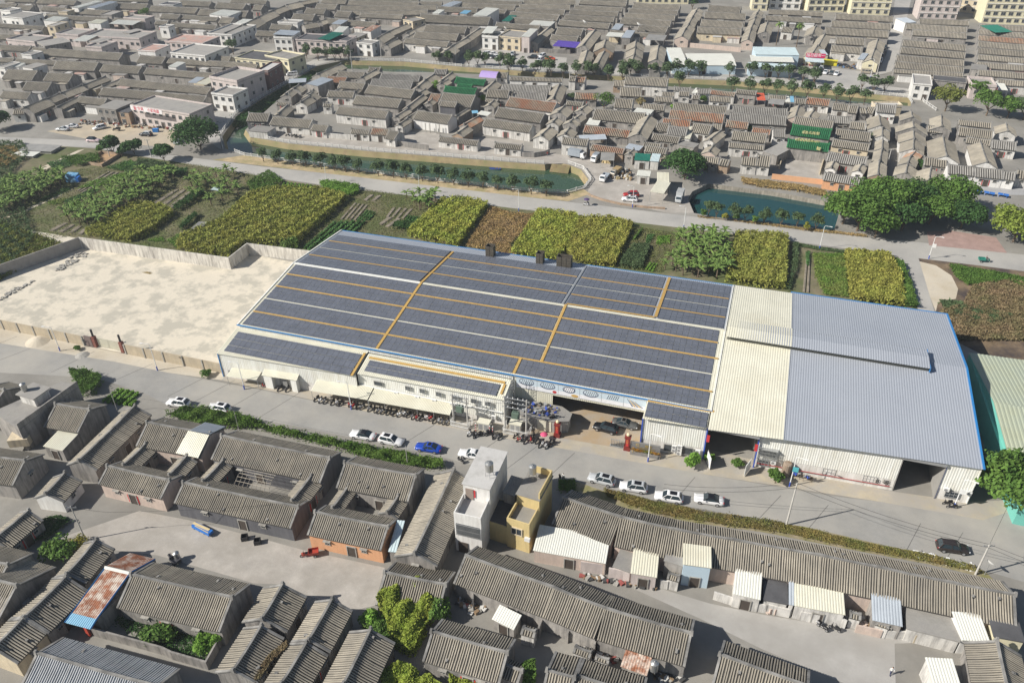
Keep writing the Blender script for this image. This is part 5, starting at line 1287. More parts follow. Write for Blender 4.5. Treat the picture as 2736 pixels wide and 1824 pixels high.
FB=[('@00 865,965 1035,985 1100,905',5.4,'g','f','dark two storey shop house with stained balcony',0,2),('@00 1035,1000 1150,1010 1170,925',4.6,'b','k','narrow dark shop with an orange awning',0,2),('@00 1175,950 1700,1035 1890,945',6.4,'P','f','two storey pink and white shop house with a red and white sign',.5,2),
 ('@h 675,705 918,745 1075,640',8.0,'P','f','white and pink villa with a roof terrace',1.0,2),('@h 690,845 880,868 960,800',6.0,'W','f','small white house with a tiled top by the canal lane',.6,2),
 ('@a 270,180 445,190 700,60',7.6,'m','w','dark maroon tiled house with a pale flat roof',.5,2),('@i -40,505 170,545 280,490',6.4,'y','f','cream yellow two storey house by the lane',.6,2),('@h 900,525 1240,560 1290,480',6.0,'y','k','cream house under a long dark sheet roof',.4,2),
 ('@i 40,345 200,350 215,300',6.2,'W','f','white shop house with green trim',.8,2),('@i 235,360 690,385 760,330',6.2,'P','k','row of pink two storey shops under dark netting',.4,2),('@i 630,370 700,378 780,345',6.0,'P','f','last pink shop with a bare flat roof',.4,2),('@i 780,385 920,400 980,370',5.4,'W','f','white corner house near the canal trees',.3,2),
 ('@i 1200,180 1285,200 1335,160',6.0,'c','f','cream octagonal-ended house behind the lane',.3,2),('@i 75,205 250,215 310,190',5.0,'W','f','white flat roofed house below the street terrace',.5,1),('@i 690,330 790,340 860,300',5.6,'c','f','cream house with a dark flat roof behind the pink shops',0,2),
 ('@h 320,480 630,510 760,420',6.4,'W','f','white house with yellow trim and roof rooms',.5,2),('@h 25,455 180,465 320,410',5.4,'W','r','white house with a worn red roof deck',.3,1),('@h 270,375 610,400 720,335',5.8,'P','r','pink house with red roof deck and white lattice',.5,2),('@h 650,305 870,322 960,225',5.4,'W','f','white house at the foot of the sloping street',.5,2),
 ('@g 10,150 200,170 400,125',5.4,'W','f','white house with a ribbon of windows at the far left',.3,1),('@g 205,310 250,315 345,275',5.6,'g','f','dark grey block at the far left',0,2),('@g 330,375 400,415 520,315',6.4,'g','f','tall bare concrete block with a blank wall',0,2),('@g 60,360 310,385 420,330',5.0,'P','f','pink parapet house beside the concrete block',.6,1),
 ('@g 500,310 700,325 760,270',5.0,'P','f','pink flat roofed house in the upper left',.6,1),('@g 420,235 490,240 580,200',5.6,'c','f','cream house with a dark side wall',.2,2),('@g 770,425 910,435 1000,380',5.0,'P','f','pink walled house with white rail',.6,1),('@g 760,330 1250,355 1330,290',4.8,'P','f','long pink parapet roof',.6,1),('@g 1100,290 1160,300 1250,262',5.4,'g','f','small grey roof room above the pink roofs',0,1),('@g 800,375 890,385 960,345',5.6,'P','f','lilac roof room with a white canopy',0,1),
 ('@g 520,105 600,110 690,92',5.2,'c','f','pale cream house among the upper left terraces',.2,1),('@g 900,135 1000,140 1100,105',5.2,'g','f','dark house with a green edged roof',.3,1),('@g 1110,165 1300,180 1344,150',4.8,'P','f','pink edged roof terrace at the upper left',.5,1),('@h 220,245 300,250 370,230',5.0,'W','f','white house with a green roof rail',.4,1),('@h 220,45 345,52 400,25',5.0,'W','k','white house with a dark roof in the upper middle',.3,1),
 ('@g 190,490 280,500 360,465',4.8,'W','f','white house with a pale green ledge',.3,1),('@g -30,605 40,612 140,560',5.0,'W','f','pale house at the left edge of the terraces',.2,1),('@g 200,600 290,615 400,575',5.0,'W','f','white walled house behind the dark terraces',0,1),('@g 0,95 90,105 130,75',5.0,'W','f','white house in the upper left corner',.4,1),
 ('@j 845,330 1040,350 1060,285',5.6,'c','f','grey shop building behind the car park',.4,2),('@j 700,335 840,345 860,300',5.2,'W','f','white shop with a wide balcony by the car park',.9,2),('@m 655,525 770,535 790,478',5.6,'W','f','white shop by the canal bridge',.4,2),('@m 780,500 985,520 990,490',4.6,'g','k','dark flat roofed shop right of the white shop',.2,1),('@m 1018,535 1170,545 1180,500',4.8,'P','f','pink corner shop with a red banner',.9,1),('@m 1015,430 1110,440 1115,408',4.4,'g','f','dark roof room in the rightmost block',0,1)]
for s,h,w_,r_,lab,pr,st in FB: block(s,h,w_,r_,lab,par=pr,storeys=st,group='flat roofed houses beyond the canal')
def tall(s,w_,h,d,lab,ww=1.6):
    q=pts(s); a,c=un(q[0])[:2],un(q[1])[:2]; u=(c-a)/np.linalg.norm(c-a); L=np.linalg.norm(c-a); n=np.array([-u[1],u[0]]); m=(a+c)/2+n*d/2; rz=math.atan2(u[1],u[0])
    r=thing('apartment_block',lab,'apartment block',(*m,0),rz,'apartment blocks along the top edge')
    b=MB(); b.box((*m,h/2),(L,d,h),rz); b.build('wall',WALLM[w_],r); b=MB(); b.box((*m,h+.1),(L+.4,d+.4,.22),rz); b.build('roof',m_flat,r)
    st=int(h/3.2)
    for k in range(st):
        nw=max(2,int(L/3.4))
        for j in range(nw): put(r,'window',wmesh(ww,1.5,'w'),(((j+.5)/nw-.5)*L,-d/2-.02,3.2*k+1.8))
        b=MB(); b.box((*((a+c)/2-n*.12),3.2*k+3.15),(L,.25,.18),rz); b.build('ledge',WALLM['W'],r)
for a in (('@m 255,95 500,100','y',17,12,'yellow apartment block with paired windows'),('@m -10,78 215,78','y',16,12,'yellow apartment block with glazed balconies',2.2),('@m 675,120 918,128','P',12,14,'salmon pink block with a red flat roof'),('@m 1075,150 1360,158','y',18,14,'cream apartment block with white piers at the corner',2.0),('@m 940,75 1050,90','c',15,12,'cream block behind the salmon block'),('@l 695,95 835,98','y',11,10,'narrow yellow block with a green awning'),('@l 850,85 1130,92','W',13,10,'white apartment block with dark balconies',2.0),('@k 880,35 1340,40','y',10,10,'yellow block with shop signs behind the third block'),('@k 610,-5 800,0','W',9,10,'white block at the top of the second block')): tall(*a)
SF=[('@l -20,545 115,545 105,440',4.0,'w','u','white roofed wing of the blue market shed'),('@l -10,585 565,592 562,552',3.6,'w','u','long white roof of the blue market shed'),('@l 130,545 552,545 552,492',3.6,'w',None,'white canopy behind the blue market shed'),('@l 735,492 1130,500 1155,440',4.6,'a','u','arched pale roof of the right blue shed'),('@l 698,552 1085,562 1130,518',3.4,'w',None,'white canopy between blue sheds'),('@l 668,606 1078,625 1080,590',3.4,'a','u','low front shed of the right blue market'),
 ('@k 120,415 330,432 352,388',3.0,'v',None,'violet canopy behind the car park wall'),('@i 430,350 540,362 640,305',7.2,'n',None,'green sheet roof on top of the pink shops'),('@i 30,310 215,322 275,290',7.4,'s',None,'grey sheet roof above the white shop'),('@i 570,290 660,292 720,250',5.0,'w','W','white sheet roof house behind the shops'),('@i 830,278 910,285 955,238',5.0,'R','W','white house with a rust brown sheet roof'),('@i 555,215 640,222 665,190',4.8,'s','g','blue-grey sheet roof among the tiles'),('@j 695,298 790,302 838,250',7.0,'w',None,'white sheet roof on the balcony shop'),('@j 1050,330 1125,335 1170,270',7.0,'w','P','pale ribbed roof over a pink and blue shop'),('@j 615,138 740,148 785,82',6.4,'w','W','large white sheet roof house in the upper block'),('@j 875,190 945,195 965,148',5.0,'n','g','green sheet roof in the upper block'),('@j 330,55 410,65 440,18',5.0,'s','W','silver sheet roof beside a tiled gable'),('@j 1115,225 1310,240 1330,205',4.4,'w','g','long white sheet roof in the upper block'),('@j 250,120 310,125 340,98',4.6,'w','W','small white sheet roof by the upper terrace'),('@j 495,122 560,128 577,105',4.6,'B','g','small sky blue sheet roof in the upper block'),
 ('@k 600,325 740,335 755,308',4.2,'w',None,'white eave canopy of the third block'),('@k 740,340 820,345 845,285',5.0,'s','g','silver sheet roof of the third block'),('@k 950,358 1120,370 1138,328',4.4,'g',None,'grey canopy at the corner of the third block'),('@k 648,265 720,270 748,228',4.8,'s','g','pale blue sheet roof of the third block'),('@h 295,600 370,608 412,568',4.6,'w','W','white sheet roof hut behind the terrace'),('@h 475,742 550,748 595,705',4.0,'s',None,'silver canopy left of the villa'),('@h 550,752 640,765 750,720',5.4,'c',None,'beige canopy joining the villa'),('@h 665,132 840,150 885,105',5.0,'w','W','white sheet roof house with blue edge'),('@g 640,68 700,75 760,5',6.0,'w','W','white gabled sheet hall at the top left'),('@g 780,70 850,78 920,12',5.6,'s','W','silver gabled sheet hall at the top left'),('@g 645,370 770,375 850,330',5.0,'w',None,'white flat canopy over the pink roofs'),('@g 790,208 900,215 935,188',4.4,'c','W','cream sheet roof among the upper left terraces'),('@g 975,215 1190,228 1200,195',4.0,'w',None,'long white eave canopy at the upper left'),('@g 385,185 520,195 600,165',4.0,'w','W','pale sheet roof beside the long upper terrace'),('@g 55,600 165,605 175,575',4.4,'w','W','white sheet roof at the far left'),('@h 890,215 985,220 1060,185',4.4,'w','W','white flat sheet roof beside the sloping street'),
 ('@m 605,145 675,140 678,112',4.5,'s','W','silver sheet roof at the head of the long block'),('@m 1165,205 1275,200 1278,158',4.8,'n',None,'dark green sheet roof in the rightmost block'),('@m 305,370 345,375 352,340',4.0,'s','w','arched grey roof right of the tiled hall'),('@m 90,345 125,345 130,318',4.0,'s','w','arched grey roof behind the supermarket'),('@m 1170,560 1245,565 1248,532',3.4,'w',None,'white shop canopy in the rightmost block')]
for s,h,m_,w_,lab in SF: shed(s,h,m_,lab,.5,w_,name='metal_shed' if w_ else 'canopy',cat='shed' if w_ else 'canopy')
lowwall('court_wall',ground('@l 125,425 395,450 600,470'),2.0,WALLM['p'],'beige wall before the cream ancestral court'); lowwall('car_park_wall',ground('@k 0,470 165,482 280,485'),1.8,WALLM['g'],'grey block wall behind the car park')
lay('market_car_park','@j 640,520 720,410 1060,440 k:0,500 k:250,520 k:240,600 j:700,585',.012,m_road2,'grey car park beyond the canal','car park'); lay('village_street','@m 540,0 640,0 540,440 430,470 490,330 500,250',.012,m_road2,'straight grey street into the far village','street'); lay('supermarket_car_park','@m 0,405 440,460 420,500 320,560 0,505',.012,m_road2,'grey car park before the supermarket','car park')
lay('playground','@f 640,830 900,800 1075,830 1075,900 640,900',.012,mat('playground_floor',(.36,.36,.36),.9,.1,.3),'grey playground beside the white low row','playground')
# ---------------------------------------------------------------- trees, crops, hedges
def leafmat(name,col,col2=None,isl=.35,amt=.5,sc=.5,tr=.25):
    col=tuple(min(.6,c*1.3) for c in col); col2=tuple(min(.6,c*1.3) for c in col2) if col2 else None
    return mat(name,col,.75,.25,sc,col2=col2,c2scale=sc*.7,c2amt=amt,c2soft=.18,island=isl,spec=.25,trans=tr)
L_dark=leafmat('leaf_dark',(.030,.075,.022),(.055,.115,.030)); L_mid=leafmat('leaf_mid',(.060,.125,.024),(.10,.17,.034)); L_olive=leafmat('leaf_olive',(.06,.10,.045),(.09,.13,.055)); L_yel=leafmat('leaf_yellowish',(.16,.19,.03),(.25,.22,.035)); L_bright=leafmat('leaf_bright',(.11,.22,.03),(.16,.28,.05))
L_cane=leafmat('crop_cane',(.29,.28,.07),(.20,.23,.05),.4,.5,.35); L_cane2=leafmat('crop_cane_gold',(.30,.28,.065),(.22,.24,.05),.4,.5,.3); L_cane3=leafmat('crop_cane_green',(.24,.30,.055),(.32,.31,.065),.4,.45,.3); L_dry=leafmat('crop_dry',(.36,.26,.10),(.26,.18,.10),.35,.5,.25); L_brown=leafmat('scrub_brown',(.24,.17,.10),(.14,.13,.06),.4,.5,.3); L_veg=leafmat('vegetable_leaf',(.05,.13,.04),(.09,.18,.05),.35,.5,.6); L_ban=leafmat('banana_leaf',(.085,.15,.035),(.14,.20,.05),.35,.5,.7); L_grass=leafmat('grass_green',(.10,.20,.03),(.19,.21,.06),.35,.5,.3); L_straw=leafmat('straw_grass',(.38,.27,.12),(.24,.19,.08),.3,.5,.3)
m_trunk=mat('tree_trunk',(.16,.12,.085),.95,.25,2.,zs=.3)
def crown_pts(c,rx,ry,rz,nb,npb,rng,blob=.42):
    P=[];Nn=[]
    for k in range(nb):
        while True:
            q=rng.normal(size=3); q/=np.linalg.norm(q)
            if q[2]>-.55: break
        q=q*(rng.random()**.45)*.78; bc=np.array([q[0]*rx,q[1]*ry,q[2]*rz])+c; br=blob*(rx+ry)/2*(.65+.6*rng.random())
        d=rng.normal(size=(npb,3)); d/=np.linalg.norm(d,axis=1)[:,None]; d[:,2]=np.where(d[:,2]<-.35,-d[:,2],d[:,2])
        P.append(bc+d*br*(.75+.35*rng.random((npb,1)))*np.array([1,1,.78])); Nn.append(d+np.array([0,0,.35]))
    return np.concatenate(P),np.concatenate(Nn)
def tree(label,group,h,r,mt,seed,nb=14,npb=60,leaf=.3,trunk_h=.35,name='tree',squash=.8,loc=(0,0,0),blob=.42,tr=.09):
    rng=np.random.default_rng(seed); root=thing(name,label,'tree',loc,0,group)
    th=h*trunk_h; rz=(h-th)/2*1.05; c=np.array([0,0,th+(h-th)/2])
    P,Nn=crown_pts(c,r*1.05,r*1.05,rz*1.05*squash+.001,nb,npb,rng,blob); V,Fq=leaves(P,Nn,leaf,rng); fastmesh('crown',V,Fq,mt,parent=root)
    b=MB(); k=h*.022*(tr/.09); b.tube([(0,0,-.05),(.03*r,.02*r,th*.6),(.0,.05*r,th*1.15)],[k*1.5,k*1.1,k*.8],7)
    for j in range(6):
        a=j*1.05+rng.random(); t=(.03*r*math.cos(a),.03*r*math.sin(a),th*.85); b.tube([t,(r*.3*math.cos(a),r*.3*math.sin(a),th*1.15+rz*.3),(r*.62*math.cos(a),r*.62*math.sin(a),c[2]+rz*.25*math.sin(j*2.))],[k*.7,k*.45,k*.15],5)
    me=bpy.data.meshes.new('trunk'); me.from_pydata(b.v,[],b.f); me.materials.append(m_trunk); me.update(); o=bpy.data.objects.new('trunk',me); C.objects.link(o); o.parent=root
    return root
def tree_at(t,loc,rz,s,label,group,sz=None):
    c=copy_tree(t,loc,rz,label,group); c.scale=(s,s,sz or s); return c
def place(protos,items,where,group,base,smin=.9,smax=1.12):
    # items: ground points, left to right in the picture
    rr=random.Random(len(items)*7+1); qs=sorted([(p[0],p[1],s) for p,s in items],key=lambda p:(CM@np.array([p[0],p[1],-H]))[0]/(CM@np.array([p[0],p[1],-H]))[2])
    for k,(x,y,s) in enumerate(qs): tree_at(protos[k%len(protos)],(x,y,0),rr.uniform(0,6.28),s*rr.uniform(smin,smax),f'{base}, {nth(k)} from left {where}' if len(qs)>1 else f'{base} {where}',group)
def kill(o):
    for ch in list(o.children): kill(ch)
    bpy.data.objects.remove(o)
# prototypes of the small street trees (removed again once copied)
PT=[tree('x','x',5.3,2.0,L_olive,s,16,60,.26,.2,blob=.5,squash=.95) for s in (11,12,13)]
tops=pts('@01 140,1460 270,1480 380,1475 500,1475 635,1500 745,1510 865,1500 985,1510 1135,1540 @11 25,0 @11 580,40 700,60 840,70 960,85')
near_row=ground('@01 100,1440 260,1440 380,1465 500,1475 635,1495 745,1515 865,1510 990,1515')+ground('@11 1130,55 1265,70 1380,85 1520,105 1660,120 1800,138 1935,148 2070,160 2200,178')+ground('@12 75,160 220,205 360,210')
place(PT,[((p[0],206.9+ (0 if p[0]>-150 else .6)),1.) for p in near_row],'along the front canal railing','young trees along the front canal','round crowned street tree')
back=ground('@i 335,528 440,545 520,545 590,548 640,540 710,540')+ground('@j 295,575 400,575 580,600 660,595 725,595 860,605 945,610 940,660 1060,640 1180,670 1290,670')+ground('@k 0,665 110,680 215,690 330,690 430,690 495,690 620,720 745,690 820,670 890,685 1020,690 1150,690')+ground('@l 20,690 130,690 230,690 500,690 690,695 820,700 935,705 1035,720 1155,740 1265,745')+ground('@m 30,525 330,560 400,580 470,580')
place(PT,[((p[0],p[1]),1.15) for p in back],'on the far canal bank','trees on the far canal bank','dark street tree')
inn=ground('@k 630,720 750,730 1150,700 1260,790')+ground('@d 790,140 945,140 1080,140 1190,150')+ground('@e 110,70 250,75 400,85 515,115 640,120 765,135')
place(PT,[((p[0],p[1]),1.2) for p in inn],'behind the back canal houses','trees behind the back canal houses','bushy canal tree')
pond=ground('@12 1790,420 1860,440 2010,470 2115,475 2285,495')+ground('@13 15,495 165,515 310,525 480,550')
place(PT,[((p[0],p[1]),.8) for p in pond],'along the pond edge','saplings along the pond','slender sapling')
BT=[tree('x','x',2.6,1.0,m_,s,7,60,.2,.08,blob=.5,squash=.95,name='clipped_bush') for m_,s in((L_mid,21),(L_yel,22))]
for k,(p,lab) in enumerate(zip(ground('@12 1740,440 1940,470 2035,475 2205,500 @13 390,560'),['dark clipped bush nearest the grey truck','autumn coloured bush by the pond','clipped green bush in the middle of the pond edge','upright dark bush right of the pond middle','bright yellow bush at the pond end'])): tree_at(BT[1 if k in(1,4) else 0],(p[0],p[1],0),k,.95,lab,'clipped bushes along the pond')
# big individual trees
def big(s,h,r,m_,lab,seed,nb=34,npb=120,leaf=.34,th=.2,**k):
    p=ground(s)[0]; return tree(lab,None,h,r,m_,seed,nb,npb,leaf,th,loc=(p[0],p[1],0),name='broadleaf_tree',**k)
big('@00 1800,1340',10.0,7.6,L_dark,'huge dark round banyan at the road corner',31,60,150,.34,.12,blob=.34)
big('@00 1020,1390',6.4,2.9,L_dark,'tall dark tree left of two round trees',32,blob=.36); big('@00 1205,1385',4.8,3.3,L_dark,'low round dark tree between two others',33,blob=.36); big('@00 1475,1450',5.4,3.4,L_dark,'round dark tree at the field corner',34,blob=.36); big('@00 910,1370',2.6,1.4,L_mid,'small light bush beside the road trees',36,10,60)
big('@00 1095,1410',3.2,1.6,L_dark,'low bush under the tall dark tree',35,10,60)
big('@00 -10,1170',7.0,4.2,L_dark,'dark tree cut by the left picture edge',37)
big('@12 1570,100',8.6,6.6,L_dark,'large round dark tree at the pond corner',38,56,150,.33,.14,blob=.34)
for s,h,r,m_,lab,sd in (('@13 850,560',10.5,7.5,L_mid,'spreading green tree by the pond end',41),('@13 1120,480',11.5,7.5,L_mid,'tallest spreading tree in the roadside clump',42),('@13 1330,420',9.5,6.5,L_dark,'dark spreading tree at the back of the clump',43),('@13 1650,400',10,7.0,L_mid,'spreading tree over the red paved square',44),('@13 1780,540',7.0,5.0,L_dark,'low spreading tree at the square',45),('@13 1010,620',7.0,5.0,L_mid,'low leafy tree against the road',46),('@13 2250,660',8.6,7.2,L_yel if False else leafmat('leaf_light',(.13,.185,.03),(.19,.23,.045)),'yellow green tree at the right edge of the square',47),('@23 2230,1530',9.0,6.4,L_mid,'leafy tree in front of the green shed',48)): big(s,h,r,m_,lab,sd,44,130,.34,.26,blob=.33,squash=.75)
for s,h,r,m_,lab,sd in (('@13 720,500',8.5,6,L_mid,'leafy tree over the pond corner',56),('@13 1250,560',8.5,5.5,L_dark,'dark low tree shading the road edge',57),('@13 1500,500',8.5,5.5,L_mid,'green tree left of the paved square',58),('@13 960,380',9.5,6,L_mid,'back tree of the clump near the orange wall',59)): big(s,h,r,m_,lab,sd,44,130,.34,.26,blob=.33,squash=.75)
for s,h,r,m_,lab,sd in (('@03 1640,1000',9.5,5.0,leafmat('leaf_thin',(.12,.15,.035),(.17,.18,.045)),'loose yellowish tree by the small bridge',51),('@03 2010,1040',9,5.5,L_mid,'green tree right of the small bridge',52),('@03 2200,1060',7,4.6,L_mid,'green tree behind the right end houses',53),('@03 2340,1080',7.5,5,L_olive,'greyish tree at the right picture edge',54),('@03 1920,880',6,4,L_mid,'tree in front of the red banner shop',55)): big(s,h,r,m_,lab,sd,26,100,.36,.3,blob=.34)
for s,h,r,m_,lab,sd in (('@c 850,340',6.0,3.8,L_mid,'bushy green tree among ruined houses',61),('@b 555,280',3.8,2.2,L_bright,'bright green papaya bush among roofs',62),('@c 570,265',3.0,2.0,L_olive,'small dark tree beside a tiled roof',63),('@e 790,480',3.2,2.3,L_bright,'bright shrub hanging on a roof end',64),('@e 1270,720',3.6,2.0,L_dark,'dark shrub in the gabled lane',65),('@d 535,215',2.4,1.5,L_mid,'small round shrub in a back yard',66),('@d 280,280',2.2,1.4,L_bright,'small shrub at a hall corner',67),('@d 915,490',3.0,1.6,L_mid,'shrub before the grey hall',68),('@b 975,385',3.2,1.8,L_bright,'green shrub by the yellowish two storey house',69),('@h 885,490',7.5,3.0,L_olive,'street tree at the foot of the sloping terrace',70),('@g 1310,160',4.5,3.2,L_mid,'green tree among the upper left roofs',71),('@l 165,85',8,3.0,L_dark,'dark tree by the yellow apartment block',72),('@c 1180,320',3.4,2.2,leafmat('leaf_grey',(.16,.15,.07),(.22,.17,.08)),'dry straggly bush in the central lanes',73),
 ('@22 1640,1160',2.6,1.4,L_bright,'round leafy bush before the factory windows',74),('@23 115,1310',3.0,1.25,L_mid,'small tree beside the rusty tank',75),('@22 2050,1160',1.3,1.0,L_mid,'potted shrub with red flowers at the gate',76),('@22 1795,1100',1.2,.9,L_bright,'small plant beside the blue corner',77),('@20 1855,355',1.4,1.1,L_mid,'small shrub at the brick wall end',78),('@20 695,118',.9,.7,L_mid,'tiny shrub at the yard wall foot',79),('@31 1660,950',3.4,2.0,L_mid,'small bright tree beside the vine ruin',80),('@30 1440,1150',2.2,2.3,L_mid,'leafy garden shrub under the eave',81),('@30 1880,1220',2.4,1.8,L_bright,'broad leaf shrub at the garden corner',82),('@30 560,400',2.4,2.6,L_mid,'weedy bush at the yard edge',83),('@30 700,330',1.6,1.8,L_yel,'yellowish weed bush at the yard edge',84),('@31 1060,1030',2.2,1.6,L_bright,'bright bush left of the ruin',85)): big(s,h,r,m_,lab,sd,16,80,.26 if h>2 else .14,.15)
# two palms
def palm(s,h,lab,n=18,L=2.6,name='palm_tree',mt=None):
    p=ground(s)[0]; rng=np.random.default_rng(int(h*10)); root=thing(name,lab,'palm tree',(p[0],p[1],0)); b=MB(); b.tube([(0,0,0),(.1,0,h*.5),(.15,.05,h)],[.22,.17,.13],7); 
    me=bpy.data.meshes.new('trunk'); me.from_pydata(b.v,[],b.f); me.materials.append(m_trunk); o=bpy.data.objects.new('trunk',me); C.objects.link(o); o.parent=root
    b=MB()
    for k in range(n):
        a=2.4*k; el=rng.uniform(-.2,1.0); pv=np.array([.15,.05,h]); d=np.array([math.cos(a),math.sin(a)])
        for j in range(5):
            t=j/5; q=pv+np.array([*(d*L/5*math.cos(el-1.6*t)),L/5*math.sin(el-1.6*t)]); s_=np.array([-d[1],d[0],0])*.34*(1-.8*abs(t-.3)); b.face([pv-s_,pv+s_,q+s_*.85,q-s_*.85]); pv=q
    me=bpy.data.meshes.new('crown'); me.from_pydata(b.v,[],b.f); me.materials.append(mt or L_ban); o=bpy.data.objects.new('crown',me); C.objects.link(o); o.parent=root; return root
palm('@l 918,410',9.5,'left of two tall palms before the white gate',22); palm('@l 1100,425',9.8,'right of two tall palms before the white gate',22)
# banana plants: one clump built, the rest copied
def banana(seed):
    rng=np.random.default_rng(seed); root=thing('banana_plant','x','banana plant'); V=[];Fq=[]; b=MB(); h=2.3
    b.tube([(0,0,0),(.05,0,h)],[.16,.09],6)
    for k in range(9):
        a=2.4*k+rng.random(); el=rng.uniform(.7,1.3); pv=np.array([.05,0,h-.2]); d=np.array([math.cos(a),math.sin(a)]); Ln=rng.uniform(1.7,2.5)
        for j in range(4):
            t=j/4; e=el-1.75*t; q=pv+np.array([*(d*Ln/4*math.cos(e)),Ln/4*math.sin(e)]); wv=.30*math.sin(math.pi*(t+.15)/1.2); wq=.30*math.sin(math.pi*min(1,(t+.40)/1.25)); s_=np.array([-d[1],d[0],0]); dz=np.array([0,0,-.12]); b.face([pv,pv+s_*wv+dz,q+s_*wq+dz,q],1); b.face([pv,q,q-s_*wq+dz,pv-s_*wv+dz],1); pv=q
    for nm,mi,mt in(('stem',0,m_trunk),('leaf_crown',1,L_ban)):
        m=MB(); 
        for f,i in zip(b.f,b.m):
            if i==mi: m.face([b.v[k] for k in f])
        me=bpy.data.meshes.new(nm); me.from_pydata(m.v,[],m.f); me.materials.append(mt); me.update(); o=bpy.data.objects.new(nm,me); C.objects.link(o); o.parent=root
    return root
BN=[banana(s) for s in(1,2,3)]
def grove(s,n,label,grp,seed,mind=1.5):
    rng=np.random.default_rng(seed); poly=ground(s); kept=[]
    for q in scatter(poly,n*6,rng):
        if all((q[0]-a)**2+(q[1]-b_)**2>mind**2 for a,b_ in kept): kept.append(q)
        if len(kept)>=n: break
    for k,q in enumerate(kept): c=copy_tree(BN[k%3],(q[0],q[1],0),rng.random()*6.28,label,grp); sc=.85+.4*rng.random(); c.scale=(sc,sc,sc)
grove('@12 1560,600 1990,610 1960,1000 1700,990 1380,930 1440,800',58,'banana plant in the grove behind the right half of the solar roof','banana plants behind the solar roof',1)
grove('@10 0,220 180,120 560,60 600,150 330,290 100,390 0,420',75,'dark banana plant left of the blue tarp hut','banana plants left of the tarp hut',2)
grove('@10 1270,70 1600,40 1560,130 1250,330 1000,440 880,560 560,480 580,400 860,250',95,'banana plant in the long diagonal plantation','banana plants in the diagonal plantation',3)
grove('@10 1680,100 1900,60 2100,40 2160,240 2100,340 1780,330 1700,260',26,'banana plant beside the tall cane field','banana plants beside the tall cane field',4,1.9)
grove('@11 1320,260 1680,270 1600,400 1440,370',13,'banana plant by the canal road','banana plants by the canal road',5)
# crops
def crop(name,s,n,h,leaf,mt,lab,cat='crop field',seed=0,z0=.02,asp=.35,lump=.35,sides=True,jit=.9,up=.6):
    rng=np.random.default_rng(seed+100); poly=ground(s) if isinstance(s,str) else s; q=scatter(poly,n,rng)
    gx=np.sin(q[:,0]*1.3+q[:,1]*.7+seed)*np.sin(q[:,1]*1.1-q[:,0]*.5)
    z=z0+h*(1-lump*.5+lump*.5*gx)*(.72+.28*rng.random(n)); P=np.column_stack([q,z])
    if sides:
        E=[]; pl=[np.array(p[:2]) for p in poly]
        for a,c in zip(pl,pl[1:]+pl[:1]):
            L=np.linalg.norm(c-a); k=int(L*h*10); t=rng.random((k,1)); e=a+(c-a)*t+rng.normal(size=(k,2))*.2; E.append(np.column_stack([e,z0+h*rng.random(k)*.95]))
        P=np.concatenate([P]+E)
    Nn=rng.normal(size=P.shape)*.5+np.array([0,0,up]); V,Fq=leaves(P,Nn,leaf,rng,asp,jit); o=fastmesh(name,V,Fq,mt,kind='stuff',label=lab,category=cat); return o
crop('cane_crop','@10 2352,235 2250,270 1990,500 1650,640 1600,735 2055,800 2205,690 @11 0,685 260,700 400,660 830,280 560,215 200,215',26000,2.4,.42,L_cane,'big field of tall olive yellow cane beside the yard',seed=1)
crop('cane_crop','@10 1200,345 1000,480 780,600 1170,665 1330,600 1560,425 1450,360',9000,2.2,.40,L_cane,'smaller tall cane field near the yard corner',seed=2)
crop('cane_crop','@11 1690,310 1520,470 1380,610 1820,715 2090,345 1880,300',11000,2.2,.4,L_cane3,'yellow green cane field behind the left chimney',seed=3)
crop('dry_crop','@11 2120,350 1900,700 2352,800 @12 0,690 130,560 250,425 0,400',9000,.7,.28,L_dry,'low dry orange crop behind the chimneys',seed=4,lump=.5)
crop('cane_crop','@12 265,390 20,775 420,830 500,740 625,470 600,430',10000,1.7,.36,L_cane3,'green cane field behind the twin chimneys',seed=5)
crop('cane_crop','@12 640,465 520,750 590,850 935,890 1110,520 900,465',11000,1.8,.36,L_cane2,'golden cane field behind the wide chimney',seed=6)
crop('cane_crop','@12 2040,610 2352,620 @13 220,640 195,1085 0,1075 @12 1950,1020 2000,800',13000,2.3,.38,L_cane,'tall cane field right of the bananas',seed=7)
crop('cane_crop','@13 740,770 1120,790 1240,1000 1260,1245 800,1190 770,950',13000,1.9,.4,L_cane2,'yellow green cane field beside the side road',seed=8)
crop('bush_strip','@13 1130,830 1255,865 1385,1255 1260,1240 1240,1000',5000,1.5,.34,L_mid,'dark green bushes edging the side road','shrubs',seed=9)
crop('grass_patch','@13 460,770 740,775 770,1160 560,1135 480,980',7000,.5,.25,L_grass,'rough green grass between crop fields','grass',seed=10)
crop('green_scrub','@13 1680,870 2352,990 2352,1090 2230,1020 1850,1050 1750,990',8000,.7,.34,L_mid,'fresh green weeds along the canal road','weeds',seed=11)
crop('dry_scrub','@13 1900,1060 2250,1010 2352,1050 2352,1546 1720,1546 1600,1280 1800,1240',15000,.9,.36,L_brown,'brown burnt scrub with dry stalks','scrub',seed=12,lump=.7)
crop('green_scrub','@13 1590,1190 1800,1210 2250,1330 2100,1400 1700,1330',6000,.6,.32,L_olive,'olive weeds on the burnt ground','weeds',seed=13)
crop('plot_weeds','@10 60,480 300,220 600,30 1000,-30 1700,-40 2352,60 2352,235 2250,270 1990,500 1650,640 1580,735 700,610 420,640 180,560',26000,.45,.2,leafmat('plot_weed',(.13,.17,.04),(.16,.14,.07)),'mixed low greens between the garden plots','ground cover',seed=51,lump=.9,sides=False)
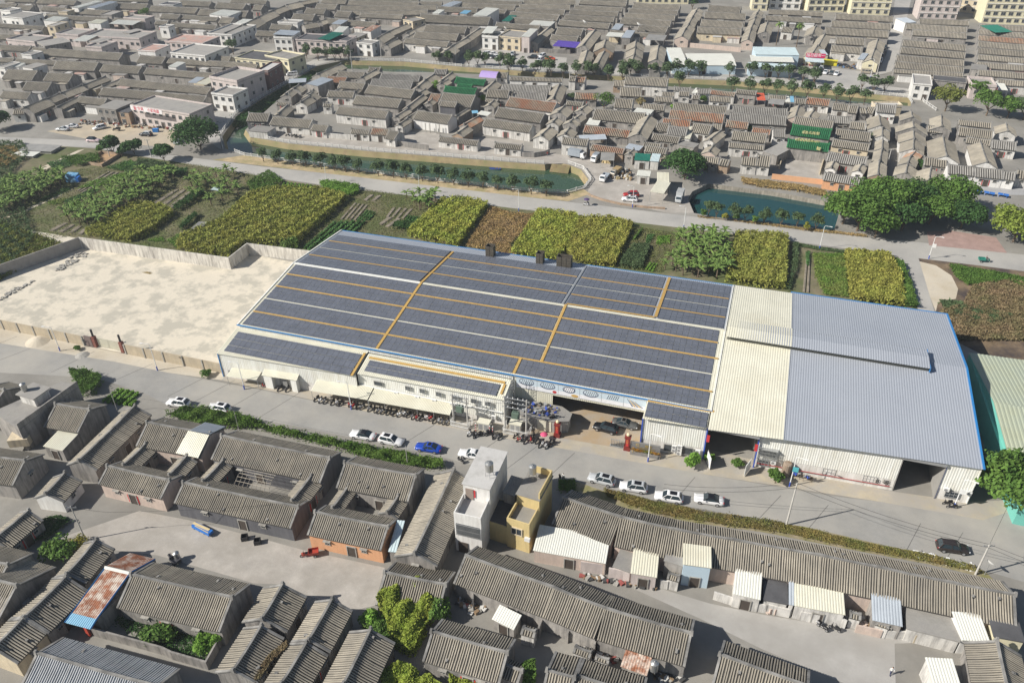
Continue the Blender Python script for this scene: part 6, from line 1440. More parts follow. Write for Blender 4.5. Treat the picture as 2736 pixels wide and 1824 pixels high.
crop('plot_weeds','@11 840,270 940,180 1690,290 1520,470 1380,610 1250,640 740,590 440,720 400,660',12000,.35,.18,leafmat('plot_weed',(.13,.17,.04)),'low greens between the beds behind the roof','ground cover',seed=52,lump=.9,sides=False)
crop('plot_weeds','@12 1110,520 1560,590 1440,800 1380,940 935,890',7000,.4,.18,leafmat('plot_weed',(.13,.17,.04)),'low greens between the plots before the bananas','ground cover',seed=53,lump=.9,sides=False)
crop('hillside_scrub','@00 -400,1300 0,1290 200,1290 260,1400 100,1546 @10 300,640 0,1000 -400,1200',15000,1.4,.38,L_olive,'mixed olive scrub at the left edge','scrub',seed=14,lump=.8)
crop('straw_grass','@00 -100,1330 150,1330 200,1420 60,1500 -100,1500',4000,1.0,.34,L_straw,'straw coloured grass at the left edge','grass',seed=15)
crop('green_scrub','@10 0,480 180,560 420,640 560,690 280,850 0,1010',10000,1.1,.34,leafmat('weed_light',(.12,.17,.035),(.18,.17,.05)),'light green weeds outside the yard wall','weeds',seed=16,lump=.8)
crop('vine_cover','@11 590,140 740,145 940,180 930,230 850,260 640,210',3500,1.6,.3,L_bright,'bright vines on a frame by the canal road','vines',seed=17)
crop('dry_grass','@13 -150,100 60,125 330,160 560,210 @13 600,265 300,205 0,175 @12 2100,140 2090,90',4000,.8,.3,L_straw,'dry yellow grass along the pond wall','grass',seed=18)
crop('verge_weeds','@13 250,690 500,735 960,790 960,770 500,710 300,670',2000,.4,.22,L_olive,'roadside weeds by the cane fields','weeds',seed=19)
crop('banana_leaves','@11 240,690 380,680 390,720 280,725',300,2.2,.55,L_ban,'broad leaves drooping over the yard wall','plants',seed=20)
# vegetable beds: rows of leafy plants
def beds(s,pitch,n,h,mt,lab,seed,ang=None,width=.5,leaf=.16,name='vegetable_bed'):
    rng=np.random.default_rng(seed); poly=ground(s); P=np.array([p[:2] for p in poly])
    d=P[1]-P[0]; d/=np.linalg.norm(d); nn=np.array([-d[1],d[0]]); q=scatter(poly,n,rng); u=q@nn; k=np.round(u/pitch); q=q+np.outer((k*pitch+ (rng.random(len(u))-.5)*pitch*width)-u,nn)
    ok=inpoly(q,P); q=q[ok]; z=.05+h*rng.random(len(q)); V,Fq=leaves(np.column_stack([q,z]),np.tile([0,0,1.],(len(q),1)),leaf,rng,.7,.6); return fastmesh(name,V,Fq,mt,kind='stuff',label=lab,category='vegetables')
beds('@11 440,725 720,490 1000,480 900,590 500,740',1.5,7000,.7,L_veg,'dark green leafy rows behind the factory corner',1,leaf=.22)
beds('@11 920,470 1010,380 1090,400 1040,470',.9,1500,.4,L_veg,'short green vegetable rows',2); beds('@11 1350,470 1380,430 1550,450 1520,500',.9,1500,.4,L_veg,'green beds left of the cane',3)
beds('@11 220,200 250,125 560,160 520,215',1.2,2500,.5,L_bright,'bright greens by the canal road',4); beds('@10 1380,30 1420,5 1700,0 1640,75',1.3,3000,.5,L_veg,'striped green beds by the road corner',5)
beds('@10 690,190 820,120 1130,40 1170,60 900,170',1.0,3000,.45,L_bright,'light green beds in the left plots',6); beds('@10 360,290 620,170 640,200 380,310',1.0,1600,.6,L_dark,'dark hedge row in the left plots',7); beds('@10 560,300 860,180 900,200 640,330',1.1,2000,.4,L_veg,'blue green cabbages in the left plots',8)
beds('@12 1330,620 1450,610 1440,680 1320,690',.8,1500,.4,L_bright,'bright lettuce plot',9); beds('@12 1240,600 1310,600 1260,680 1220,690',.9,900,.5,L_veg,'vegetable strips behind the roof',10); beds('@12 1100,640 1180,545 1200,550 1140,660',.9,900,.8,L_mid,'narrow green strip by the cane edge',11)
beds('@12 1215,910 1260,850 1330,860 1290,930',.8,1200,.4,L_bright,'bright green plot at the roof edge',12); crop('bush_patch','@12 1010,830 1120,700 1260,700 1230,800 1180,910 1000,890',3500,1.3,.3,L_olive,'dusty olive bushes behind the roof','shrubs',seed=31)
beds('@13 390,760 430,750 420,880 395,880',.7,900,.6,L_veg,'thin green strip between fields',13); beds('@20 920,590 1065,470 1250,510 1200,630',1.2,3500,.5,L_bright,'small square vegetable plot by the road',14,leaf=.2)
crop('climbing_beans','@13 270,700 320,690 310,900 240,1100 215,1095 270,900',1200,1.2,.22,L_olive,'bean rows on bamboo stakes','vegetables',seed=32)
crop('hedge_shrubs','@10 1560,370 1800,200 1850,250 1600,390',1800,1.7,.28,L_dark,'dark clipped hedge in the plots','hedge',seed=33); crop('hedge_shrubs','@10 1620,550 1750,420 1780,440 1640,560',1200,1.5,.28,L_dark,'second dark hedge in the plots','hedge',seed=34); crop('dark_shrubs','@11 1240,545 1280,500 1420,510 1400,575',1500,1.6,.25,L_dark,'dark rounded bushes beside the cane','shrubs',seed=35)
beds('@00 1030,1500 1180,1440 1220,1470 1100,1530',1.0,1500,.4,L_bright,'bright lettuce rows by the low pen',21); beds('@00 420,1470 620,1420 700,1470 500,1546',1.2,2500,.5,L_veg,'leafy rows beside the sandy path',22); beds('@10 940,0 1120,-60 1300,-50 1160,40',1.1,2500,.5,L_veg,'leafy rows below the road corner',23); beds('@10 600,330 700,290 760,330 660,380',1.,900,.4,L_bright,'small bright plot in the plantation',24); beds('@10 1500,650 1600,590 1650,620 1590,720',1.,900,.3,L_bright,'little bright plot by the yard wall',25); beds('@10 1330,640 1460,620 1480,660 1340,660',1.,900,.3,L_bright,'green plot at the yard wall corner',26); beds('@10 430,300 600,270 560,330 440,330',1.,900,.35,L_grass,'pale green plot in the left fields',27)
crop('hedge_shrubs','@11 -60,150 130,40 260,130 120,220 0,230',2500,1.4,.3,L_mid,'bushes between banana plants and road','shrubs',seed=55); crop('road_shrubs','@00 1250,1450 1500,1490 1440,1546 1230,1520',2500,1.6,.3,L_olive,'olive shrubs under the corner tree','shrubs',seed=56); crop('road_shrubs','@00 560,1430 880,1400 900,1460 700,1500',2500,1.4,.3,L_mid,'green shrubs left of the earth pen','shrubs',seed=57)
lay('garden_path','@00 360,1510 700,1350 760,1340 400,1530',.03,m_sand,'pale path between the plots and shelter','path'); lay('garden_path','@10 60,440 640,180 670,190 110,440',.03,m_sand,'narrow earth path across the left plots','path')
# soil beds
m_bed=mat('tilled_bed',(.26,.225,.18),.95,.25,.8,col2=(.16,.14,.10),c2scale=.6,c2amt=.4,bump=.3)
def ridges(s,n,lab):
    P=[p[:2] for p in ground(s)]; a,b_,c,d=[np.array(p) for p in P]; m=MB()
    for k in range(n):
        t0,t1=(k+.12)/n,(k+.82)/n; q=[a+(b_-a)*t0,a+(b_-a)*t1,d+(c-d)*t1,d+(c-d)*t0]; ce=sum(q)/4
        m.hexa([(*p,0) for p in q],[(*(p+(ce-p)*np.array([.0,.0])*1),.28) for p in [q[0]*.8+q[1]*.2,q[1]*.8+q[0]*.2,q[2]*.8+q[3]*.2,q[3]*.8+q[2]*.2]])
    o=m.build('tilled_soil',m_bed,label=lab,category='soil bed'); o['kind']='stuff'
ridges('@11 760,460 920,470 1030,335 890,315',4,'ridged grey soil beds by the vegetable rows'); ridges('@11 1170,440 1350,460 1440,370 1230,355',4,'pale soil beds across the plot'); ridges('@10 1340,320 1560,370 1750,205 1560,195',3,'grey mulched beds between bananas'); ridges('@10 690,200 740,230 1080,45 960,30',3,'ploughed strip beside light green beds'); ridges('@11 1100,500 1220,540 1340,460 1180,440',2,'bare brown bed beside the cane'); ridges('@10 420,560 760,600 830,540 560,490',4,'dark ridged beds by the yard wall'); ridges('@13 360,1110 430,1120 440,770 395,760',2,'bare strip between cane fields'); ridges('@11 960,290 1100,300 1160,250 1020,240',2,'brown bed by the canal road')
# roadside hedge and verge plants
crop('hedgerow','@20 1500,710 1600,690 1700,650 2000,680 2352,780 @21 0,790 500,900 1000,1000 1680,1130 1700,1190 1300,1190 740,1010 0,830 @20 1850,820',17000,1.5,.24,leafmat('hedge_leaf',(.07,.14,.02),(.12,.19,.04)),'thick green hedge between the road and tiled houses','hedge',seed=40,lump=.7)
crop('verge_plants','@22 450,1310 590,1300 590,1400 450,1400',1000,1.0,.22,L_mid,'dark shrubs beside the two walkers','shrubs',seed=41); lay('verge_soil','@22 590,1290 730,1340 1000,1430 1310,1520 1650,1575 @33 100,100 420,150 1100,310 1500,390 2000,540 2080,620 1500,480 700,330 0,190 @32 1300,60 700,-60 @22 560,1440',.02,mat('verge_soil',(.33,.28,.19),.95,.25,.6,col2=(.20,.19,.08),c2scale=.5,c2amt=.5),'dry verge between road and terrace','verge')
crop('verge_plants','@22 1000,1420 1310,1500 1650,1560 @33 60,90 200,120 200,210 @32 1900,130 1300,30 @22 1050,1500',5000,.5,.17,leafmat('verge_mixed',(.13,.15,.04),(.22,.16,.06)),'patchy weeds before the tall pole','weeds',seed=54)
crop('verge_plants','@22 850,1370 1280,1480 1660,1560 1600,1600 1100,1520 880,1440',4000,.6,.18,leafmat('verge_mixed',(.13,.15,.04),(.22,.16,.06)),'patchy weeds behind the parked white cars','weeds',seed=42)
crop('verge_plants','@33 100,110 420,170 900,290 1500,400 1900,500 2000,570 1500,470 700,320 220,210',6500,.45,.16,leafmat('verge_dry',(.26,.20,.07),(.13,.15,.04)),'dry verge along the long terrace','weeds',seed=43)
crop('corner_shrubs','@20 640,340 760,330 930,400 850,530 750,540',4500,2.0,.24,L_mid,'green shrubs beside the concrete house parapet','shrubs',seed=44)
crop('dark_weeds','@30 330,100 560,60 640,100 440,260 300,300',2500,.8,.2,L_dark,'shaded weeds below the small white house','weeds',seed=45)
crop('garden_plants','@30 1000,960 1500,1000 1950,1130 1850,1350 1500,1250 1100,1060',2500,.7,.22,L_dark,'shaded plants inside the walled garden','shrubs',seed=46)
crop('west_canal_bushes',[(-189,236),(-181,236),(-180,262),(-184,285),(-184,305),(-189,305),(-189,285),(-187,262)],7000,1.6,.36,L_dark,'dark bushes filling the west canal arm','shrubs',seed=47,z0=-1.5)
crop('bank_grass','@13 -20,505 420,565 940,620 940,600 420,545 0,490 @12 1700,445 1690,430',2500,.35,.2,L_straw,'dry grass under the pond saplings','grass',seed=48)
crop('roof_weeds',[tuple(un(q,3.0)[:2]) for q in pts('@31 160,1280 290,1180 300,1230 180,1330 60,1500 0,1546 20,1450')],1200,.7,.16,L_brown,'dry weeds in the gutter between two roofs','weeds',seed=49,z0=2.9)
# vines over the ruin
def vines(s,zs,n,seed,lab,mt,dens=.32):
    rng=np.random.default_rng(seed); poly=[un(q,zs) for q in pts(s)]; q=scatter(poly,n,rng); g=np.sin(q[:,0]*1.1+1)*np.sin(q[:,1]*1.3)+.5*np.sin(q[:,0]*2.7)
    z=zs*(.72+.16*g)+.5*rng.random(n); keep=g>-1.15; P=np.column_stack([q,z])[keep]; k=len(P)//2; P2=P[:k].copy(); P2[:,2]*=rng.random(k); P=np.concatenate([P,P2])
    V,Fq=leaves(P,np.tile([0,-.2,1.],(len(P),1)),.2,rng,.7,.8); fastmesh('vine_mass',V,Fq,mt,kind='stuff',label=lab,category='vines')
L_vine=leafmat('vine_leaf',(.20,.27,.04),(.26,.29,.05),.35)
vines('@31 1180,560 1300,540 1450,575 1680,640 1650,760 1560,900 1480,1080 1400,1190 1200,1080 1180,900 1090,760',3.6,15000,1,'yellow green vines smothering the ruined house',L_vine)
vines('@31 1120,1400 1340,1345 1560,1450 1680,1546 1150,1546',2.6,4500,2,'vine heap at the lower middle edge',L_vine); vines('@31 960,1020 1180,980 1370,1130 1340,1190 1150,1100',1.8,2500,3,'green creeper below the vine ruin',L_mid); vines('@31 1750,1440 2050,1440 2150,1546 1750,1546',1.8,2200,4,'hanging creeper on the torn roof corner',L_vine); vines('@32 20,1370 230,1310 240,1440 30,1420',3.6,1500,5,'green creeper mat on a small roof',L_mid)
for o in PT+BT+BN: kill(o)
# ---------------------------------------------------------------- cars, motorcycles, lorries
m_tyre=plain('tyre',(.015,.015,.016),.9); m_rim=plain('rim',(.45,.45,.46),.35,.6); m_cgl=plain('car_glass',(.03,.045,.055),.08,0,.6); m_head=plain('headlight',(.75,.77,.8),.2); m_tail=plain('tail_light',(.45,.01,.01),.3); m_blk=plain('gloss_black',(.012,.012,.014),.25)
CARC={'white':(.80,.80,.80),'silver':(.50,.52,.53),'black':(.015,.016,.02),'grey':(.12,.125,.125),'blue':(.012,.06,.40),'red':(.38,.03,.03),'orange':(.70,.10,.03),'tan':(.34,.30,.24),'pink':(.70,.55,.55),'brown':(.04,.032,.03)}
def cm(c): return plain('car_paint_'+c,CARC[c],.28,.1,.6)
def loft(b,secs,mi=0):
    rings=[b.vs(s) for s in secs]; n=len(secs[0])
    for a,c in zip(rings,rings[1:]):
        for j in range(n): b.f.append((a+j,a+(j+1)%n,c+(j+1)%n,c+j)); b.m.append(mi)
    b.f.append(tuple(rings[0]+j for j in reversed(range(n)))); b.m.append(mi); b.f.append(tuple(rings[-1]+j for j in range(n))); b.m.append(mi)
def sec(x,w,z0,z1,r=.12): return [(x,-w+r,z0),(x,-w,z0+r),(x,-w*.97,z1-r*1.3),(x,-w+r*1.4,z1),(x,w-r*1.4,z1),(x,w*.97,z1-r*1.3),(x,w,z0+r),(x,w-r,z0)]
def local(b,name,mats,par,smooth=False):
    me=bpy.data.meshes.new(name); me.from_pydata(b.v,[],b.f)
    for mm in (mats if isinstance(mats,(list,tuple)) else [mats]): me.materials.append(mm)
    if any(b.m): me.polygons.foreach_set('material_index',b.m)
    if smooth: me.polygons.foreach_set('use_smooth',[True]*len(b.f))
    me.update(); o=bpy.data.objects.new(name,me); C.objects.link(o); o.parent=par; return o
WH=None
def wheel_mesh():
    global WH
    if WH is None:
        b=MB(); b.tube([(0,-.11,0),(0,.11,0)],.335,16,0); b.tube([(0,-.125,0),(0,.125,0)],.215,12,1); WH=bpy.data.meshes.new('wheel'); WH.from_pydata(b.v,[],b.f); WH.materials.append(m_tyre); WH.materials.append(m_rim); WH.polygons.foreach_set('material_index',b.m)
    return WH
PROTO=[]
def make_car(kind,col,top=None,sun=True):
    # nose points to -x
    r=thing('parked_car','x','car'); PROTO.append(r); W=.92; suv=kind!='sedan'; H=1.66 if suv else 1.45; Lh=2.33 if suv else 2.4; hb=.98 if suv else .90
    b=MB(); loft(b,[sec(-Lh,.62,.38,.62,.08),sec(-Lh+.12,.80,.24,.76),sec(-Lh+.5,W,.20,hb-.14),sec(-.85,W,.20,hb),sec(.2,W,.20,hb+.02),sec(1.5,W,.20,hb+.04),sec(Lh-.35,W,.24,hb+.02),sec(Lh-.06,.80,.32,hb-.06),sec(Lh,.70,.42,.72,.08)]); bd=local(b,'body',cm(col),r,True)
    b=MB(); c0=-1.05 if suv else -.95; c1=Lh-.25 if suv else Lh-.75
    lo=[(c0,-.82,hb-.04),(c1,-.80,hb),(c1,.80,hb),(c0,.82,hb-.04)]; t0=c0+.75; t1=c1-(.45 if suv else .95); hi=[(t0,-.60,H-.05),(t1,-.60,H-.06),(t1,.60,H-.06),(t0,.60,H-.05)]; b.hexa(lo,hi); local(b,'windows',m_cgl,r)
    b=MB(); e=.05; b.hexa([(t0-e,-.63,H-.07),(t1+e,-.63,H-.08),(t1+e,.63,H-.08),(t0-e,.63,H-.07)],[(t0+.1,-.54,H),(t1-.1,-.54,H-.01),(t1-.1,.54,H-.01),(t0+.1,.54,H)])
    for s in(-1,1):
        for k in((0,0,.05),(.42,.42,.05),(1,1,.08)):
            x0=c0+(c1-c0)*k[0]; x1=t0+(t1-t0)*k[1]; b.tube([(x0,s*.815,hb-.02),(x1,s*.615,H-.06)],k[2],5,0)
    rf=local(b,'roof_panel',cm(top or col),r)
    if sun: b=MB(); b.box(((t0+t1)/2,0,H+.005),((t1-t0)*.6,.84,.02)); local(b,'sunroof',m_blk,rf)
    for s in(-1,1):
        for x in(-1.42,1.36): o=bpy.data.objects.new('wheel',wheel_mesh()); C.objects.link(o); o.parent=r; o.location=(x,s*.82,.335)
        b=MB(); b.box((-Lh+.13,s*.62,.66),(.16,.34,.13),s*.35); local(b,'headlight',m_head,r); b=MB(); b.box((Lh-.08,s*.66,.82),(.1,.26,.16),-s*.2); local(b,'tail_light',m_tail,r)
        b=MB(); b.box((c0+.4,s*.98,hb+.02),(.16,.2,.13)); local(b,'wing_mirror',cm(col),r)
    return r
CARS={}
def car(kind,col,top,f,q,label,group=None,sun=True):
    k=(kind,col,top,sun)
    if k not in CARS: CARS[k]=make_car(*k)
    a,c=ground(f)[0],ground(q)[0]; d=(c-a)[:2]; d/=np.linalg.norm(d); m=(a+c)[:2]/2; n=np.array([-d[1],d[0]]); 
    if n@m<0: n=-n
    m=m+n*.85; copy_tree(CARS[k],(m[0],m[1],.03),math.atan2(d[1],d[0]),label,group)
G1='cars parked along the near road'
car('suv','white','white','@20 1530,628','@20 1640,645','white parked car with an orange sill, leftmost on the near road',G1); car('suv','white','white','@20 1890,672','@20 2010,695','white parked car with two dark roof panels behind the leftmost one',G1)
car('sedan','white','black','@21 890,915','@21 1025,940','white car with a black roof beside the hedge',G1,False); car('suv','white','white','@21 1275,990','@21 1145,962','white car facing right behind the black roofed car',G1); car('sedan','blue','blue','@21 1490,1032','@21 1612,1052','deep blue sedan by the hedge end',G1); car('sedan','white','white','@21 1880,1092','@21 2000,1112','white sedan half hidden by the white tower',G1,False)
car('suv','silver','silver','@22 745,1312','@22 890,1350','silver car leftmost of the four before the long terrace',G1); car('suv','white','silver','@22 1040,1390','@22 1180,1412','white car second of the four before the long terrace',G1); car('suv','white','white','@22 1355,1480','@22 1500,1505','white car third of the four before the long terrace',G1); car('sedan','white','black','@22 1710,1500','@22 1870,1525','white black roofed sedan, last of the four before the terrace',G1,False)
car('suv','brown','brown','@33 1800,402','@33 1625,377','dark van with a roof rack driving at lower right',None,False)
car('suv','black','black','@22 785,845','@22 925,882','black car in the loading bay entrance','cars in the loading bay'); car('sedan','grey','grey','@22 1095,838','@22 965,810','grey sedan behind the black car in the entrance','cars in the loading bay')
car('suv','white','white','@12 1030,298','@12 1130,308','white car parked by the lorry yard','cars by the lorry yard'); car('suv','red','red','@12 1055,262','@12 1140,262','dark red car behind the white one','cars by the lorry yard',False)
G2='cars on the market ground'
car('sedan','silver','silver','@00 505,1178','@00 600,1182','silver sedan leftmost on the market ground',G2,False); car('sedan','white','white','@00 600,1158','@00 675,1155','white sedan behind the silver one',G2,False); car('suv','white','white','@00 875,1172','@00 935,1158','white hatchback in the middle of the market ground',G2,False); car('suv','black','silver','@00 1262,1225','@00 1340,1230','dark car with a bright roof on the market ground',G2,False); car('suv','pink','black','@00 860,1282','@00 800,1280','small pinkish car with a black roof on the road',None,False); car('sedan','silver','silver','@00 1605,1298','@00 1625,1262','silver car beside the huge banyan',None,False); car('sedan','silver','silver','@00 2215,945','@00 2275,920','pale blue-grey sedan in the canal lane',None,False)
G3='cars in the canal car park'
for n,(f,q,c,k,l) in enumerate([('@j 725,500','@j 755,497','white','suv','white car at the left front of the canal car park'),('@j 780,500','@j 815,498','white','sedan','white car second in the canal car park'),('@j 748,530','@j 780,532','black','suv','black car in front of two white ones'),('@j 795,532','@j 832,530','white','suv','white car right of the black one'),('@j 860,512','@j 898,508','tan','sedan','tan car alone in the canal car park'),('@j 980,508','@j 1000,490','silver','suv','silver car behind the bushy tree'),('@j 960,545','@j 985,530','white','suv','white car beside the bushy tree'),('@j 1130,530','@j 1165,532','black','suv','dark car right of the bushy tree'),('@j 1235,522','@j 1265,512','white','suv','white car behind another white car'),('@j 1218,560','@j 1250,545','white','suv','white car nearest the stalls'),('@j 1290,545','@j 1325,545','orange','sedan','bright orange car in the canal car park')]): car(k,c,c,f,q,l,G3,False)
G4='cars before the supermarket'
for f,q,c,k,l in [('@m 85,450','@m 96,428','white','suv','white car behind the black one at the supermarket'),('@m 80,468','@m 92,448','black','suv','black car before the supermarket'),('@m 112,470','@m 124,450','white','sedan','white car between black and grey cars'),('@m 150,474','@m 162,455','grey','sedan','grey car before the supermarket'),('@m 180,478','@m 194,460','white','sedan','white car last in the supermarket row'),('@m 482,312','@m 492,295','black','sedan','dark car furthest up the village street'),('@m 476,332','@m 484,316','grey','sedan','grey car in the village street'),('@m 466,356','@m 474,338','black','suv','dark car in the middle of the village street'),('@m 452,402','@m 464,378','white','suv','white car nearest in the village street')]: car(k,c,c,f,q,l,G4,False)
def lorry(q,rz,label,box=(4.2,1.9,2.0),bc='grey',cab='white',van=False,name='box_truck'):
    p=ground(q)[0]; r=thing(name,label,'truck' if not van else 'van',(p[0],p[1],.03),rz); L=box[0]
    if van:
        b=MB(); loft(b,[sec(-2.35,.75,.3,.85),sec(-2.1,.85,.25,1.05),sec(-1.5,.88,.25,1.85),sec(2.2,.88,.25,1.9),sec(2.35,.82,.3,1.8)]); local(b,'body',cm(cab),r)
        b=MB(); b.hexa([(-2.16,-.76,1.08),(-1.6,-.8,1.08),(-1.6,.8,1.08),(-2.16,.76,1.08)],[(-1.66,-.72,1.76),(-1.5,-.74,1.76),(-1.5,.74,1.76),(-1.66,.72,1.76)]); local(b,'windscreen',m_cgl,r)
        for s in(-1,1):
            for k in range(3): b=MB(); b.box((-.9+k*1.15,s*.885,1.45),(.95,.03,.5)); local(b,'side_window',m_cgl,r)
        xs=(-1.5,1.4)
    else:
        b=MB(); loft(b,[sec(-L/2-1.5,.8,.45,1.15),sec(-L/2-1.35,.88,.4,1.35),sec(-L/2-1.0,.9,.4,2.05),sec(-L/2-.1,.9,.4,2.1)]); cb=local(b,'cab',cm(cab),r); b=MB(); b.hexa([(-L/2-1.40,-.72,1.32),(-L/2-1.2,-.76,1.32),(-L/2-1.2,.76,1.32),(-L/2-1.40,.72,1.32)],[(-L/2-1.10,-.7,1.9),(-L/2-1.0,-.7,1.9),(-L/2-1.0,.7,1.9),(-L/2-1.10,.7,1.9)]); local(b,'windscreen',m_cgl,cb)
        b=MB(); b.box((0,0,.62),(L,.9,.2)); local(b,'chassis',m_blk,r)
        b=MB()
        if box[2]>1: b.box((0,0,.75+box[2]/2),(L,box[1],box[2])); [b.box((-L/2+.3+k*(L-.6)/8,0,.75+box[2]/2),(.06,box[1]+.06,box[2])) for k in range(9)]
        else:
            b.box((0,0,.8),(L,box[1],.12)); [b.box((0,s*box[1]/2,1.05),(L,.06,.5)) for s in(-1,1)]; b.box((L/2,0,1.05),(.06,box[1],.5))
        local(b,'cargo_box',mat('truck_'+bc,{'grey':(.34,.38,.42),'silver':(.46,.47,.47),'timber':(.45,.33,.17)}[bc],.5,.08),r); xs=(-L/2-.7,L/2-.8)
    for x in xs:
        for s in(-1,1): o=bpy.data.objects.new('wheel',wheel_mesh()); C.objects.link(o); o.parent=r; o.location=(x,s*.8,.335); o.scale=(1.1,1.2,1.1)
lorry('@02 590,1415',R(170),'blue-grey box truck on the canal promenade'); lorry('@02 782,1440',R(80),'small white truck facing the canal',(2.6,1.7,1.6),'grey'); lorry('@12 862,95',R(85),'white flatbed truck in the lorry yard',(3.6,1.9,.5),'grey'); lorry('@12 965,50',R(75),'yellowish truck beside the flatbed',(3.2,1.9,1.2),'timber','tan'); lorry('@12 1532,280',R(88),'grey box truck beside the pond',(3.4,1.9,2.1),'silver','silver')
lorry('@a 828,250',R(35),'white van parked in the canal lane',van=True); lorry('@m 62,425',R(80),'silver van at the supermarket corner',van=True,cab='silver'); lorry('@m 362,460',R(175),'beige van at the end of the supermarket car park',van=True,cab='tan')
def bike(col,scoot=True):
    r=thing('motorcycle','x','motorcycle'); PROTO.append(r); m_=plain('bike_'+col,{'black':(.02,.02,.022),'red':(.45,.03,.03),'grey':(.22,.22,.23),'white':(.7,.7,.7),'blue':(.05,.12,.45)}[col],.35)
    b=MB(); loft(b,[sec(-.55,.10,.45,.80,.03),sec(-.42,.17,.30,.95,.04),sec(-.30,.10,.28,.50,.03),sec(.05,.13,.28,.50,.04),sec(.15,.16,.32,.76,.04),sec(.62,.15,.42,.78,.04),sec(.78,.06,.52,.74,.02)]); local(b,'body',m_,r)
    b=MB(); b.box((.38,0,.80),(.66,.26,.09)); local(b,'seat',m_blk,r); b=MB(); b.tube([(-.42,-.33,1.02),(-.47,0,.98),(-.42,.33,1.02)],.025,5); b.tube([(-.47,0,.98),(-.62,0,.3)],.035,5); local(b,'handlebar',m_blk,r)
    for x in(-.62,.60):
        o=bpy.data.objects.new('wheel',wheel_mesh()); C.objects.link(o); o.parent=r; o.location=(x,0,.25); o.scale=(.75,.5,.75)
    return r
BK=[bike('black'),bike('red'),bike('grey'),bike('white'),bike('black')]
rr=random.Random(9)
def bikes(pl,where,grp):
    for k,(x,y,a) in enumerate(pl): copy_tree(BK[rr.choice((0,0,0,1,2,2,3,4))],(x,y,.02),a,f'parked motorcycle, {nth(k)} from left {where}' if len(pl)>1 else where,grp)
bikes([(-73.5+.86*k+rr.uniform(-.12,.12),102.9+.03*k+rr.uniform(-.25,.25),R(90)+rr.uniform(-.35,.35)) for k in range(32) if k not in(3,7,12)],'under the cream awning','motorcycles under the awning')
bikes([(-41.8+.70*k+rr.uniform(-.2,.2),102.2+.10*k+rr.uniform(-.5,.5),R(70)+rr.uniform(-.6,.6)) for k in range(9)],'before the transformer fence','motorcycles before the transformer fence')
bikes([(-33.4+.62*k+rr.uniform(-.2,.2),103.6+rr.uniform(-.9,.9),R(80)+rr.uniform(-.5,.5)) for k in range(12)],'before the gate hut','motorcycles before the gate hut')
bikes([(*ground('@21 100,450')[0][:2],.3),(*ground('@21 230,475')[0][:2],R(80)),(*ground('@21 300,480')[0][:2],R(85))],'beside the cream porch','motorcycles by the porch')
bikes([(*ground('@23 1660,1500')[0][:2],R(20)),(*ground('@23 1700,1535')[0][:2],R(10))],'at the right factory corner','motorcycles at the factory corner'); bikes([(*ground('@21 1850,1120')[0][:2],R(-30))],'dark scooter beside the white tower house',None); bikes([(*ground('@33 490,1010')[0][:2],R(-40)),(*ground('@33 540,1060')[0][:2],R(-30)),(*ground('@33 650,1070')[0][:2],R(-20))],'by the terrace yard wall','bicycles and motorcycles in the lane')
bikes([(p[0],p[1],R(70)+rr.uniform(-.5,.5)) for p in ground('@a 760,1200 800,1190 850,1210 890,1215 930,1225 960,1225')],'on the canal promenade','motorcycles on the promenade')
bikes([(p[0],p[1],rr.uniform(0,3)) for p in ground('@00 980,1100 1010,1100 1040,1105 1180,1120 1310,1125 1340,1125 1380,1130 1470,1150 1540,1155')],'before the market shops','motorcycles before the market shops')
# ---------------------------------------------------------------- people
m_skin=plain('skin',(.45,.28,.20),.6)
def person(q,rz,label,top,legs,sit=False,arms=None,z=0.):
    p=ground(q)[0] if isinstance(q,str) else q
    r=thing('person',label,'person',(p[0],p[1],z),rz); ev=BODY[sit].copy(); o=bpy.data.objects.new('body',ev); C.objects.link(o); o.parent=r; ev.materials.clear()
    for mm in(m_skin,plain('cloth_'+top,CL[top],.8),plain('cloth_'+legs,CL[legs],.8),plain('hair',(.015,.012,.01),.7)): ev.materials.append(mm)
    for f in ev.polygons:
        c=f.center; f.material_index=(3 if c.z>1.64 or (c.z>1.54 and c.y>.03) else 0 if c.z>1.47 else 1 if c.z>.96 or (abs(c.x)>.19 and c.z>1.0) else 0 if (abs(c.x)>.2 and not sit) else 2)
    return r
CL={'black':(.02,.02,.022),'white':(.7,.7,.68),'navy':(.03,.04,.10),'red':(.4,.04,.04),'grey':(.2,.2,.2)}
person('@22 455,1292',R(160),'person in black walking beside a white shirted companion','black','black'); person('@22 487,1288',R(160),'person in a white shirt and dark trousers walking with another','white','black')
person('@02 285,1395',R(90),'person in dark clothes on the promenade','navy','black'); person('@02 345,1405',R(60),'person in red on the promenade','red','grey'); person('@33 1150,1470',R(20),'person in a pale shirt standing in the lane','white','navy')
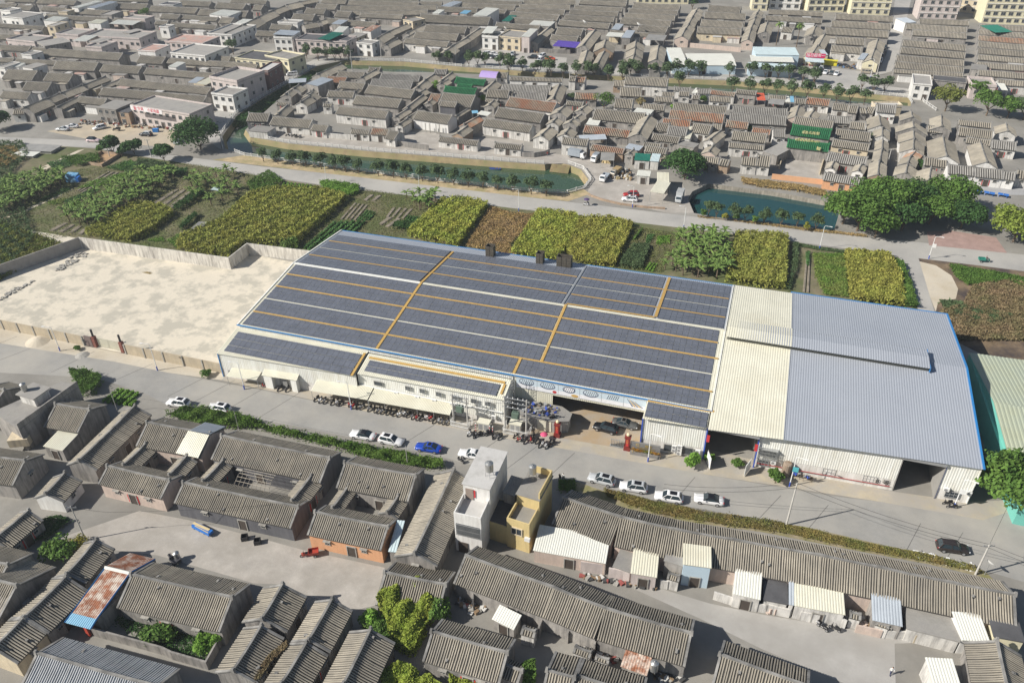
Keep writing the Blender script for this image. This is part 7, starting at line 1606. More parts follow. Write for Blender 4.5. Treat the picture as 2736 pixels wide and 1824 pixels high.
# rider under a parasol
p=ground('@12 695,335')[0]; copy_tree(BK[3],(p[0],p[1],.03),R(190),'white scooter carrying a rider under a parasol on the canal road'); person((p[0]+.28,p[1]+.02),R(190)-R(90),'person riding a white scooter on the canal road','black','navy',sit=True,z=.05)
t=thing('parasol','dark violet parasol over the scooter rider','parasol',(p[0],p[1],0)); b=MB(); b.lathe((p[0],p[1],1.95),[(.85,0),(.6,.16),(.3,.25),(.03,.3)],12); b.build('canopy',plain('parasol_violet',(.08,.05,.14),.7),t); b=MB(); b.tube([(p[0],p[1],1.0),(p[0],p[1],2.2)],.02,5); b.build('shaft',m_steel,t)
def trike(q,rz,lab,col):
    p=ground(q)[0]; r=thing('cargo_tricycle',lab,'tricycle',(p[0],p[1],.02),rz); m_=plain('trike_'+lab[:5].strip(),col,.5)
    b=MB(); b.box((.6,0,.62),(1.5,1.1,.08)); [b.box((.6,s*.55,.85),(1.5,.05,.45)) for s in(-1,1)]; b.box((1.35,0,.85),(.05,1.1,.45)); b.box((-.15,0,.85),(.05,1.1,.45)); local(b,'cargo_bed',m_,r)
    b=MB(); loft(b,[sec(-1.2,.12,.4,.9,.03),sec(-.9,.2,.3,.95,.04),sec(-.2,.16,.4,.7,.04)]); local(b,'body',m_,r); b=MB(); b.box((-.4,0,.82),(.5,.35,.1)); local(b,'seat',m_blk,r); b=MB(); b.tube([(-.85,-.35,1.05),(-.95,0,1.0),(-.85,.35,1.05)],.03,5); local(b,'handlebar',m_blk,r)
    for x,y in((-1.25,0),(.8,-.55),(.8,.55)): o=bpy.data.objects.new('wheel',wheel_mesh()); C.objects.link(o); o.parent=r; o.location=(x,y,.27); o.scale=(.8,.6,.8)
    return p
p=trike('@13 1990,840',R(185),'green cargo tricycle driving along the canal road',(.03,.22,.17)); person((p[0]+.35,p[1]),R(95),'person driving the green cargo tricycle','black','grey',sit=True,z=.06)
trike('@00 1050,1175',R(20),'black cargo tricycle on the market ground',(.03,.03,.03)); trike('@31 500,405',R(30),'red cargo tricycle by the orange fronted house',(.38,.05,.03)); trike('@m 215,415',R(10),'dark cart beside the supermarket',(.05,.05,.06)); trike('@30 1565,455',R(-20),'dark tricycle carrying a steel tank behind the tiled hall',(.04,.04,.045))
tank(ground('@30 1600,440')[0]+np.array([0,0,.6]),.45,.9,.6,'small steel tank on the dark tricycle',.1)
# ---------------------------------------------------------------- railings round the canal
m_rail=mat('railing_stone',(.66,.65,.62),.8,.08,1.)
PB=MB(); PB.box((0,0,.55),(.2,.2,1.1)); PB.box((0,0,1.13),(.26,.26,.08)); RPOST=bpy.data.meshes.new('post'); RPOST.from_pydata(PB.v,[],PB.f); RPOST.materials.append(m_rail)
def railing(path,lab,sp=2.6,name='canal_railing'):
    P=[np.array(p[:2],float) for p in path]; r=thing(name,lab,'railing',(*P[0],0),0,'stone railings of the canal'); b=MB(); S=[0]; k=0
    for a,c in zip(P,P[1:]):
        d=c-a; L=np.linalg.norm(d); an=math.atan2(d[1],d[0])
        for z,h,w_ in((.95,.14,.12),(.5,.1,.08),(.18,.1,.1)): b.box((*((a+c)/2),z),(L,w_,h),an)
        n=max(1,round(L/sp))
        for j in range(n+ (1 if c is P[-1] else 0)):
            if k>=99: break
            q=a+d*j/n-P[0]; o=bpy.data.objects.new('post',RPOST); C.objects.link(o); o.parent=r; o.location=(q[0],q[1],0); o.rotation_euler=(0,0,an); k+=1
    b.build('rail',m_rail,r)
railing([(-165,212.2),(-160,210.2),(-97,208.2),(-60,208.7),(-51.5,210.5),(-47.6,215.4),(-47.2,222),(-51.5,229.8),(-57,232.8)],'white stone railing along the near bank and round the canal end')
railing([(-64.5,230.6),(-73,229.6),(-123,225.6),(-152,224.6),(-168,226.6)],'white stone railing of the canal promenade'); railing([(-170.5,213.5),(-179,224),(-187,245),(-189,265),(-190,289),(-191,311)],'white stone railing along the west canal lane')
railing([(-183,323.8),(-156,328.8),(-129,327.8)],'white stone railing at the back canal bend'); railing([(-127,328),(-94,329),(-61,332),(-15,338)],'white stone railing behind the canal trees',3); railing([(-14,338),(31,335),(51,333)],'white stone railing before the supermarket car park'); railing(ground('@03 1310,880 1345,930'),'short stone railing left of the small bridge'); railing(ground('@03 1430,885 1450,920 1500,955 1560,995'),'curved stone railing right of the small bridge')
b=MB(); 
for k in range(8): b.box((-59+.4*k*0,231.2-.35*k,-.12-.2*k),(6,.4,.2))
b.build('canal_steps',m_bank,label='wide stone steps down to the canal',category='steps')
t=thing('rowing_boat','small dark blue boat on the canal','boat',(-79,226,-1.7),.1); b=MB(); b.hexa([(-1.6,-.25,-.1),(1.6,-.35,-.1),(1.6,.35,-.1),(-1.6,.25,-.1)],[(-2.1,-.1,.45),(1.8,-.55,.4),(1.8,.55,.4),(-2.1,.1,.45)]); local(b,'hull',plain('boat_blue',(.02,.05,.22),.5),t); b=MB(); b.box((0,0,.42),(.3,.9,.05)); b.box((1.0,0,.42),(.3,1.0,.05)); local(b,'thwart',m_trunk,t)
# ---------------------------------------------------------------- lamps, poles, cables
def lamp(q,h,lab,side=1,grp='street lamps',sign=None):
    p=ground(q)[0]; r=thing('street_lamp',lab,'street lamp',(p[0],p[1],0),0,grp); b=MB(); b.tube([(0,0,0),(0,0,1.0)],.13,8,1); b.tube([(0,0,1.0),(0,0,h)],[.085,.06],8,0); b.tube([(0,0,h),(.25*side,-.1,h+.25),(1.3*side,-.4,h+.35)],.04,6,0); local(b,'post',[m_white2,m_bluep],r); b=MB(); b.box((1.5*side,-.46,h+.36),(.6,.22,.1),-.27*side); local(b,'lamp_head',m_white2,r)
    if sign: b=MB(); b.box((.3,-.12,h*.62),(.9,.05,1.0)); local(b,'sign_panel',plain('sign_teal',(.10,.45,.50),.5) if sign=='t' else m_white2,r)
for q,h,lab,s in (('@20 540,125',5.8,'street lamp by the tan brick wall left of the gate',-1),('@20 1415,300',6.3,'street lamp on the pavement between gate and factory',-1),('@20 2195,470',6.3,'street lamp at the left factory corner',-1),('@21 870,650',6.3,'street lamp before the motorcycle awning',-1),('@22 1247,1118',6.2,'street lamp before the stone company sign',1),('@23 245,1340',6.4,'street lamp with a teal panel by the rusty tank',1),('@23 1720,1530',6.0,'street lamp with a pale panel at the right corner',1),
  ('@11 650,140',6.5,'street lamp beside the tall cane field',-1),('@11 1485,245',6.3,'street lamp above the vegetable beds',-1),('@12 88,385',6.3,'street lamp beside the dry crop',-1),('@12 1567,540',6.2,'street lamp beside the banana grove',-1),('@13 515,725',6.3,'street lamp at the right cane field',1),('@13 1495,812',6.0,'street lamp with a small sign at the junction',1),('@12 1108,350',6.2,'street lamp before the white parked car',-1),('@m 385,490',7.5,'white street lamp before the beige van',-1)): lamp(q,h,lab,s,sign={'@23 245,1340':'t','@23 1720,1530':'w','@13 1495,812':'w'}.get(q))
def pole(q,h,lab,arms=1,r_=.16,grp='concrete utility poles'):
    p=ground(q)[0]; r=thing('utility_pole',lab,'pole',(p[0],p[1],0),.3,grp); b=MB(); b.tube([(0,0,0),(0,0,h)],[r_,r_*.65],8); local(b,'pole',m_pole,r)
    for k in range(arms): b=MB(); b.box((0,0,h-.35-.6*k),(1.7,.08,.08)); [b.tube([(x,0,h-.3-.6*k),(x,0,h-.08-.6*k)],.05,6) for x in(-.75,0,.75)]; local(b,'crossarm',m_steel,r)
    return (p[0],p[1],h)
pa=pole('@33 217,130',9.2,'tall leaning concrete pole on the verge at lower right',0); pb=pole('@33 1915,572',6.5,'short concrete pole at the right end of the terrace',1); pc=pole('@30 770,262',7.5,'thin concrete pole in the concrete yard',1,.11); pd=pole('@21 1375,1148',4.5,'thin pole in the hedge',0,.07); pe=pole('@20 1065,690',5.0,'thin dark pole beside the vegetable plot',0,.07); pf=pole('@20 2145,835',4.6,'thin pole behind the silver roof sheet',0,.06)
for q,h,l in (('@a 822,822',8,'pole in the left cluster of the old village'),('@a 1775,165',8.5,'tall pole at the back canal'),('@i 1005,525',8,'pole before the canal corner house'),('@j 465,560',7,'pole at the ancestral hall corner'),('@h 1000,405',9,'tall pole beside the orange gable house'),('@c 540,170',7,'pole in the central lanes'),('@00 1360,1410',6,'leaning pole at the field corner'),('@00 985,1410',6,'pole beside the tall dark tree'),('@m 425,470',9,'pole at the street corner'),('@i 745,640',6,'slim white pole at the west canal'),('@k 1200,480',8,'pole beside the blue market shed'),('@e 970,700',6,'pole in the dark lane'),('@22 155,890',6.4,'short pole with cross arms in front of the gate hut')): pole(q,h,l,1 if 'slim' not in l else 0)
def cable(pts_,lab,sag=.5,r_=.022):
    b=MB()
    for a,c in zip(pts_,pts_[1:]): a,c=np.array(a),np.array(c); b.tube([a+(c-a)*t-np.array([0,0,sag*4*t*(1-t)]) for t in np.linspace(0,1,9)],r_,4)
    b.build('overhead_cable',m_blk,label=lab,category='cable')
q0=un(px('32',1700,-60),4.2); cable([(-6,95,4.5),pa,pb,(64,90,7)],'black cables strung along the long terrace',.9,.03); cable([(-6,94.6,4.0),(pa[0],pa[1]-.2,pa[2]-.8),(pb[0],pb[1]-.2,pb[2]-.5),(64,89.6,6.4)],'lower black cable along the long terrace',.9,.03)
cable([pc,un(px('30',1100,10),5),un(px('31',600,-100),5)],'thin cables over the concrete yard',.5); cable([pd,pf,pe],'thin cable along the hedge',.4); cable([pb,(46,108,5.5)],'pale cable from the terrace pole to the factory',.6,.02)
# ---------------------------------------------------------------- signs and lettering
def text(s,loc,rz,size,mt,par=None,ext=.02,tilt=90,align='CENTER',label=None,cat=None,name='lettering'):
    me=TEXTM[s].copy(); me.materials.clear(); me.materials.append(mt); n=bpy.data.objects.new(name,me); C.objects.link(n); n.rotation_euler=(R(tilt),0,rz); n.location=loc
    if par is not None:
        f=FR[par.name]; n.location=tuple((np.array(loc)-f[:3,3])@f[:3,:3]); n.rotation_euler=(R(tilt),0,rz-math.atan2(f[1,0],f[0,0])); n.parent=par
    if label: n['label']=label; n['category']=cat
    return n
m_ink2=plain('black_paint',(.03,.03,.03),.7); m_goldl=plain('gold_letter',(.55,.40,.12),.4,.4)
text('8',(27.15,108.98,1.55),RZ,1.25,m_ink2,fac); text('号',(28.45,109.02,1.5),RZ,1.25,m_ink2,fac)
sg=thing('sign_wall','grey stone company sign with gold letters and a flower planter','sign',(-10.6,106.3,0),.03)
b=MB(); b.box((-10.6,106.35,1.1),(4.9,.35,2.2),.03); b.build('sign_slab',mat('sign_stone',(.20,.195,.19),.5,.08,1.),sg); b=MB(); b.box((-10.6,105.75,.3),(5.2,.8,.6),.03); pl_=b.build('planter',mat('planter_stone',(.23,.22,.21),.7,.1,1.),sg)
text('陵宏',(-10.2,106.13,1.72),.03,.62,m_goldl,sg); text('LINGHONG CRAFT',(-10.6,106.12,1.22),.03,.36,m_goldl,sg)
b=MB(); b.tube([(-12.1,106.15,1.75),(-12.1,106.1,1.75)],.3,16); b.build('emblem',m_goldl,sg); b=MB(); b.tube([(-12.1,106.12,1.75),(-12.1,106.09,1.75)],.19,16); b.build('emblem_centre',mat('sign_stone',(.2,.195,.19)),sg)
crop('planter_flowers',[(-13.1,105.4),(-8.1,105.5),(-8.1,106.05),(-13.1,106.0)],500,.5,.15,leafmat('planter_leaf',(.16,.22,.04),(.45,.14,.03),.4),'green and orange flowers in the sign planter','flowers',seed=60,z0=.6)
def pillar(x,y,lab,couplet):
    r=thing('gate_pillar',lab,'pillar',(x,y,0)); mr=mat('red_granite',(.20,.035,.03),.35,.1,1.); b=MB(); b.box((x,y,.35),(1.15,1.15,.7)); b.box((x,y,1.7),(.85,.85,2.0)); b.box((x,y,2.85),(1.1,1.1,.28)); b.build('shaft',mr,r)
    b=MB(); 
    prof=[(.02,0)]+[(.34*math.sin(math.pi*k/10),.34-.34*math.cos(math.pi*k/10)) for k in range(1,10)]+[(.02,.68)]; b.lathe((x,y,2.98),prof,14); b.build('globe_lamp',plain('globe',(.72,.60,.38),.4),r,smooth=True)
    if couplet:
        b=MB(); b.box((x,y-.44,1.75),(.42,.03,1.5)); b.build('red_paper',m_paper,r)
        for k,ch in enumerate(couplet): text(ch,(x,y-.465,2.25-.45*k),0,.4,m_goldl,r,.005)
pillar(-26.6,106.3,'red granite gate pillar beside the gate hut','出入'); pillar(-13.9,106.5,'red granite gate pillar with couplet beside the stone sign','平安')
g=thing('sliding_gate','grey retractable gate beside the red pillar','gate',(-15.5,106.5,0)); b=MB()
for k in range(9): b.box((-16.8+.28*k,106.6,.8),(.05,.5,1.5))
b.box((-15.7,106.6,1.55),(2.6,.06,.08)); b.box((-15.7,106.6,.15),(2.6,.6,.1)); b.build('gate_frame',m_steel,g)
lowwall('sign_side_wall',[(-13.4,106.5),(-13.05,106.5)],2.0,m_base,'white wall piece between pillar and sign')
# gate hut and its littered flat roof
hut=thing('gate_hut','low grey hut with a roof full of scrap beside the factory gate','hut',(-30,109,0)); b=MB(); b.prism([(-33.6,106.9),(-27.4,106.9),(-25.0,107.7),(-25.0,109.6),(-27.2,111.2),(-36.3,111.2)],0,2.7); b.build('wall',mat('hut_wall',(.42,.40,.37),.9,.15,.8,streak=(.25,.24,.22)),hut); b=MB(); b.prism([(-33.8,106.7),(-27.3,106.7),(-24.8,107.6),(-24.8,109.8),(-27.1,111.3),(-36.3,111.3)],2.7,2.85); b.build('roof',m_flat,hut)
b=MB(); b.box((-29.2,106.86,1.3),(2.6,.1,2.2)); b.build('shutter',m_cream,hut); b=MB(); b.box((-31.8,106.86,1.2),(1.4,.1,2.0)); b.build('door',m_conc,hut)
rr=random.Random(21); b=MB()
for k in range(70): b.box((rr.uniform(-33.5,-27.5),rr.uniform(107.4,110.6),2.87+rr.uniform(.05,.3)),(rr.uniform(.1,.9),rr.uniform(.1,.5),rr.uniform(.05,.5)),rr.uniform(0,3),rr.randrange(4))
o=b.build('scrap_heap',[m_steel,m_dark,m_trunk,m_bluep],label='tangle of scrap and old bicycles on the hut roof',category='scrap'); o['kind']='stuff'
def hframe(x0,x1,y0,y1,h,lab,ht):
    r=thing('transformer_frame',lab,'transformer',((x0+x1)/2,(y0+y1)/2,0),0,'transformer frames before the factory'); P=[np.array([x0,y0]),np.array([x1,y1])]; mid=(P[0]+P[1])/2; an=math.atan2(y1-y0,x1-x0); L=np.linalg.norm(P[1]-P[0])
    for p in P: b=MB(); b.tube([(*p,0),(*p,h)],[.17,.12],8); b.build('pole',m_pole,r)
    for z in (h-.3,h-1.3,h-2.4,ht): b=MB(); b.box((*mid,z),(L+.7,.12,.12),an); b.build('crossbar',m_steel,r)
    b=MB(); b.box((*mid,ht+.75),(1.3,.9,1.2),an); [b.box((*(mid+np.array([.0,s*.55])),ht+.7),(1.1,.08,.9),an) for s in(-1,1)]; [b.tube([(mid[0]+d,mid[1],ht+1.35),(mid[0]+d,mid[1],ht+1.75)],.07,6) for d in(-.4,0,.4)]; b.build('transformer_tank',plain('transformer_green',(.12,.17,.13),.6),r)
    for z in (h-.3,h-1.3,h-2.4):
        for k in range(4): q=P[0]+(P[1]-P[0])*(k+.7)/4.4; b=MB(); b.lathe((*q,z+.06),[(.05,0),(.09,.08),(.05,.14),(.09,.2),(.03,.3)],8); b.build('insulator',m_white2,r)
    b=MB()
    for k in range(5): q=P[0]+(P[1]-P[0])*(k+.5)/5; b.tube([(*q,h-.25),(q[0]+.3,q[1]-.25,h-1.0),(q[0],q[1],h-2.3),(q[0]-.1,q[1],ht+1.6)],.03,4)
    b.build('drop_wire',m_blk,r)
def picket(path,lab,h=1.5):
    r=thing('picket_fence',lab,'fence',(*path[0],0)); P=[np.array(p,float) for p in path]; b=MB(); n=0
    for a,c in zip(P,P[1:]):
        d=c-a; L=np.linalg.norm(d); an=math.atan2(d[1],d[0])
        for z in(.35,h-.3): b.box((*((a+c)/2),z),(L,.05,.06),an)
        for k in range(int(L/.22)): q=a+d*(k+.5)/int(L/.22); b.box((*q,h/2),(.05,.03,h),an)
    b.build('fence_panel',m_white2,r)
hframe(-45.7,-42.9,104.0,103.9,6.9,'left transformer on a two pole frame',3.2); hframe(-36.0,-31.9,104.7,104.7,8.2,'right taller transformer on a two pole frame',3.6)
picket([(-46.0,105.4),(-46.0,103.2),(-42.6,103.1),(-42.4,105.4)],'white picket fence round the left transformer'); picket([(-36.2,106.4),(-36.2,104.0),(-31.6,104.0),(-31.4,106.4)],'white picket fence round the right transformer')
lowwall('fence_plinth',[(-46.2,103.4),(-42.4,103.3)],.25,m_conc,'concrete plinth under the left transformer fence')
for x,y,lab in((-39.8,104.2,'cream electrical cabinet between the two transformers'),(-34.2,105.6,'cream cabinet behind the right transformer fence')):
    r=thing('electrical_cabinet',lab,'cabinet',(x,y,0)); b=MB(); b.box((x,y,.95),(2.0,1.2,1.7)); b.build('cabinet_body',plain('cabinet',(.56,.55,.50),.5),r); b=MB(); b.box((x,y,1.88),(2.3,1.5,.16)); b.build('cabinet_roof',m_cream,r); b=MB(); b.box((x-.5,y-.61,.9),(.7,.03,1.3)); b.box((x+.5,y-.61,.9),(.7,.03,1.3)); b.build('door',m_steel,r)
for x in(-41.2,-38.5,-37.9): 
    r=thing('warning_post',f"red and white striped guard post {dict([(-41.2,'left of the cabinet'),(-38.5,'right of the cabinet'),(-37.9,'near the right transformer')])[x]}",'post',(x,103.4,0)); b=MB(); [b.tube([(x,103.4,.3*k),(x,103.4,.3*k+.3)],.09,8,k%2) for k in range(6)]; b.build('striped_tube',[m_paper,m_white2],r)
t=thing('street_umbrella','pink umbrella among the parked motorcycles','umbrella',(-28.6,104.6,0)); b=MB(); b.lathe((-28.6,104.6,1.25),[(.7,0),(.5,.16),(.25,.26),(.02,.3)],10); b.build('canopy',plain('pink_cloth',(.62,.08,.18),.7),t)
cable([(-44.3,103.9,6.6),(-39,104.2,6.5),(-34,104.7,7.9)],'cables between the two transformer frames',.5,.03)
# lattice mast at the roof step
r=thing('lattice_mast','thin steel lattice mast where the roof steps back','mast',(-36.0,109.6,0)); b=MB()
c4=[(-36.3,109.3),(-35.7,109.3),(-35.7,109.9),(-36.3,109.9)]
for p in c4: b.tube([(*p,0),(*p,9.0)],.035,5)
for k in range(12):
    for a,c in zip(c4,c4[1:]+c4[:1]): b.tube([(*a,.75*k),(*c,.75*k+.75)],.02,4)
b.build('lattice',m_steel,r)
# gates of the right passage, rusty tank, junk by the wall
for x,a,lab in((-.2,-70,'left'),(7.0,250,'right')):
    r=thing('passage_gate',f'{lab} white leaf of the open factory passage gate','gate',(x,107.4,0)); b=MB(); d=np.array([math.cos(R(a)),math.sin(R(a))]); c=np.array([x,107.4])+d*1.1; b.box((*c,1.3),(2.2,.06,2.3),R(a)); [b.box((*(c+d*(k*.4-1)),2.55),(.05,.05,.3),R(a)) for k in range(6)]; b.build('gate_leaf',m_white2,r)
for x,h in((-.55,2.2),(7.35,2.2)): b=MB(); b.box((x,107.5,5.0),(.5,.05,1.5)); b.build('red_banner',m_paper,fac)
r=thing('rusty_tank','upright rusty tank against the right factory wall','tank',(12.9,108.1,0)); b=MB(); b.lathe((12.9,107.9,0),[(.75,0),(.75,2.6),(.6,2.75),(.1,2.8)],14); b.build('tank',mat('rusty_brown',(.30,.25,.20),.9,.2,1.,streak=(.2,.12,.07)),r)
rr=random.Random(4)
for x,y,lab in((14.5,107.9,'workbench with metal junk by the right factory wall'),(16.4,107.6,'second trolley of junk by the right factory wall')):
    r=thing('junk_trolley',lab,'trolley',(x,y,0)); b=MB(); b.box((x,y,.7),(1.5,.8,.06)); [b.box((x+sx*.65,y+sy*.35,.35),(.06,.06,.7)) for sx in(-1,1) for sy in(-1,1)]; b.build('frame',m_trunk,r); b=MB(); [b.box((x+rr.uniform(-.6,.6),y+rr.uniform(-.3,.3),.85),(rr.uniform(.1,.4),rr.uniform(.1,.4),rr.uniform(.1,.5)),rr.uniform(0,3),k%3) for k in range(10)]; b.build('junk',[m_steel,m_dark,m_bluep],r)
# ---------------------------------------------------------------- yard walls and bays of the long terraces
rr=random.Random(17)
for k,(s_,h,w_,lab) in enumerate([('@33 20,905 240,955',1.7,'w','white yard wall with a concrete gate post left of the cream sheet'),('@33 330,975 500,1005',1.8,'w','white yard wall under the cream sheet'),('@33 640,1010 740,1060',1.8,'w','short white yard wall beside the dark doorway'),('@33 830,1085 1060,1135',1.5,'p','pinkish yard wall before the narrow alley'),('@33 1080,1135 1290,1150',1.6,'w','stained yard wall below the silver sheet'),('@33 1350,1180 1540,1190',1.7,'c','cream yard wall under the lichen roof'),('@32 1350,690 1420,700',1.7,'w','white yard wall beside the blue porch house'),('@32 1830,790 2050,860',1.6,'w','white yard wall under the pale sheet'),('@32 2110,880 2300,910',1.6,'w','white yard wall with timber leaning on it'),('@32 640,540 860,570',2.2,'P','pink yard wall under the wide sheet'),('@32 890,600 1090,640',2.2,'P','pink yard front with red paper strips')]): lowwall('yard_wall',ground(s_),h,WALLM[w_],lab)
for k,(a_,c_) in enumerate([('@31 1960,760','@31 1965,880'),('@32 110,900','@32 60,1010'),('@32 325,975','@32 265,1140'),('@32 570,1070','@32 520,1190'),('@32 800,1150','@32 760,1290')]): lowwall('bay_wall',ground(a_+' '+c_),2.3,WALLM['g'],f'grey wall between open bays, {nth(k)} from left behind the lane')
for k,(s_,lab) in enumerate([('@31 1760,690 2080,790 2150,760','dark yard floor')]): pass
for k,(q1,q2,e,lab) in enumerate([('120,1050','240,1085','225,1145','little tiled gate with a mossy top in the back alley'),('590,1220','740,1275','700,1320','second little tiled gate in the back alley'),('780,1300','900,1340','870,1370','third little tiled gate half in shadow')]): house(*pts(f'@32 {q1} {q2} {e}'),2.2,'w','t',lab,'little tiled gates',near=True,doors=0,wins=0,fin=False,name='tiled_gate')
for k,(q1,q2,e,lab) in enumerate([('1430,560','1535,590','1520,640','tiled gate beside the blue porch house')]): house(*pts(f'@32 {q1} {q2} {e}'),2.2,'w','t',lab,'little tiled gates',near=True,doors=0,wins=0,fin=False,name='tiled_gate')
for q1,q2,e,lab in (('33 790,910','890,935','880,985','tiled gate in the terrace yard wall'),('33 1020,1000','1140,1040','1125,1060','low tiled gate below the silver sheet')): house(*pts(f'@{q1} {q2} {e}'),2.1,'w','t',lab,'little tiled gates',near=True,doors=0,wins=0,fin=False,name='tiled_gate')
# ---------------------------------------------------------------- shop signs
def banner(s,h,ht,words,bg,fg,lab,size,par_cat='sign',rows2=None):
    a,c=[un(q,h) for q in pts(s)]; d=(c-a)[:2]; L=np.linalg.norm(d); d/=L; rz=math.atan2(d[1],d[0]); m=(a+c)[:2]/2; n=np.array([d[1],-d[0]])
    r=thing('shop_sign',lab,par_cat,(*m,0),rz); b=MB(); b.box((*m,h),(L,.15,ht),rz); b.build('sign_board',bg,r)
    q=m+n*.1; text(words,(*q,h+(ht*.18 if rows2 else 0)),rz,size,fg,r,.01)
    if rows2: text(rows2,(*(q+d*L*.12),h-ht*.25),rz,size*.7,fg,r,.01)
banner('@00 1172,965 1455,1010',6.9,1.5,'☎ 空调     小武电器',plain('sign_white',(.74,.72,.72),.5),plain('sign_red_letter',(.62,.03,.06),.5),'white shop sign with red lettering on the pink shop house',1.35)
banner('@03 397,495 570,505',4.6,1.7,'旭日超市一',plain('sign_magenta',(.55,.02,.10),.5),m_white2,'long red supermarket banner with white lettering',1.5)
banner('@03 1975,790 2115,805',3.9,1.6,'百年好合乡村',plain('banner_red',(.52,.03,.05),.6),m_white2,'red banner with two lines of white lettering',.95,'banner','欢迎您')
shed('@03 390,555 475,560 480,520',3.2,'a','pale aqua supermarket awning, left half',.3); shed('@03 470,560 560,565 565,525',3.2,'a','pale aqua supermarket awning, right half',.3)
r=thing('market_stall','bright yellow stall front beside the supermarket','stall',(*ground('@03 600,590')[0][:2],0)); p=ground('@03 600,590')[0]; b=MB(); b.box((p[0],p[1],1.2),(6,1.6,2.0)); b.build('stall_front',plain('stall_yellow',(.70,.62,.03),.6),r); b=MB(); b.box((p[0],p[1]-.3,2.3),(6.4,2.2,.12)); b.build('stall_roof',plain('stall_yellow',(.7,.62,.03),.6),r)
rr=random.Random(8)
def clutter(s,n,lab,cols,hm=.9,name='goods_pile'):
    b=MB(); poly=ground(s)
    for q in scatter(poly,n,np.random.default_rng(n)): h=rr.uniform(.2,hm); b.box((q[0],q[1],h/2),(rr.uniform(.2,.9),rr.uniform(.2,.8),h),rr.uniform(0,3),rr.randrange(len(cols)))
    o=b.build(name,cols,label=lab,category='clutter'); o['kind']='stuff'
mc=[plain('goods_'+n,c,.7) for n,c in(('red',(.30,.08,.07)),('white',(.58,.57,.54)),('blue',(.08,.16,.30)),('brown',(.25,.17,.1)),('dark',(.06,.06,.06)),('straw',(.50,.40,.22)))]; mx=[mc[1],mc[3],mc[4],mc[3],mc[4],mc[0],m_conc]
clutter('@03 370,560 460,570 460,595 360,590',40,'boxes and bags before the supermarket',mc[:4]); clutter('@03 640,570 860,590 850,630 640,600',60,'scrap and carts beside the stall',mc[2:5]); clutter('@00 700,1080 1180,1120 1180,1150 700,1120',70,'scooters, baskets and goods before the market shops',mx,.8); clutter('@00 1180,1120 1600,1140 1590,1170 1180,1150',50,'goods before the pink shop house',mx,.8); clutter('@12 930,100 1100,110 1100,20 1000,0 900,60',90,'stacks of timber and crates in the lorry yard',[mc[5],mc[3],mc[1],mc[4]],1.1); clutter('@02 840,1440 920,1450 920,1470 840,1465',40,'yellow bamboo bundles by the small truck',[mc[5]],1.0); clutter('@j 930,455 1010,460 1010,440 940,430',30,'yellow machinery parts in the car park',[plain('digger_yellow',(.55,.36,.05),.5),mc[4]],1.6); clutter('@j 1060,470 1200,480 1200,450 1080,440',40,'stalls and goods by the car park wall',mc[:4],1.2)
clutter('@32 640,560 1340,700 1340,720 640,600',40,'pots, stools and goods outside the terrace yards',mx,.5); clutter('@33 0,880 760,960 1500,1140 1500,1170 700,1000 0,920',90,'planters and blocks along the terrace yard walls',[m_conc,WALLM['w'],mc[3],WALLM['p']],1.2); clutter('@33 560,760 720,790 780,940 770,960 560,900',1,'x',mc) if False else None
clutter('@31 1780,700 2000,760 2100,900 1950,930 1820,850',40,'pots and junk in the back alley',mx,.6); clutter('@32 650,1240 1000,1320 960,1360 640,1290',35,'motorbikes and tools in the dark bays',mx,.7); clutter('@32 1290,1440 1560,1500 1560,1540 1300,1520',30,'bicycles and pots beside the steel tank',mx,.6)
clutter('@10 680,760 780,760 780,790 520,930 480,930',60,'rubble along the shaded yard wall',[m_conc],.35,'rubble'); clutter('@10 0,1150 300,1000 310,1020 0,1190',40,'loose stones along the grey yard wall',[m_conc],.3,'rubble'); clutter('@13 1730,1320 1860,1330 1870,1380 1760,1370',16,'white plastic sheets on the scrub',[m_white2],.4,'rubbish'); clutter('@33 1350,360 1900,480 1900,540 1400,420',60,'white rubbish on the dry verge',[m_white2,m_conc],.18,'rubbish')
tank(un(px('32',1300,1420),2.6),.55,1.5,2.4,'steel water tank beside the rust red sheet',.1)
# blue covered table, bins, straw broom in the yard
p=ground('@30 1825,185')[0]; t=thing('covered_table','long table covered by a blue tarpaulin and yellow mats in the yard','table',(p[0],p[1],0),-.2); b=MB(); b.hexa([(-1.9,-.5,.35),(1.9,-.5,.35),(1.9,.5,.35),(-1.9,.5,.35)],[(-1.9,-.45,.85),(1.9,-.45,.85),(1.9,.45,.85),(-1.9,.45,.85)]); local(b,'tarpaulin',plain('tarp_blue',(.02,.15,.50),.5),t); b=MB(); b.box((-.3,.12,.89),(3.4,.45,.05),.03); b.box((.2,-.3,.88),(3.0,.12,.04),-.02); local(b,'mat',plain('straw_mat',(.62,.50,.28),.8),t)
for x in(-1.6,-.5,.6,1.6):
    for y in(-.4,.4): b=MB(); b.box((x,y,.2),(.07,.07,.4)); local(b,'leg',m_trunk,t)
for q,l in(('@30 2200,255','left black bin by the dark grey house'),('@30 2315,290','right black bin by the dark grey house')):
    p=ground(q)[0]; t=thing('bin',l,'bin',(p[0],p[1],0),.5,'black bins'); b=MB()
    for a,c,w_,d_ in((0,-.45,1.0,.08),(0,.45,1.0,.08),(-.46,0,.08,.82),(.46,0,.08,.82)): b.box((a,c,.4),(w_,d_,.8))
    b.box((0,0,.05),(.84,.82,.08)); local(b,'tub',plain('bin_black',(.03,.03,.032),.6),t)
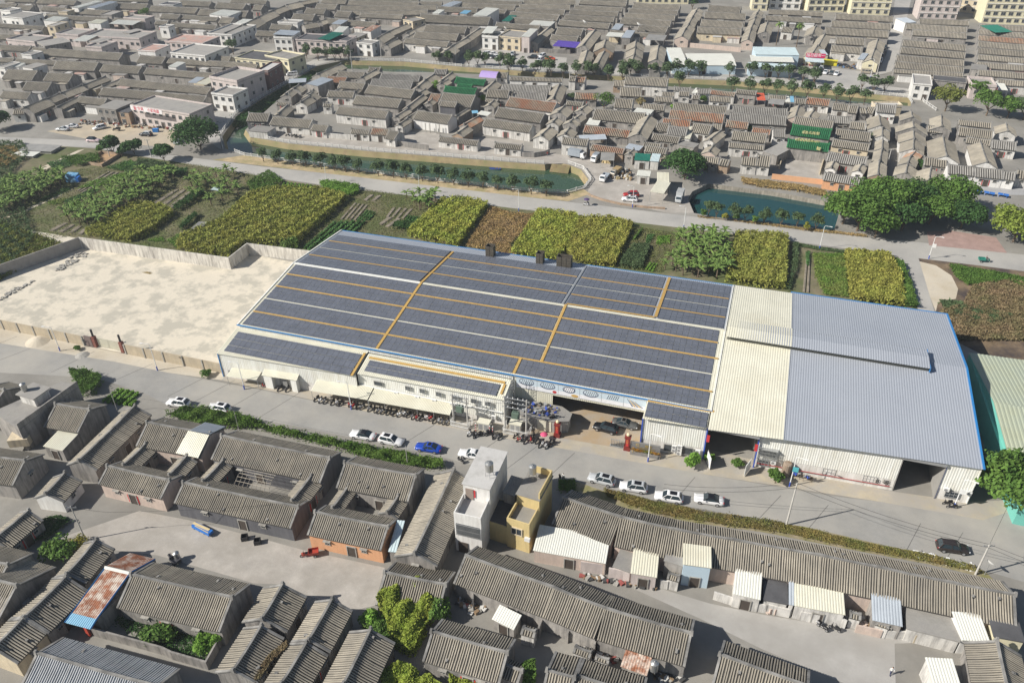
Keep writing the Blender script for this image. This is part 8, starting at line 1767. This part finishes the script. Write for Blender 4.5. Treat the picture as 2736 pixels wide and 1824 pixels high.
# bamboo lattice over the broken courtyard roof
A=[un(px('20',x,y),3.6) for x,y in((2170,1170),(21*0+2352,1230))]; t=thing('roof_lattice','collapsed lattice of poles over the dark grey courtyard','lattice',(*un(px('20',2240,1290),0)[:2],0)); b=MB()
q=[un(px('20',2100,1330),3.3),un(px('20',2190,1180),4.2),un(px('21',190,1240),4.2),un(px('21',120,1400),3.3)]
for k in range(9): s=k/8; b.tube([q[0]+(q[3]-q[0])*s,(q[0]+(q[3]-q[0])*s+q[1]+(q[2]-q[1])*s)/2+np.array([0,0,.5]),q[1]+(q[2]-q[1])*s],.05,4)
for k in range(6): s=k/5; b.tube([q[0]+(q[1]-q[0])*s+np.array([0,0,.5*math.sin(3.14*s)]),q[3]+(q[2]-q[3])*s+np.array([0,0,.5*math.sin(3.14*s)])],.05,4)
b.build('poles',mat('weathered_bamboo',(.38,.34,.28),.9,.15,1.),t)
# tarp hut, table tennis, dishes, boxes
p=ground('@10 660,110')[0]; t=thing('tarp_hut','field hut covered with blue tarpaulin among the plots','hut',(p[0],p[1],0),.2); b=MB(); b.hexa([(-2,-1.5,0),(2,-1.5,0),(2,1.5,0),(-2,1.5,0)],[(-1.6,-1.2,1.9),(1.8,-1.4,1.7),(1.6,1.3,2.1),(-1.7,1.2,2.3)]); local(b,'tarpaulin',mat('tarp_faded_blue',(.08,.27,.50),.6,.25,.8,col2=(.25,.42,.55),c2scale=.8,c2amt=.4),t); b=MB(); b.box((2.2,-.6,.8),(.8,1.8,1.6),.1); local(b,'side_sheet',plain('tarp_blue',(.02,.15,.5),.5),t)
for q,l in(('@13 1920,225','left blue table tennis table'),('@13 2035,240','middle blue table tennis table'),('@13 2160,255','right blue table tennis table')):
    p=ground(q)[0]; t=thing('table_tennis_table',l+' on the playground','table',(p[0],p[1],0),-.25,'blue table tennis tables'); b=MB(); b.box((0,0,.76),(2.74,1.52,.05)); local(b,'table_top',plain('table_blue',(.03,.17,.55),.5),t); b=MB(); b.box((0,0,.86),(.03,1.7,.15)); local(b,'net',m_white2,t)
    for x in(-1,1): b=MB(); b.box((x,0,.37),(.08,1.2,.74)); local(b,'leg',plain('table_blue',(.03,.17,.55),.5),t)
def dish(loc,r_,h,lab,rz=2.3):
    t=thing('satellite_dish',lab,'satellite dish',loc,rz); b=MB(); b.tube([(0,0,0),(0,0,h)],.05,6); local(b,'mast',m_steel,t); b=MB(); n=16
    ring=lambda rr_,z: [(rr_*math.cos(2*math.pi*k/n),rr_*math.sin(2*math.pi*k/n),z) for k in range(n)]
    rings=[b.vs(ring(r_*f,r_*.35*f*f)) for f in(.05,.4,.75,1.)]
    for a,c in zip(rings,rings[1:]):
        for j in range(n): b.f.append((a+j,a+(j+1)%n,c+(j+1)%n,c+j)); b.m.append(0)
    o=local(b,'reflector',m_white2,t,True); o.location=(0,-.1,h); o.rotation_euler=(R(45),0,0)
p=ground('@33 1995,575')[0]; dish((p[0],p[1],0),.75,2.4,'white satellite dish on a post at the terrace end'); dish(tuple(un(px('k',405,222),5.2)),1.4,.8,'large white dish on the second block roofs'); dish(tuple(un(px('k',890,245),5.6)),1.4,.8,'large white dish on the third block roofs'); dish(tuple(un(px('i',140,185),5.0)),1.2,.6,'white dish on the house below the street terrace'); dish(tuple(un(px('j',905,270),5.8)),1.1,.5,'white dish on the shop behind the car park')
p=ground('@00 1402,1185')[0]; t=thing('blue_crate','bright blue crate standing on the market ground','crate',(p[0],p[1],0),.3); b=MB(); b.box((0,0,.1),(1.9,1.3,.1)); [b.box((sx*.92,0,.6),(.07,1.3,1.0)) for sx in(-1,1)]; [b.box((0,sy*.62,.6),(1.77,.07,1.0)) for sy in(-1,1)]; b.box((0,0,1.14),(1.95,1.35,.06)); local(b,'crate_shell',plain('crate_blue',(.02,.18,.50),.5),t)
for q,h,w_,d_,l in(('@00 370,1350',.9,12,6,'grey sheet roof lying low beside the canal road'),('@00 240,1400',.8,8,4,'pale sheet roof lying low at the field corner')):
    p=ground(q)[0]; shed_=thing('low_shed',l,'shed',(p[0],p[1],0),.15); b=MB(); b.box((0,0,h),(w_,d_,.1)); local(b,'roof',m_sheet['g'] if h>.85 else m_sheet['w'],shed_); b=MB(); b.box((0,0,h/2-.04),(w_-.6,d_-.6,h-.1)); local(b,'wall',m_conc,shed_)
shed('@10 1690,560 1840,575 1870,490',1.2,'g','small brown shelter roof between the plots',.2); shed('@10 1890,190 1960,200 1990,180',1.4,'a','small pale green plot shelter',.1)
r=thing('plot_pen','bare earth pen with low brick sides beside the road','pen',(*ground('@00 900,1450')[0][:2],0)); P_=[p[:2] for p in ground('@00 750,1470 920,1500 1080,1400 920,1380')]; b=MB(); b.prism([tuple(p) for p in P_],0,.15); b.build('earth_floor',mat('pen_earth',(.42,.28,.16),.95,.2,.5),r); b=MB()
for a,c in zip(P_,P_[1:]+P_[:1]): d=np.array(c)-np.array(a); b.box((*((np.array(a)+np.array(c))/2),.5),(np.linalg.norm(d),.2,1.0),math.atan2(d[1],d[0]))
b.build('low_side',WALLM['b'],r)
lowwall('stone_kerb',ground('@12 720,245 830,285 1000,325 1230,355 1400,365'),.5,WALLM['b'],'curved brick kerb of the lorry yard',th=.5)
for q,l in(('@10 1370,935',''),):
    pass
# sand heap and plank by the road
p=ground('@20 340,40')[0]; b=MB(); b.lathe((p[0],p[1],0),[(2.6,0),(1.7,.35),(.8,.7),(.1,.85)],14); b.build('sand_heap',m_sand,label='heap of sand on the road edge',category='sand heap')
p=ground('@20 740,165')[0]; b=MB(); b.lathe((p[0],p[1],0),[(1.5,0),(.9,.25),(.1,.45)],12); b.build('gravel_heap',m_conc,label='low grey gravel heap before the yard gate',category='gravel heap')
p=ground('@10 1320,935')[0]; b=MB(); b.face([(p[0]-1.5,p[1]-.3,.03),(p[0]+1.2,p[1]-.5,.03),(p[0]+1.6,p[1]+.1,.05),(p[0]+.3,p[1],.3),(p[0]+1.0,p[1]+.7,.05),(p[0]-.2,p[1]+.2,.15)]); b.build('tarpaulin',plain('olive_tarp',(.20,.15,.06),.8),label='crumpled olive tarpaulin on the pale yard',category='tarpaulin')
for o in PROTO: kill(o)
# ---------------------------------------------------------------- tidy up
for o in SC.objects:
    if o.parent is None and o.get('category') and not o.get('kind'): o['kind']='thing'

b=MB(); b.box((-60,300,49),(1500,1300,106)); M=bpy.data.materials.new('haze'); M.use_nodes=True; n=M.node_tree.nodes; n.remove(n['Principled BSDF']); v=n.new('ShaderNodeVolumePrincipled'); v.inputs['Color'].default_value=(.85,.92,1,1); v.inputs['Density'].default_value=.00020; v.inputs['Anisotropy'].default_value=.2
M.node_tree.links.new(v.outputs[0],n['Material Output'].inputs['Volume']); o=b.build('haze',M,label='thin bluish air over the far village',category='haze'); o['kind']='stuff'
